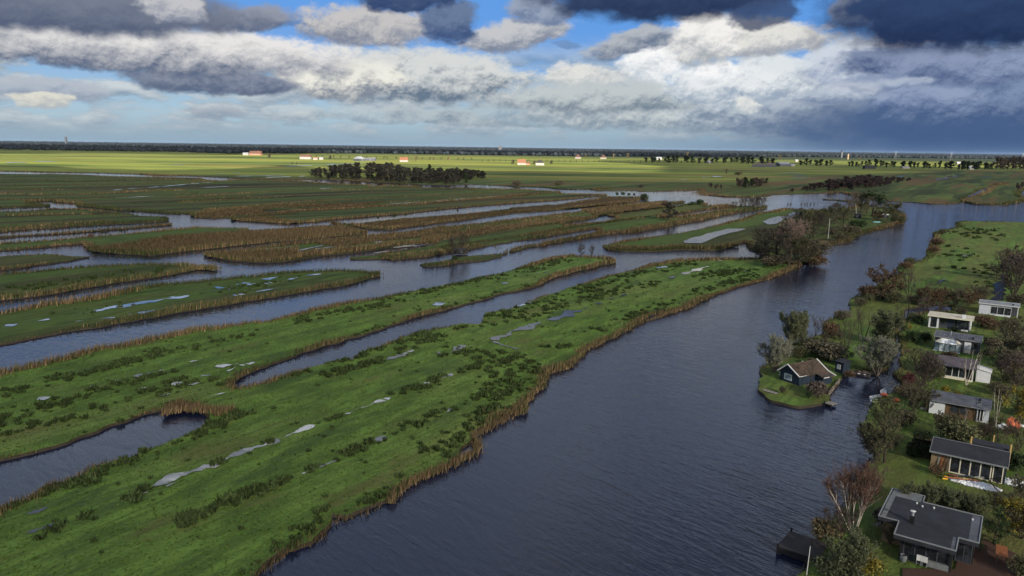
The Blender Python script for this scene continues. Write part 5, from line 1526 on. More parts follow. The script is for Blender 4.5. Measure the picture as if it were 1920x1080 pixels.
# avenue and field trees further out
for i, x_ in enumerate(np.linspace(905, 1310, 38)):
    plant('f_olive', x_, 304.8 + (x_ - 905) * .0072, 298.5 + (x_ - 905) * .0072, 'small round tree in the straight avenue across the fields', 'tree', wide=.9, group='trees of the field avenue')
for i, x_ in enumerate(np.linspace(590, 880, 24)):
    plant('f_gold' if rng.random() < .25 else 'f_olive', x_ + rng.uniform(-4, 4), 296.5 + (x_ - 590) * .016, 291 + (x_ - 590) * .016, 'tree in the sunlit belt behind the farms', 'tree', wide=1.9, group='trees of the sunlit belt behind the farms')
for x_ in list(np.linspace(1210, 1340, 14)) + list(np.linspace(1344, 1450, 13)) + list(np.linspace(1500, 1560, 7)) + list(np.linspace(1590, 1860, 34)):
    x_ = x_ + rng.uniform(-4, 4)
    yb = 302.5 + max(0, x_ - 1290) * .024
    plant('f_green%d' % rng.integers(2), x_, yb + rng.uniform(0, 4), yb - rng.uniform(6, 13), 'dark tree in the shaded row ' + ('behind the sunlit field' if x_ < 1342 else 'left of the dark barns' if x_ < 1455 else 'right of the dark barns' if x_ < 1570 else 'below the pylons'), 'tree', wide=rng.uniform(1.2, 2.4), group='dark trees of the shaded row')
for x_ in np.linspace(1868, 1925, 9):
    plant('f_dark%d' % rng.integers(2), x_, 318, 296 + rng.uniform(-2, 2), 'tall bare tree in the wood at the far right', 'tree', wide=1.3, group='trees of the wood at the far right')
for x_, y_, tp_, lab in ((1289, 299, 286, 'large golden round tree catching the sun on the horizon'), (1462, 301, 290, 'golden tree behind the long barns'), (1176, 299, 287.5, 'broad pale tree beside the far white gable'), (1150, 299, 288.5, 'broad pale tree behind the far white gable'), (1098, 298, 289, 'pale tree beside the far red roof'), (1610, 303, 295, 'yellowish tree right of the church tower'), (842, 303, 293, 'tan tree beside the sunlit avenue'), (780, 304, 292, 'tan tree beside the orange roofed farm')):
    plant('f_gold', x_, y_, tp_, lab, 'tree', wide=1.1)
for x_, y_, tp_, lab in ((962, 308, 300, 'dark bush left of the orange roofed farm'), (1002, 308, 302, 'bush between the two farms'), (1034, 308, 301, 'bush right of the black gabled farm'), (548, 308, 304, 'small round bush in the sunlit field'), (556, 308, 304.5, 'second small round bush in the sunlit field'), (505, 296, 288, 'dark trees beside the large red roof'), (620, 299, 292, 'dark hedge beside the white farm')):
    plant('f_brown0', x_, y_, tp_, lab, 'bush', wide=1.6)

# hedges: clipped, dense
def hedge(x0, y0, x1, y1, h, wd, label):
    a, b = G(x0, y0, .35), G(x1, y1, .35)
    L = np.linalg.norm((b - a)[:2])
    g = np.random.default_rng(int(x0))
    n = int(L * h * wd * 260 ** .5 * 12)
    p = np.stack([g.uniform(0, L, n), g.uniform(-wd / 2, wd / 2, n), g.uniform(0, h, n)], 1)
    sh = g.random(n) < .7
    ax = g.integers(0, 3, n)
    p[sh & (ax == 0), 2] = h * g.uniform(.93, 1.04, (sh & (ax == 0)).sum())
    s1 = sh & (ax == 1)
    p[s1, 1] = np.sign(p[s1, 1]) * wd / 2 * g.uniform(.92, 1.06, s1.sum())
    d = g.normal(size=(n, 3))
    d *= (.16 / np.linalg.norm(d, axis=1))[:, None]
    e = np.cross(d, g.normal(size=(n, 3)))
    e *= (.12 / (np.linalg.norm(e, axis=1) + 1e-9))[:, None]
    V = np.stack([p - d, p + d + e, p + d - e], 1).reshape(-1, 3)
    C = np.repeat(g.uniform(.5, 1.6, n), 3)[:, None] * np.ones((1, 3))
    r = empty('hedge', (a[0], a[1], .36), math.atan2(b[1] - a[1], b[0] - a[0]), label, 'hedge')
    link('foliage', np_mesh('foliage', V, np.arange(3 * n).reshape(n, 3), tint=C), LEAF['hedge'], r)
    bx = [(0, -wd / 2 * .9, 0), (L, -wd / 2 * .9, 0), (L, wd / 2 * .9, 0), (0, wd / 2 * .9, 0), (0, -wd / 2 * .85, h * .92), (L, -wd / 2 * .85, h * .92), (L, wd / 2 * .85, h * .92), (0, wd / 2 * .85, h * .92)]
    me = bpy.data.meshes.new('core')
    me.from_pydata(bx, [], [(0, 3, 2, 1), (4, 5, 6, 7), (0, 1, 5, 4), (1, 2, 6, 5), (2, 3, 7, 6), (3, 0, 4, 7)])
    link('stems', me, BARK['dark'], r)


hedge(1712, 832, 1746, 838, 1.5, 1.4, 'dark clipped hedge behind the chalet being rebuilt, farther of two')
hedge(1700, 850, 1744, 860, 1.3, 1.1, 'dark clipped hedge beside the chalet being rebuilt, nearer of two')
hedge(1845, 645, 1905, 655, 1.2, 1.2, 'long dark hedge right of the conservatory chalet')

# far woodland on the horizon
def blob(g):
    t = (1 + 5 ** .5) / 2
    v = np.array([(-1, t, 0), (1, t, 0), (-1, -t, 0), (1, -t, 0), (0, -1, t), (0, 1, t), (0, -1, -t), (0, 1, -t), (t, 0, -1), (t, 0, 1), (-t, 0, -1), (-t, 0, 1)]) / 1.9
    f = np.array([(0, 11, 5), (0, 5, 1), (0, 1, 7), (0, 7, 10), (0, 10, 11), (1, 5, 9), (5, 11, 4), (11, 10, 2), (10, 7, 6), (7, 1, 8), (3, 9, 4), (3, 4, 2), (3, 2, 6), (3, 6, 8), (3, 8, 9), (4, 9, 5), (2, 4, 11), (6, 2, 10), (8, 6, 7), (9, 8, 1)])
    return v * g.uniform(.7, 1.3, (12, 1)), f


VV, TT, CC = [], [], []
nb = 0
g = np.random.default_rng(99)
rows = []
for az_ in np.arange(-37, 37, .085):
    px = 960 + FPX * math.tan(math.radians(az_))
    st = np.interp(px, [0, 350, 430, 700, 1100, 1250, 1450, 1920], [2900, 2900, 2600, 3300, 3200, 3900, 4600, 5200])
    for Y in list(st + np.cumsum(g.exponential(170, 9))) + [5600, 6500, 7600, 9000, 10500, 12500, 15000, 18000, 22000, 26000]:
        if g.random() < .8:
            rows.append((az_ + g.uniform(-.05, .05), Y * g.uniform(.97, 1.03), 1.0))
for az_, Y, sc in rows:
    if abs(az_) > 38:
        continue
    v, f = blob(g)
    r = Y * .0011 * g.uniform(.7, 1.5) + 6
    h = g.uniform(5.0, 9.0) + Y * .0005
    x = Y * math.tan(math.radians(az_))
    VV.append(v * np.array([r, r * .8, h]) + np.array([x, Y, h * .8]))
    TT.append(f + nb)
    nb += 12
    CC.append(np.ones((12, 3)) * g.uniform(.5, 1.5))
o = link('far_woodland', np_mesh('far_woodland', np.concatenate(VV), np.concatenate(TT), tint=np.concatenate(CC)), tinted('far_woodland', (.011, .015, .018)))  # base colour darkened to stand in for cloud shade over the woods
tag(o, 'dark belt of distant woodland along the horizon', 'woodland', kind='stuff')

# --------------------------------------------------------------- buildings
MT = {
 'white': plain('white_paint', (.58, .60, .63), .6, .08, 1.5), 'palegrey': plain('pale_grey_boards', (.46, .49, .54), .6, .10, 2.0), 'blue': plain('dark_blue_boards', (.014, .024, .040), .6, .3, 3.0),
 'darkgrey': plain('slate_grey_boards', (.050, .056, .068), .6, .2, 2.0), 'black': plain('black_boards', (.012, .012, .014), .6, .3, 2.0), 'brown': plain('brown_boards', (.10, .062, .034), .75, .3, 3.0), 'tan': plain('tan_plaster', (.20, .145, .085), .8, .2, 2.0),
 'roofgrey': plain('grey_roofing', (.19, .205, .23), .85, .32, .8), 'roofcream': plain('cream_roofing', (.46, .43, .35), .85, .22, .8), 'roofdark': plain('dark_roofing', (.024, .026, .034), .85, .35, .7, bmp=.4, bscale=8), 'roofblue': plain('slate_roofing', (.085, .09, .11), .8, .35, .7), 'roofpurple': plain('weathered_roofing', (.085, .072, .082), .85, .3, 1.5),
 'gravel': plain('grey_gravel', (.13, .14, .145), .95, .25, 3.0), 'trim': plain('grey_metal_trim', (.19, .205, .21), .4, .1, 2), 'whitetrim': plain('white_trim', (.56, .56, .55), .5, .06, 2), 'cream': plain('cream_frames', (.62, .58, .46), .5, .08, 2),
 'wood': plain('weathered_timber', (.11, .085, .062), .85, .3, 4), 'greywood': plain('grey_timber', (.20, .185, .165), .85, .25, 4), 'darkdeck': plain('dark_decking', (.030, .026, .028), .8, .3, 3), 'orangewood': plain('red_brown_timber', (.24, .085, .032), .7, .3, 4), 'yellow': plain('yellow_paint', (.72, .42, .02), .5, .1, 3), 'rawtimber': plain('raw_timber', (.55, .36, .14), .7, .15, 3),
 'orange': plain('orange_tarpaulin', (.50, .125, .06), .6, .25, 4), 'rubble': plain('white_rubble', (.66, .68, .72), .9, .25, 2), 'redroof': plain('red_roof_tiles', (.085, .042, .030), .8, .2, .6), 'orangeroof': plain('orange_roof_tiles', (.15, .065, .036), .8, .2, .6), 'brick': plain('brick_wall', (.25, .12, .08), .85, .2, .8), 'metal': plain('galvanised_steel', (.26, .28, .30), .5, .1, 2, metal=.2), 'hull': plain('white_hull', (.66, .68, .70), .4, .08, 3), 'darkhull': plain('dark_hull', (.025, .025, .03), .5, .2, 3), 'turq': plain('turquoise_cover', (.20, .42, .46), .6, .12, 3), 'farwhite': plain('lime_washed_wall', (.22, .21, .20), .8, .1, .3), 'hide': plain('black_hide', (.014, .012, .011), .8, .2, 4), 'redhide': plain('dark_red_hide', (.060, .03, .02), .8, .2, 4)}


def tile_mat():
    m, n, b = base_mat('orange_brown_tiles', .85, .15)
    co = obj_co(n)
    k = n.noise(n.mapping(co, scale=(3, 3, 3)), 1, 6, .7)
    k2 = n.noise(co, .7, 4, .6)
    c = n.mix(n.ss(k.outputs[0], .35, .65), (.040, .030, .025), (.095, .068, .052))
    c = n.mix(n.m('MULTIPLY', n.ss(k2.outputs[0], .45, .6), .5), c, (.07, .055, .045))
    n.put(b.inputs['Base Color'], c)
    return m


MT['tile'] = tile_mat()


def paving_mat():
    m, n, b = base_mat('red_brick_paving', .9, .15)
    co = n.mapping(world_co(n), rot=(0, 0, math.radians(35)), scale=(4.5, 4.5, 1))
    br = n.new('ShaderNodeTexBrick')
    n.put(br.inputs['Vector'], co)
    br.inputs['Color1'].default_value = (.095, .050, .038, 1)
    br.inputs['Color2'].default_value = (.065, .036, .030, 1)
    br.inputs['Mortar'].default_value = (.030, .026, .020, 1)
    br.inputs['Scale'].default_value = 1.0
    br.inputs['Mortar Size'].default_value = .03
    n.put(b.inputs['Base Color'], br.outputs[0])
    return m


MT['paving'] = paving_mat()


def glass_mat(name, col=(.012, .014, .018), rough=.05):
    m, n, b = base_mat(name, rough, .6)
    k = n.noise(obj_co(n), 1.2, 3, .5)
    n.put(b.inputs['Base Color'], n.mix(n.ss(k.outputs[0], .4, .7), tuple(col), tuple(min(1, v * 3) for v in col)))
    return m


GL = glass_mat('window_glass')
GLP = glass_mat('pale_window_glass', (.16, .19, .21), .08)
GLW = glass_mat('frosted_roof_panes', (.42, .46, .50), .25)


def mesh_from(V, F, name, mat, parent):
    me = bpy.data.meshes.new(name)
    me.from_pydata([tuple(v) for v in V], [], F)
    me.update()
    return link(name, me, mat, parent)


BF = [(0, 3, 2, 1), (4, 5, 6, 7), (0, 1, 5, 4), (1, 2, 6, 5), (2, 3, 7, 6), (3, 0, 4, 7)]


def bverts(x0, y0, z0, x1, y1, z1):
    return [(x0, y0, z0), (x1, y0, z0), (x1, y1, z0), (x0, y1, z0), (x0, y0, z1), (x1, y0, z1), (x1, y1, z1), (x0, y1, z1)]


def boxes(name, mat, parent, *bs):
    V, F = [], []
    for b in bs:
        k = len(V)
        V += bverts(*b)
        F += [tuple(i + k for i in f) for f in BF]
    return mesh_from(V, F, name, mat, parent)


def slab(name, mat, parent, top, th):
    """prism under a (possibly sloping) outline given ccw from above"""
    n = len(top)
    V = [tuple(p) for p in top] + [(p[0], p[1], p[2] - th) for p in top]
    F = [tuple(range(n)), tuple(range(2 * n - 1, n - 1, -1))]
    F += [(i, n + i, n + (i + 1) % n, (i + 1) % n) for i in range(n)]
    return mesh_from(V, F, name, mat, parent)


def bar(name, mat, parent, a, b, t):
    a, b = np.array(a, float), np.array(b, float)
    V, T = tube([a, b], [t, t], 4)
    T += [(0, 2, 1), (0, 3, 2), (4, 5, 6), (4, 6, 7)]
    return mesh_from(V, T, name, mat, parent)


def window(parent, x0, x1, z0, z1, y, n=1, fm='whitetrim', t=.07, pane=None, name='window', depth=.06):
    """frame with mullions in a wall facing local -y, every pane a child of its own"""
    bs = [(x0, y - depth, z0, x1, y + .02, z0 + t), (x0, y - depth, z1 - t, x1, y + .02, z1)]
    w = (x1 - x0 - t) / n
    for i in range(n + 1):
        bs.append((x0 + w * i, y - depth + .004, z0 + t, x0 + w * i + t, y + .016, z1 - t))
    f = boxes(name, MT[fm], parent, *bs)
    for i in range(n):
        boxes('pane', pane or GL, f, (x0 + w * i + t, y - depth * .4, z0 + t, x0 + w * (i + 1), y + .012, z1 - t))
    return f


def site(name, px, rz, label, cat, loc=None):
    g = G(px[0], px[1], .35) if loc is None else (loc[0], loc[1])
    return empty(name, (g[0], g[1], .34), math.radians(rz), label, cat)


def roof_mono(parent, x0, x1, y0, y1, zf, zb, mat, th=.14, trim='trim', name='roof'):
    r = slab(name, MT[mat], parent, [(x0, y0, zf), (x1, y0, zf), (x1, y1, zb), (x0, y1, zb)], th)
    if trim:
        slab('fascia', MT[trim], r, [(x0 - .05, y0 - .05, zf + .03), (x1 + .05, y0 - .05, zf + .03), (x1 + .05, y0 - .003, zf + .03), (x0 - .05, y0 - .003, zf + .03)], .16)
        slab('fascia', MT[trim], r, [(x0 - .05, y0, zf + .035), (x0 - .003, y0, zf + .035), (x0 - .003, y1, zb + .035), (x0 - .05, y1, zb + .035)], .16)
        slab('fascia', MT[trim], r, [(x1 + .003, y0, zf + .035), (x1 + .05, y0, zf + .035), (x1 + .05, y1, zb + .035), (x1 + .003, y1, zb + .035)], .16)
        slab('fascia', MT[trim], r, [(x0 - .05, y1 + .003, zb + .03), (x1 + .05, y1 + .003, zb + .03), (x1 + .05, y1 + .05, zb + .03), (x0 - .05, y1 + .05, zb + .03)], .16)
    return r


def chimney(parent, x, y, z, h, mat, pot='black', s=.28):
    c = boxes('chimney', MT[mat], parent, (x - s, y - s, z - .3, x + s, y + s, z + h))
    v, t = tube(np.array([(x, y, z + h), (x, y, z + h + .38)]), [.15, .13], 8)
    mesh_from(v, t, 'pot', MT[pot], c)
    v, t = tube(np.array([(x, y, z + h + .44), (x, y, z + h + .5)]), [.24, .06], 8)
    mesh_from(v, t, 'cap', MT[pot], c)
    return c


A = site('chalet', (1834.6, 587.5), -35, 'pale grey chalet with three large white framed windows, farthest of the row', 'chalet')
boxes('wall', MT['palegrey'], A, (0, .0, -.1, 2.1, 3.0, 2.36), (2.1, .03, -.1, 5.9, 3.0, .22), (2.1, .03, 1.98, 5.9, 3.0, 2.36))
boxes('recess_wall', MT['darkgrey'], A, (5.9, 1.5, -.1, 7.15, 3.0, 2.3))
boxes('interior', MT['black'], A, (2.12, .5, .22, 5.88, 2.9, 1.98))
window(A, 2.1, 5.9, .25, 1.95, .03, 3)
boxes('post', MT['whitetrim'], A, (6.98, .02, -.1, 7.12, .16, 2.3))
boxes('step', MT['white'], A, (3.0, -.45, -.1, 5.8, -.02, .12))
ra = roof_mono(A, -.15, 7.3, -.3, 3.3, 2.45, 2.62, 'roofgrey', trim='whitetrim')
boxes('vent', MT['black'], ra, (5.9, .6, 2.5, 6.2, .9, 2.8))
for k in range(1, 9):
    boxes('roof_seam', MT['trim'], ra, (-.1 + k * .82, -.25, 2.47, -.06 + k * .82, -.20, 2.49)) if False else None

B = site('chalet', (1740, 613), -35, 'white chalet with a cream flat roof and a white chimney', 'chalet')
boxes('wall', MT['white'], B, (0, 0, -.1, .32, 3.4, 2.36), (1.45, 0, -.1, 1.72, 3.4, 2.36), (.32, 0, -.1, 1.45, 3.4, .12), (7.0, .9, -.1, 7.25, 3.4, 2.36))
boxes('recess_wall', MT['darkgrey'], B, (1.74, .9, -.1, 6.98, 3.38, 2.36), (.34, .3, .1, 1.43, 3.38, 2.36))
window(B, .34, 1.43, .14, 2.3, .04, 1, 'darkgrey')
window(B, 1.9, 3.2, .7, 2.2, .86, 1, 'darkgrey')
boxes('door', MT['blue'], B, (3.35, .84, -.05, 4.15, .9, 2.1))
window(B, 4.3, 5.6, .7, 2.2, .86, 2, 'darkgrey')
window(B, 5.75, 6.85, .3, 2.2, .86, 1, 'darkgrey')
boxes('low_wall', MT['white'], B, (5.7, .05, -.1, 6.9, .22, .34))
rb = roof_mono(B, -.25, 7.55, -.45, 3.7, 2.5, 2.62, 'roofcream', trim='cream')
chimney(rb, 5.9, .9, 2.5, .75, 'white')

Cc = site('chalet', (1750, 654), -35, 'slate roofed chalet with a glass conservatory at the front', 'chalet')
boxes('wall', MT['darkgrey'], Cc, (0, .6, -.1, 7.0, 3.3, 2.3))
rc = roof_mono(Cc, -.15, 7.1, .2, 3.6, 2.35, 2.75, 'roofblue', trim='trim')
for k in range(1, 10):
    slab('roof_seam', MT['trim'], rc, [(k * .72 - .15, .22, 2.385), (k * .72 - .12, .22, 2.385), (k * .72 - .12, 3.58, 2.785), (k * .72 - .15, 3.58, 2.785)], .04)
bar('flue', MT['metal'], rc, (2.3, 1.9, 2.5), (2.3, 1.9, 3.3), .09)
boxes('vent', MT['black'], rc, (5.6, 1.0, 2.4, 5.9, 1.35, 2.85))
boxes('door', MT['white'], Cc, (4.6, .5, -.05, 5.6, .595, 1.95))
boxes('railing', MT['greywood'], Cc, *[(4.5, -.3, .1 + k * .18, 5.7, -.25, .2 + k * .18) for k in range(5)])
window(Cc, 5.9, 6.7, .9, 1.9, .6, 1, 'darkgrey')
cons = boxes('conservatory', MT['white'], Cc, (.05, -1.0, -.1, 4.2, .58, .05))
oct_ = [(.1, .55), (.1, -.35), (.95, -1.15), (3.4, -1.15), (4.2, -.35), (4.2, .55)]
e_z, r_z = 1.5, 2.2
rf = [(.1, .55, e_z), (.1, -.35, e_z), (.95, -1.15, e_z), (3.4, -1.15, e_z), (4.2, -.35, e_z), (4.2, .55, e_z)]
tp = [(1.1, .45, r_z), (3.2, .45, r_z)]
mesh_from([rf[0], rf[1], tp[0]], [(0, 1, 2)], 'roof_pane', GLW, cons)
mesh_from([rf[1], rf[2], tp[0]], [(0, 1, 2)], 'roof_pane', MT['cream'], cons)
for k in range(3):
    a0, a1 = .95 + k * .817, .95 + (k + 1) * .817 - .03
    b0, b1 = 1.1 + k * .7, 1.1 + (k + 1) * .7 - .03
    mesh_from([(a0, -1.15, e_z), (a1, -1.15, e_z), (b1, .45, r_z), (b0, .45, r_z)], [(0, 1, 2, 3)], 'roof_pane', GLW, cons)
mesh_from([rf[3], rf[4], tp[1]], [(0, 1, 2)], 'roof_pane', MT['cream'], cons)
mesh_from([rf[4], rf[5], tp[1]], [(0, 1, 2)], 'roof_pane', GLW, cons)
pts = [(.1, .55), (.1, -.35), (.95, -1.15), (1.77, -1.15), (2.58, -1.15), (3.4, -1.15), (4.2, -.35), (4.2, .55)]
for i, p in enumerate(pts):
    bar('mullion', MT['darkgrey'], cons, (p[0], p[1], -.05), (p[0], p[1], e_z), .045)
    if i < len(pts) - 1:
        q_ = pts[i + 1]
        bar('mullion', MT['darkgrey'], cons, (p[0], p[1], e_z), (q_[0], q_[1], e_z), .05)
        mesh_from([(p[0], p[1], .05), (q_[0], q_[1], .05), (q_[0], q_[1], e_z - .04), (p[0], p[1], e_z - .04)], [(0, 1, 2, 3)], 'pane', GLP, cons)

D = site('chalet', (1763, 707), -35, 'chalet with weathered dark roof, white window posts and a white annex', 'chalet')
boxes('wall', MT['darkgrey'], D, (-1.6, .02, -.1, -.3, 3.0, 2.1))
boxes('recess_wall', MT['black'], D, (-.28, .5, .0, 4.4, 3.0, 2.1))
boxes('plinth', MT['cream'], D, (-.3, 0, -.1, 3.3, .5, .38))
window(D, -.3, 3.3, .38, 2.05, .06, 4, 'whitetrim', .09)
boxes('post', MT['whitetrim'], D, (4.15, .0, -.1, 4.32, .16, 2.1))
boxes('terrace_wall', MT['cream'], D, (3.4, -.1, -.1, 4.2, .06, .3))
roof_mono(D, -1.8, 4.6, -.6, 3.6, 2.18, 2.75, 'roofpurple', trim='darkgrey')
an = boxes('annex', MT['white'], D, (4.65, .9, -.1, 6.5, 3.2, 1.75))
slab('annex_roof', MT['whitetrim'], an, [(4.6, .8, 2.2), (6.62, .8, 1.78), (6.62, 3.3, 1.78), (4.6, 3.3, 2.2)], .12)
boxes('annex_gable', MT['white'], an, (4.66, .93, 1.75, 5.6, 3.15, 1.9))

E_ = site('chalet', (1741, 773.6), -35, 'long chalet with a curved dark roof and a white end wall behind birches', 'chalet')
boxes('wall', MT['white'], E_, (0, 0, -.1, 1.8, 3.0, 1.9))
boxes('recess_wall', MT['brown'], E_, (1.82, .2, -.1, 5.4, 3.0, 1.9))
boxes('side_wall', MT['palegrey'], E_, (5.42, .1, -.1, 6.8, 3.0, 1.9))
window(E_, 2.4, 4.6, .5, 1.7, .2, 2, 'brown')
window(E_, 5.5, 6.2, .1, 1.8, .1, 2, 'whitetrim')
prof = [(-.35, 1.98), (.3, 2.30), (1.1, 2.52), (1.9, 2.62), (2.7, 2.55), (3.3, 2.40)]
Vv = [(x, y, z) for x in (-.1, 6.95) for y, z in prof] + [(x, y, z - .14) for x in (-.1, 6.95) for y, z in prof]
Ff = []
for i in range(5):
    Ff += [(i, 6 + i, 7 + i, i + 1), (12 + i, 13 + i, 19 + i, 18 + i)]
    Ff += [(i, i + 1, 13 + i, 12 + i), (6 + i, 18 + i, 19 + i, 7 + i)]
Ff += [(0, 12, 18, 6), (5, 11, 23, 17)]
re_ = mesh_from(Vv, Ff, 'roof', MT['roofblue'], E_)
boxes('gable', MT['white'], E_, (.02, .3, 1.9, .2, 2.9, 2.2))
sk = slab('skylight', MT['trim'], re_, [(5.3, .25, 2.36), (5.8, .25, 2.36), (5.8, .95, 2.57), (5.3, .95, 2.57)], .1)
slab('pane', GL, sk, [(5.36, .31, 2.385), (5.74, .31, 2.385), (5.74, .89, 2.575), (5.36, .89, 2.575)], .03)
bar('fascia', MT['trim'], re_, (-.1, -.37, 1.9), (6.95, -.37, 1.9), .05)
boxes('vent', MT['black'], re_, (5.45, 1.2, 2.45, 5.7, 1.4, 2.85))

Fh = site('chalet', (1779, 885), -35, 'chalet being rebuilt, dark shingle roof above a row of cream framed windows', 'chalet')
boxes('wall', MT['tan'], Fh, (-1.85, .05, -.1, -.05, 2.6, 2.1))
boxes('end_wall', MT['blue'], Fh, (4.95, .12, -.1, 5.15, 2.6, 2.1))
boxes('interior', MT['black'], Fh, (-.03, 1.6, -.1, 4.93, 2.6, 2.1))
window(Fh, -.05, 3.85, .0, 2.05, .05, 4, 'cream', .11)
window(Fh, 3.95, 4.92, -.05, 2.05, .06, 1, 'cream', .1)
roof_mono(Fh, -2.0, 5.25, -.55, 2.7, 2.18, 2.75, 'roofdark', trim='trim')
slab('back_roof', MT['roofdark'], Fh, [(-2.0, 2.75, 2.72), (5.25, 2.75, 2.72), (5.25, 4.6, 2.2), (-2.0, 4.6, 2.2)], .14)
boxes('back_wall', MT['black'], Fh, (-1.8, 2.65, -.1, 5.1, 4.3, 2.05))
ext = boxes('extension', MT['roofdark'], Fh, (1.7, 4.9, -.1, 5.2, 6.4, 2.3))
boxes('post', MT['rawtimber'], ext, (1.5, 4.6, .0, 1.64, 4.74, 3.0))
boxes('post', MT['rawtimber'], ext, (5.26, 4.6, .0, 5.4, 4.74, 3.0))
boxes('post', MT['rawtimber'], ext, (3.6, 6.45, .0, 3.7, 6.55, 3.1))

Gh = site('chalet', (0, 0), -35, 'black chalet with a large flat stepped roof and a black chimney', 'chalet', loc=(33.8, 58.8))
rp = [(-1.62, 1.35), (.02, 1.35), (.02, -1.38), (4.62, -1.38), (4.62, 1.22), (6.08, 1.22), (6.08, 6.8), (1.35, 6.75), (1.35, 8.2), (-1.45, 8.15)]
roofG = slab('roof', MT['roofdark'], Gh, [(x, y, 2.55) for x, y in rp], .38)
n_ = len(rp)
for i in range(n_):
    a, b = np.array(rp[i]), np.array(rp[(i + 1) % n_])
    d = (b - a) / np.linalg.norm(b - a)
    nn_ = np.array([d[1], -d[0]])
    o1, o2 = a + nn_ * .03 - d * .028, b + nn_ * .03 + d * .028
    i1_, i2_ = a - nn_ * .06, b - nn_ * .06
    slab('edge_trim', MT['trim'], roofG, [(o1[0], o1[1], 2.62 + i * .0006), (o2[0], o2[1], 2.62 + i * .0006), (i2_[0], i2_[1], 2.62 + i * .0006), (i1_[0], i1_[1], 2.62 + i * .0006)], .09)
slab('gravel_strip', MT['gravel'], roofG, [(-1.3, 6.6, 2.565), (1.2, 6.6, 2.565), (1.2, 8.05, 2.565), (-1.3, 8.0, 2.565)], .02)
slab('gravel_strip', MT['gravel'], roofG, [(-1.45, 1.5, 2.562), (-1.05, 1.5, 2.562), (-.95, 6.59, 2.562), (-1.35, 6.59, 2.562)], .02)
slab('gravel_strip', MT['roofblue'], roofG, [(5.3, 1.4, 2.562), (5.95, 1.4, 2.562), (5.95, 6.6, 2.562), (5.3, 6.6, 2.562)], .02)
slab('roof_seam', MT['black'], roofG, [(.1, 1.32, 2.558), (5.25, 1.32, 2.558), (5.25, 1.36, 2.558), (.1, 1.36, 2.558)], .015)
slab('gravel_strip', MT['roofblue'], roofG, [(4.2, -1.25, 2.559), (4.48, -1.25, 2.559), (4.48, 1.2, 2.559), (4.2, 1.2, 2.559)], .016)
ch = boxes('chimney', MT['black'], roofG, (.8, 1.55, 2.5, 1.2, 1.9, 3.25))
v, t = tube(np.array([(1.0, 1.72, 3.25), (1.0, 1.72, 3.6)]), [.11, .11], 8)
mesh_from(v, t, 'pipe', MT['metal'], ch)
v, t = tube(np.array([(1.0, 1.72, 3.68), (1.0, 1.72, 3.74)]), [.24, .02], 10)
mesh_from(v, t, 'cap', MT['whitetrim'], ch)
for (x, y) in ((.9, 6.0), (1.4, 5.6), (2.3, 5.9), (5.35, 5.5)):
    v, t = tube(np.array([(x, y, 2.56), (x, y, 2.7), (x, y, 2.72)]), [.07, .09, .01], 8)
    mesh_from(v, t, 'roof_vent', MT['whitetrim'], roofG)
boxes('wall', MT['black'], Gh, (.5, -.6, -.1, .75, 1.9, 2.15), (-1.3, 1.9, -.1, 1.1, 7.6, 2.15), (4.2, -.55, -.1, 4.4, 2.0, 2.15), (1.1, 2.0, -.1, 5.8, 6.4, 2.15))
window(Gh, .76, 4.18, .0, 2.1, -.35, 4, 'darkgrey', .08)
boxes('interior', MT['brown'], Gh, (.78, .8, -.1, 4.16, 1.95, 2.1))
window(Gh, 4.5, 5.7, .1, 2.0, 1.96, 2, 'darkgrey')
boxes('wood_panel', MT['tan'], Gh, (-1.25, 1.84, -.05, .3, 1.89, 1.9))

Hh = site('cabin', (1464, 712), -61, 'dark blue wooden cabin with white bargeboards and brown tiled roof on the island', 'cabin')
zE, zP, xl, xr, xp = 1.75, 2.9, -.1, 3.35, 1.35
Wv = [(xl, 0, -.1), (xr, 0, -.1), (xr, 0, zE), (xp, 0, zP - .1), (xl, 0, zE), (xl, 5.8, -.1), (xr, 5.8, -.1), (xr, 5.8, zE), (xp, 5.8, zP - .1), (xl, 5.8, zE)]
mesh_from(Wv, [(0, 1, 2, 3, 4), (9, 8, 7, 6, 5), (0, 5, 6, 1), (1, 6, 7, 2), (4, 9, 5, 0), (2, 7, 8, 3), (3, 8, 9, 4)], 'wall', MT['blue'], Hh)
boxes('annex', MT['blue'], Hh, (3.37, 3.6, -.1, 4.7, 5.75, 1.35))
sl_ = (zP - zE) / (xp - xl)
sr_ = (zP - zE) / (xr - xp)
ro = slab('roof', MT['tile'], Hh, [(xl - .35, -.35, zE - .35 * sl_), (xp, -.35, zP), (xp, 6.1, zP), (xl - .35, 6.1, zE - .35 * sl_)], .1)
rr_ = slab('roof', MT['tile'], Hh, [(xp + .003, -.35, zP), (xr + .3, -.35, zE - .3 * sr_), (xr + .3, 6.1, zE - .3 * sr_), (xp + .003, 6.1, zP)], .1)
slab('annex_roof', MT['tile'], rr_, [(xr + .303, 3.4, zE - .31 * sr_), (5.0, 3.4, 1.22), (5.0, 6.1, 1.22), (xr + .303, 6.1, zE - .31 * sr_)], .1)
for (a, b) in (((xl - .4, -.38, zE - .38 * sl_), (xp, -.38, zP + .02)), ((xp, -.38, zP + .02), (xr + .34, -.38, zE - .33 * sr_)), ((xp, 6.13, zP + .03), (xr + .3, 6.13, zE - .28 * sr_)), ((xr + .3, 6.13, zE - .28 * sr_), (5.0, 6.13, 1.25))):
    bar('bargeboard', MT['whitetrim'], Hh, a, b, .10)
bar('bargeboard', MT['whitetrim'], Hh, (xr + .34, -.35, zE - .34 * sr_), (xr + .34, 1.2, zE - .34 * sr_), .05)
bar('bargeboard', MT['whitetrim'], Hh, (5.02, 3.4, 1.2), (5.02, 4.6, 1.2), .06)
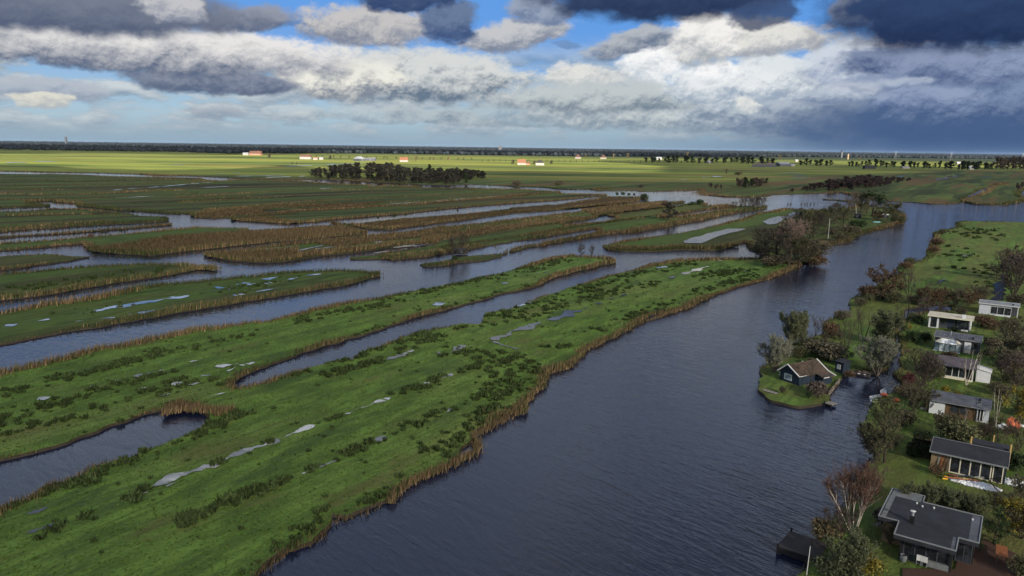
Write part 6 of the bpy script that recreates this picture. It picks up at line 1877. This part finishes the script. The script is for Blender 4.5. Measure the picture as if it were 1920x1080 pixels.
for k in range(1, 26):
    y = -.35 + k * .25
    if k % 2 == 0:
        slab('tile_course', MT['tile'], rr_, [(xp + .03, y, zP + .01), (xr + .28, y, zE - .28 * sr_ + .01), (xr + .28, y + .06, zE - .28 * sr_ + .01), (xp + .03, y + .06, zP + .01)], .03)
window(Hh, .62, 2.0, .38, 1.32, 0, 1, 'whitetrim', .10, GLP)
boxes('chimney', MT['whitetrim'], ro, (.75, 3.4, 2.3, .95, 3.6, 2.75))
boxes('corner_post', MT['black'], Hh, (xl - .05, -.05, -.1, xl + .06, .06, zE))
boxes('rail', MT['whitetrim'], Hh, (-.75, .35, .55, -.15, .41, .66), (-.75, .35, .9, -.15, .41, 1.0))

S_ = site('shed', (1565, 697), -61, 'small dark blue shed with a white window behind the cabin', 'shed')
boxes('wall', MT['blue'], S_, (0, 0, -.1, 1.5, 1.6, 1.75))
window(S_, .35, .95, .65, 1.4, 0, 2, 'whitetrim', .09, GLP)
slab('roof', MT['black'], S_, [(-.15, -.2, 1.86), (1.65, -.2, 1.86), (1.65, 1.8, 2.0), (-.15, 1.8, 2.0)], .1)

# ---------------------------------------------------- landings and bank wall
def decking(name, c, label, cat, mat, nplank, wd, L, z, legs=True, rz=0, label_part='plank'):
    r = empty(name, (c[0], c[1], 0), math.radians(rz), label, cat)
    me = bpy.data.meshes.new('plank')
    pw = wd / nplank
    me.from_pydata([tuple(v) for v in bverts(0, .01, z, L, pw - .012, z + .06)], [], BF)
    me.update()
    me.materials.append(MT[mat])
    for i in range(nplank):
        o = bpy.data.objects.new('plank', me)
        COL.objects.link(o)
        o.parent = r
        o.location = (0, i * pw, rng.uniform(-.006, .006))
    boxes('beam', MT['black'], r, (.1, .05, z - .25, L - .1, .2, z - .003), (.1, wd - .2, z - .25, L - .1, wd - .05, z - .003))
    if legs:
        boxes('post', MT['black'], r, (.0, -.12, -.6, .16, .0, z + .35))
        boxes('post', MT['black'], r, (.0, wd + .003, -.6, .16, wd + .12, z + .35))
        boxes('post', MT['black'], r, (L - .2, -.12, -.6, L - .04, .0, z + .1))
    return r


j0 = G(1457, 1025, .6)
j = decking('jetty', (j0[0], j0[1]), 'dark timber jetty platform over the lake at the bottom of the picture', 'jetty', 'darkdeck', 16, 3.4, 3.4, .62, rz=-39)
boxes('skirt_board', MT['black'], j, (-.02, -.02, .05, 3.3, .03, .60))
pole = empty('pole', tuple(G(1512, 1078, .35)), 0, 'thin white pole standing beside the dark jetty platform', 'pole')
v, t = tube(np.array([(0, 0, -.5), (.1, .02, 2.6)]), [.035, .025], 6)
mesh_from(v, t, 'shaft', MT['whitetrim'], pole)
l0 = G(1427, 733, .3)
decking('landing_stage', (l0[0], l0[1]), 'grey timber landing stage at the left corner of the cabin island', 'landing stage', 'greywood', 5, .8, 2.3, .42, rz=-50, legs=False)
l1 = G(1545, 757, .3)
decking('landing_stage', (l1[0], l1[1]), 'small square grey landing stage at the right corner of the cabin island', 'landing stage', 'greywood', 5, 1.3, 1.2, .40, rz=-55)
# plank bank wall between cabin and boats
a, b = G(1553, 741, .2), G(1575, 714, .2)
wl = empty('bank_wall', (a[0], a[1], 0), math.atan2(b[1] - a[1], b[0] - a[0]), 'plank bank wall at the water below the cabin', 'bank wall')
Lw = np.linalg.norm((b - a)[:2])
for k in range(12):
    boxes('plank', MT['greywood' if k % 3 else 'wood'], wl, (k * Lw / 12, -.02 + (k % 2) * .02, -.4, (k + 1) * Lw / 12 - .03, .06 + (k % 2) * .02, .62 + rng.uniform(-.08, .08)))
boxes('rail', MT['wood'], wl, (0, -.10, .42, Lw, -.023, .52))

# jetty wall and flagpole of the wooded island
a = G(1538, 456, .2)
qw = empty('quay_wall', (a[0], a[1], 0), math.radians(-5), 'dark timber quay wall below the flagpole', 'quay wall')
for k in range(11):
    boxes('board', MT['wood' if k < 6 else 'black'], qw, (k * .55, rng.uniform(-.02, .02), -.5, (k + 1) * .55 - .03, .14, 1.15 if k < 6 else 1.45))
boxes('deck', MT['wood'], qw, (0, .16, .8, 3.2, 1.5, .92))
boxes('deck', MT['black'], qw, (3.3, .16, 1.1, 6.0, 1.8, 1.25))
fp = empty('flagpole', tuple(G(1552.5, 448, .35)), 0, 'white flagpole standing at the quay of the wooded island', 'flagpole')
v, t = tube(np.array([(0, 0, -.2), (0, 0, metres(1552, 448, 37))]), [.075, .05], 6)
mesh_from(v, t, 'mast', MT['whitetrim'], fp)
v, t = tube(np.array([(0, 0, metres(1552, 448, 37)), (0, 0, metres(1552, 448, 37) + .2)]), [.12, .02], 6)
mesh_from(v, t, 'finial', MT['cream'], fp)
mk = empty('mooring_post', tuple(G(1547, 468, 0)), 0, 'dark mooring post in the water below the quay', 'mooring post')
boxes('post', MT['black'], mk, (-.15, -.15, -1, .15, .15, 1.0))
boxes('crossbar', MT['darkgrey'], mk, (-.6, -.1, .62, .6, .1, .8))
for (px, rz, w_, d_, h_, wm, rm, lab) in (((1607, 409), -30, 3.6, 2.6, 2.0, 'black', 'black', 'small black shed under the trees behind the flagpole lawn'), ((1660, 409), -20, 3.0, 2.4, 1.7, 'black', 'whitetrim', 'black shed with a white roof edge on the island lawn'), ((866, 476), 20, 4.2, 1.8, 1.3, 'black', 'black', 'low black shed under the islet trees')):
    s = site('shed', px, rz, lab, 'shed')
    boxes('wall', MT[wm], s, (-w_ / 2, 0, -.1, w_ / 2, d_, h_))
    slab('roof', MT[rm], s, [(-w_ / 2 - .15, -.2, h_ + .1), (w_ / 2 + .15, -.2, h_ + .1), (w_ / 2 + .15, d_ + .2, h_ + .4), (-w_ / 2 - .15, d_ + .2, h_ + .4)], .12)
    boxes('door', MT['darkgrey'], s, (-.4, -.04, -.05, .4, -.002, min(h_ - .1, 1.8)))


# ------------------------------------------------------------------- boats
def boat(px, rz, L, W, label, hull, inner, seats='whitetrim', z=0.0, cat='rowing boat', cover=None):
    g = G(px[0], px[1], .1)
    r = empty('boat', (g[0], g[1], z), math.radians(rz), label, cat)
    st = [(-.5, .62, .34), (-.3, .9, .32), (0, 1, .32), (.25, .86, .36), (.4, .52, .42), (.5, .03, .5)]
    V, F = [], []
    for t_, w_, h_ in st:
        for s, zz, k in ((-1, h_, 1), (-1, -.12, .66), (1, -.12, .66), (1, h_, 1)):
            V.append((t_ * L, s * w_ * W / 2 * k, zz))
    for i in range(5):
        for k in range(3):
            F.append((i * 4 + k, i * 4 + k + 1, i * 4 + k + 5, i * 4 + k + 4))
    F.append((0, 3, 2, 1))
    mesh_from(V, F, 'hull', MT[hull], r)
    V2 = []
    for t_, w_, h_ in st:
        for s in (-1, 1):
            V2.append((t_ * L * .96, s * w_ * W / 2 * .8, .10))
    mesh_from(V2, [(i * 2, i * 2 + 2, i * 2 + 3, i * 2 + 1) for i in range(5)], 'floor', MT[inner], r)
    for i in range(5):
        pass
    for s in (-1, 1):
        for i in range(5):
            t0, w0, h0 = st[i]
            t1, w1, h1 = st[i + 1]
            bar('gunwale', MT[hull], r, (t0 * L, s * w0 * W / 2, h0), (t1 * L, s * w1 * W / 2, h1), .04)
    for t_ in (-.36, -.05, .22):
        boxes('seat', MT[seats], r, (t_ * L - .16, -W * .40, .22, t_ * L + .16, W * .40, .27))
    return r


boat((1612, 703), -34, 3.2, 1.1, 'dark rowing boat with white seats moored at the cabin bank, outer of two', 'darkhull', 'darkhull')
boat((1626, 700), -30, 3.0, 1.0, 'grey brown rowing boat moored at the cabin bank, inner of two', 'wood', 'darkhull', 'greywood')
boat((1643, 746), 25, 2.3, .9, 'white dinghy moored at the creek mouth, lower of two', 'hull', 'trim')
boat((1656, 737), 60, 1.8, .8, 'white dinghy moored at the creek mouth, upper of two', 'hull', 'trim')
boat((1643, 754), 20, 1.8, .7, 'grey white skiff drawn up under the bank tree', 'palegrey', 'trim')
boat((1644, 418.5), 10, 3.8, 1.7, 'upturned turquoise boat on the island lawn', 'turq', 'turq', 'turq', z=.5, cat='boat')
boat((384, 503.5), 20, 4.6, 1.3, 'black punt moored at the tip of the dark green island', 'darkhull', 'darkhull', 'darkgrey', cat='punt')
for (px, lab) in (((1657, 742), 'orange tarpaulin bundle by the moored dinghies'), ((1679, 751), 'small orange buoy heap on the bank by the dinghies')):
    g = G(px[0], px[1], .5)
    v, f = blob(np.random.default_rng(int(px[0])))
    o = mesh_from(v * np.array([.7, .4, .3]) + np.array([0, 0, .15]), [tuple(q) for q in f], 'tarpaulin', MT['orange'], None)
    o.location = (g[0], g[1], .5)
    tag(o, lab, 'tarpaulin')

# ---------------------------------------------------------- building rubble
gr = np.random.default_rng(5)


def heap(name, cen, ax, ay, rz, n, h, mat, label, cat, s0=.08, s1=.2):
    c, s = math.cos(math.radians(rz)), math.sin(math.radians(rz))
    V, F = [], []
    for k in range(n):
        a = gr.uniform(0, 6.28)
        r = math.sqrt(gr.random())
        x, y = math.cos(a) * r * ax, math.sin(a) * r * ay
        v, f = blob(gr)
        v = v * gr.uniform(s0, s1) * np.array([1.3, 1, .7])
        v = v + np.array([cen[0] + x * c - y * s, cen[1] + x * s + y * c, .38 + h * (1 - r * r) * gr.uniform(.4, 1)])
        b = len(V)
        V += [tuple(q) for q in v]
        F += [tuple(int(i) + b for i in q) for q in f]
    o = mesh_from(V, F, name, mat, None)
    return tag(o, label, cat, kind='stuff')


def fpt(x, y):
    a = math.radians(-35)
    return np.array([48.7 + x * math.cos(a) - y * math.sin(a), 75.9 + x * math.sin(a) + y * math.cos(a)])


q_ = G(1828, 908, .4)
heap('rubble', q_, 2.3, .75, -35, 420, .35, MT['rubble'], 'heap of pale rubble in front of the chalet being rebuilt', 'rubble')
q_ = G(1900, 905, .4)
heap('rubble', q_, 1.0, .9, -35, 150, .25, MT['rubble'], 'pale rubble beside the dark blue end wall of the chalet being rebuilt', 'rubble')
pls = [((1770, 897), (1838, 905), 'orangewood', 'long red brown beam lying across the rubble'), ((1779, 893), (1822, 896), 'darkgrey', 'dark board lying behind the long red brown beam'), ((1790, 899), (1815, 902), 'rawtimber', 'pale batten on the front of the rubble'), ((1853, 902), (1872, 926), 'brown', 'dark beam leaning down the right part of the rubble'), ((1860, 900), (1872, 910), 'wood', 'short grey board at the upper right of the rubble'), ((1828, 897), (1845, 899), 'cream', 'pale board under the window posts'), ((1776, 891), (1795, 897), 'orangewood', 'short red brown board beside the yellow tarpaulin')]
for p0_, p1_, mm, lab in pls:
    a, b = G(*p0_, .6), G(*p1_, .7)
    o = bar('timber', MT[mm], None, a + (0, 0, .15), b + (0, 0, .2), .09)
    tag(o, lab, 'timber')
a = G(1776, 898, .4)
yt = mesh_from([(0, 0, 0), (1.2, .05, .05), (1.35, .7, .5), (.55, .75, .55), (.1, .3, .25), (.5, .3, .5), (.9, .3, .55)], [(0, 1, 6, 5), (1, 2, 6), (2, 3, 5, 6), (3, 4, 5), (4, 0, 5)], 'tarpaulin', MT['yellow'], None)
yt.location = (a[0] - .6, a[1] - .1, .42)
yt.scale = (.45, .45, .55)
yt.rotation_euler = (0, 0, math.radians(-20))
tag(yt, 'yellow tarpaulin at the left end of the rubble heap', 'tarpaulin')
for k in range(4):
    a = fpt(-1.15 + k * .3, -.25)
    b = fpt(-1.05 + k * .32, .0)
    o = bar('board', MT[['greywood', 'orangewood', 'brown', 'wood'][k]], None, (a[0], a[1], .3), (b[0], b[1], 2.0), .11)
    tag(o, ['grey board leaning on the tan wall, leftmost of four', 'red brown board leaning on the tan wall, second of four', 'dark brown board leaning on the tan wall, third of four', 'weathered board leaning on the tan wall beside the windows'][k], 'board')
# bags at the right edge
g0 = G(1898, 803, .4)
v, f = blob(np.random.default_rng(3))
o = mesh_from(v * np.array([1.0, .8, 1.0]) + np.array([0, 0, .7]), [tuple(q) for q in f], 'tarpaulin', MT['orange'], None)
o.location = (g0[0], g0[1], .35)
tag(o, 'large crumpled orange tarpaulin over a heap at the right edge', 'tarpaulin')
q_ = G(1882, 803, .4)
heap('white_bags', q_, .7, .55, -35, 26, .55, MT['hull'], 'pile of white plastic bags left of the orange tarpaulin', 'bags', .16, .3)
q_ = G(1912, 800, .4)
heap('white_bags', q_, .5, .4, -35, 8, .4, MT['hull'], 'few white bags right of the orange tarpaulin', 'bags', .16, .3)
q_ = G(1733, 768, .4)
heap('firewood', q_, .45, .35, 0, 16, .4, MT['cream'], 'small pale wood heap at the corner of the long dark roof', 'wood heap', .1, .2)
q_ = G(1655, 985, .4)
heap('cut_branches', q_, 1.0, .6, 0, 30, .2, MT['greywood'], 'grey cut wood among the brushwood left of the flat roof', 'wood heap', .05, .12)

# terrace, table and chairs
tq = np.array([G(x, y, .35)[:2] for x, y in [(1692, 1068), (1790, 1070), (1800, 1032), (1845, 1012), (1905, 1040), (1912, 1085), (1760, 1120), (1692, 1085)]])
if area2(tq) < 0:
    tq = tq[::-1]
p2, T = fill(tq)
tag(link('terrace', np_mesh('terrace', np.c_[p2, np.full(len(p2), .47)], T), MT['paving']), kind='structure')
g0 = G(1876, 1050, .35)
tb = empty('table', (g0[0], g0[1], .47), math.radians(58), 'red brown wooden garden table on the brick terrace', 'table')
for k in range(6):
    boxes('slat', MT['orangewood'], tb, (-1.05, -.42 + k * .142, .70, 1.05, -.42 + k * .142 + .13, .75))
for sx in (-.9, .9):
    for sy in (-.34, .34):
        boxes('leg', MT['wood'], tb, (sx - .05, sy - .05, 0, sx + .05, sy + .05, .697))
boxes('crossbar', MT['wood'], tb, (-.85, -.03, .5, .85, .03, .6))


def chair(px, rz, label, mat='whitetrim'):
    g = G(px[0], px[1], .35)
    r = empty('garden_chair', (g[0], g[1], .47), math.radians(rz), label, 'chair')
    boxes('seat', MT[mat], r, (-.25, -.25, .42, .25, .25, .47))
    boxes('backrest', MT[mat], r, (-.25, .22, .473, .25, .27, .95))
    for sx in (-.22, .22):
        for sy in (-.22, .22):
            boxes('leg', MT['trim'], r, (sx - .025, sy - .025, 0, sx + .025, sy + .025, .417))
    return r


chair((1723, 1060), 150, 'white garden chair in front of the black chalet, left of two')
chair((1732, 1063), 140, 'white garden chair in front of the black chalet, right of two')
cv = empty('lounge_set', tuple(G(1757, 1062, .47)), math.radians(-30), 'grey covered lounge set on the terrace of the black chalet', 'lounge set')
boxes('cover', MT['gravel'], cv, (-.8, -.5, 0, .8, .5, .5))
boxes('backrest', MT['roofgrey'], cv, (-.8, .503, 0, .8, .7, .85))
bk = empty('barrel', tuple(G(1693, 1052, .47)), 0, 'pale round pot by the glass front of the black chalet', 'pot')
v, t = tube(np.array([(0, 0, 0), (0, 0, .3), (0, 0, .6)]), [.22, .3, .26], 10)
mesh_from(v, t, 'body', MT['gravel'], bk)
bk.name = 'plant_pot'

# ------------------------------------------------------------------ cattle
def cow(px, rz, label, mat):
    bm = bmesh.new()
    pts = [(-.75, 0, 1.1), (0, 0, 1.08), (.7, 0, 1.15), (1.05, 0, .95), (1.3, 0, .55), (-.65, .25, .5), (-.62, .25, 0), (-.65, -.25, .5), (-.62, -.25, 0), (.6, .24, .5), (.6, .24, 0), (.6, -.24, .5), (.6, -.24, 0), (-1.0, 0, 1.0), (-1.03, 0, .5)]
    ed = [(0, 1), (1, 2), (2, 3), (3, 4), (0, 5), (5, 6), (0, 7), (7, 8), (2, 9), (9, 10), (2, 11), (11, 12), (0, 13), (13, 14)]
    me = bpy.data.meshes.new('cow')
    me.from_pydata(pts, ed, [])
    o = link('cow', me, mat)
    sk = o.modifiers.new('skin', 'SKIN')
    rad = [.36, .4, .36, .22, .17, .12, .07, .12, .07, .12, .07, .12, .07, .05, .05]
    for i, r in enumerate(rad):
        me.skin_vertices[0].data[i].radius = (r, r)
    me.skin_vertices[0].data[1].use_root = True
    o.modifiers.new('sub', 'SUBSURF').levels = 1
    dg = bpy.context.evaluated_depsgraph_get()
    m2 = bpy.data.meshes.new_from_object(o.evaluated_get(dg))
    o.modifiers.clear()
    o.data = m2
    g = G(px[0], px[1], .4)
    o.location = (g[0], g[1], .4)
    o.rotation_euler = (0, 0, math.radians(rz))
    tag(o, label, 'cow')


cow((195, 441), 20, 'dark cow grazing on the green strip at the left, middle of three', MT['hide'])
cow((231, 437), 170, 'dark cow grazing on the green strip at the left, rightmost of three', MT['hide'])
cow((170, 446), 60, 'dark cow seen end on, leftmost of three on the green strip', MT['redhide'])

# --------------------------------------------------------- far off buildings
def farm(px, w_, d_, h_, rh, rz, wall, roof, label, cat='farmhouse', name='farmhouse', win=2):
    s = site(name, px, rz, label, cat)
    boxes('wall', MT[wall], s, (-w_ / 2, 0, -.2, w_ / 2, d_, h_))
    y = d_ / 2
    R_ = [(-w_ / 2 - .4, -.5, h_ - .1), (w_ / 2 + .4, -.5, h_ - .1), (w_ / 2 + .4, y, h_ + rh), (-w_ / 2 - .4, y, h_ + rh), (w_ / 2 + .4, d_ + .5, h_ - .1), (-w_ / 2 - .4, d_ + .5, h_ - .1)]
    rf_ = mesh_from(R_, [(0, 1, 2, 3), (3, 2, 4, 5), (0, 3, 5), (1, 4, 2), (0, 5, 4, 1)], 'roof', MT[roof], s)
    for k in range(win):
        x = -w_ / 2 + w_ * (k + 1) / (win + 1)
        f = boxes('window', MT['whitetrim'], s, (x - .8, -.08, h_ * .3, x + .8, -.01, h_ * .8))
        boxes('pane', GL, f, (x - .65, -.1, h_ * .35, x + .65, -.083, h_ * .75))
    if rh > 2:
        boxes('chimney', MT['brick'], rf_, (w_ * .2, y - .5, h_ + rh * .5, w_ * .2 + 1, y + .5, h_ + rh + 1.2))
    return s


farm((572, 298.5), 26, 12, 6, 5, 0, 'farwhite', 'redroof', 'white house with three dormers and dark red roof in the sunlit fields', win=4)
farm((591, 299.5), 10, 8, 3.5, 2, 5, 'farwhite', 'brick', 'low white barn beside the white house with dormers', 'barn', 'barn', 1)
farm((602, 299.5), 9, 8, 4, 2, 5, 'farwhite', 'roofgrey', 'small white outbuilding right of the white house with dormers', 'barn', 'barn', 1)
farm((680, 302), 16, 20, 5, 5, 60, 'darkgrey', 'roofgrey', 'dark barn with a pale gable behind the small wood', 'barn', 'barn', 1)
farm((694, 301.5), 24, 10, 4, 3, 0, 'darkgrey', 'roofblue', 'long grey barn right of the pale gabled barn', 'barn', 'barn', 1)
farm((757, 303.5), 18, 11, 4, 6, 0, 'farwhite', 'orangeroof', 'white farmhouse with an orange roof above the small wood', win=3)
farm((978, 309), 17, 12, 4, 7, 0, 'farwhite', 'orangeroof', 'white farmhouse with a steep orange roof in the bright field', win=3)
farm((989, 309), 10, 8, 3, 3, 0, 'brick', 'redroof', 'low brick shed beside the steep orange roof', 'barn', 'barn', 1)
farm((1020, 310), 12, 17, 5, 7, 90, 'farwhite', 'black', 'black roofed farmhouse with a white gable in the bright field', win=1)
farm((1088, 297.5), 20, 16, 5, 8, 70, 'farwhite', 'redroof', 'far farmhouse with a red roof and white gable behind the avenue', win=2)
farm((1136, 298), 14, 18, 5, 8, 70, 'farwhite', 'redroof', 'far white gable behind the avenue, right of the red roof', win=1)
farm((1236, 299.5), 18, 12, 4, 5, 0, 'farwhite', 'roofgrey', 'small bright house behind the right part of the avenue', win=2)
farm((478, 291), 36, 18, 5, 8, 0, 'brick', 'redroof', 'large farm with a broad red roof at the woodland edge', win=3)
farm((460, 291), 16, 10, 5, 3, 0, 'farwhite', 'roofgrey', 'pale shed left of the large red roof', 'barn', 'barn', 1)
farm((597, 284.5), 30, 14, 6, 5, 0, 'farwhite', 'redroof', 'pale houses at the foot of the far woodland', win=2)
farm((632, 285), 40, 14, 6, 5, 0, 'farwhite', 'brick', 'long pale row house at the foot of the far woodland', win=3)
farm((1434, 313.5), 22, 26, 5, 5, 70, 'darkgrey', 'roofpurple', 'dark gabled barn, left of the joined pair on the right', 'barn', 'barn', 0)
farm((1455, 313.5), 22, 26, 5, 5, 70, 'darkgrey', 'roofpurple', 'dark gabled barn, right of the joined pair on the right', 'barn', 'barn', 0)
farm((1472, 312), 26, 22, 6, 4, 10, 'darkgrey', 'roofgrey', 'barn with a shiny blue grey roof beside the dark pair', 'barn', 'barn', 0)
farm((1487, 311.5), 9, 7, 3, 2, 0, 'farwhite', 'roofgrey', 'small white shed right of the barns', 'shed', 'shed', 1)
farm((1632, 317), 24, 10, 4, 4, 5, 'black', 'black', 'dark low farm building in the right hand fields', 'barn', 'barn', 0)
farm((1699, 316), 16, 8, 3, 1.5, 0, 'farwhite', 'roofgrey', 'low white shed in front of the shaded tree row', 'shed', 'shed', 1)
farm((1823, 318), 12, 9, 4, 4, 0, 'farwhite', 'roofgrey', 'small white gabled house among the shaded trees', win=1)
farm((1799, 308), 14, 10, 4, 4, 0, 'farwhite', 'roofgrey', 'bright small house behind the shaded trees', win=1)
farm((1332, 306.5), 14, 10, 4, 3, 0, 'farwhite', 'roofgrey', 'low house with a pale roof among the shaded trees', win=1)
farm((1494, 303), 9, 8, 4, 3, 0, 'farwhite', 'roofgrey', 'small pale house lit by the sun right of the golden tree', win=1)

# pylons, turbines, towers
def pylon(px, top, label):
    h = metres(px[0], px[1], px[1] - top)
    r = site('pylon', px, 10, label, 'pylon')
    b = h * .10
    th = .28
    for sx in (-1, 1):
        for sy in (-1, 1):
            bar('leg', MT['metal'], r, (sx * b, sy * b, 0), (sx * b * .22, sy * b * .22, h * .92), th)
    for k, (z, w_) in enumerate(((.66, .30), (.80, .36), (.92, .22))):
        bar('arm', MT['metal'], r, (-w_ * h * .62, 0, h * z), (w_ * h * .62, 0, h * z), th)
        bar('brace', MT['metal'], r, (-b * .8, 0, h * (z - .3)), (b * .6, 0, h * (z - .12)), th * .7)
    for s in (-1, 1):
        bar('horn', MT['metal'], r, (s * .1 * h, 0, h * .92), (s * .2 * h, 0, h), th * .8)


pylon((1679, 297), 283.5, 'electricity pylon on the right horizon, leftmost of three')
pylon((1783, 299), 284.5, 'electricity pylon on the right horizon, middle of three')
pylon((1917, 302), 287, 'electricity pylon at the right edge of the horizon')


def tower(px, top, w_, label, name, cat, mat, spire=True):
    h = metres(px[0], px[1], px[1] - top)
    r = site(name, px, 0, label, cat)
    boxes('shaft', MT[mat], r, (-w_, -w_, 0, w_, w_, h * (.7 if spire else 1)))
    if spire:
        z = h * .7
        mesh_from([(-w_ * 1.1, -w_ * 1.1, z), (w_ * 1.1, -w_ * 1.1, z), (w_ * 1.1, w_ * 1.1, z), (-w_ * 1.1, w_ * 1.1, z), (0, 0, h)], [(0, 1, 4), (1, 2, 4), (2, 3, 4), (3, 0, 4), (3, 2, 1, 0)], 'spire', MT['roofdark'], r)


tower((1577.5, 296), 280, 4, 'slim church tower with a spire on the right horizon', 'church_tower', 'church tower', 'darkgrey')
tower((1589.5, 299), 289, 3, 'pale blocky tower right of the church spire', 'tower', 'tower', 'tan', False)
tower((124.5, 272), 257, 8, 'factory chimney on the left horizon', 'chimney_stack', 'chimney', 'darkgrey', False)
tower((938, 285), 273.5, 12, 'dark tower block on the middle horizon', 'tower_block', 'tower block', 'darkgrey', False)
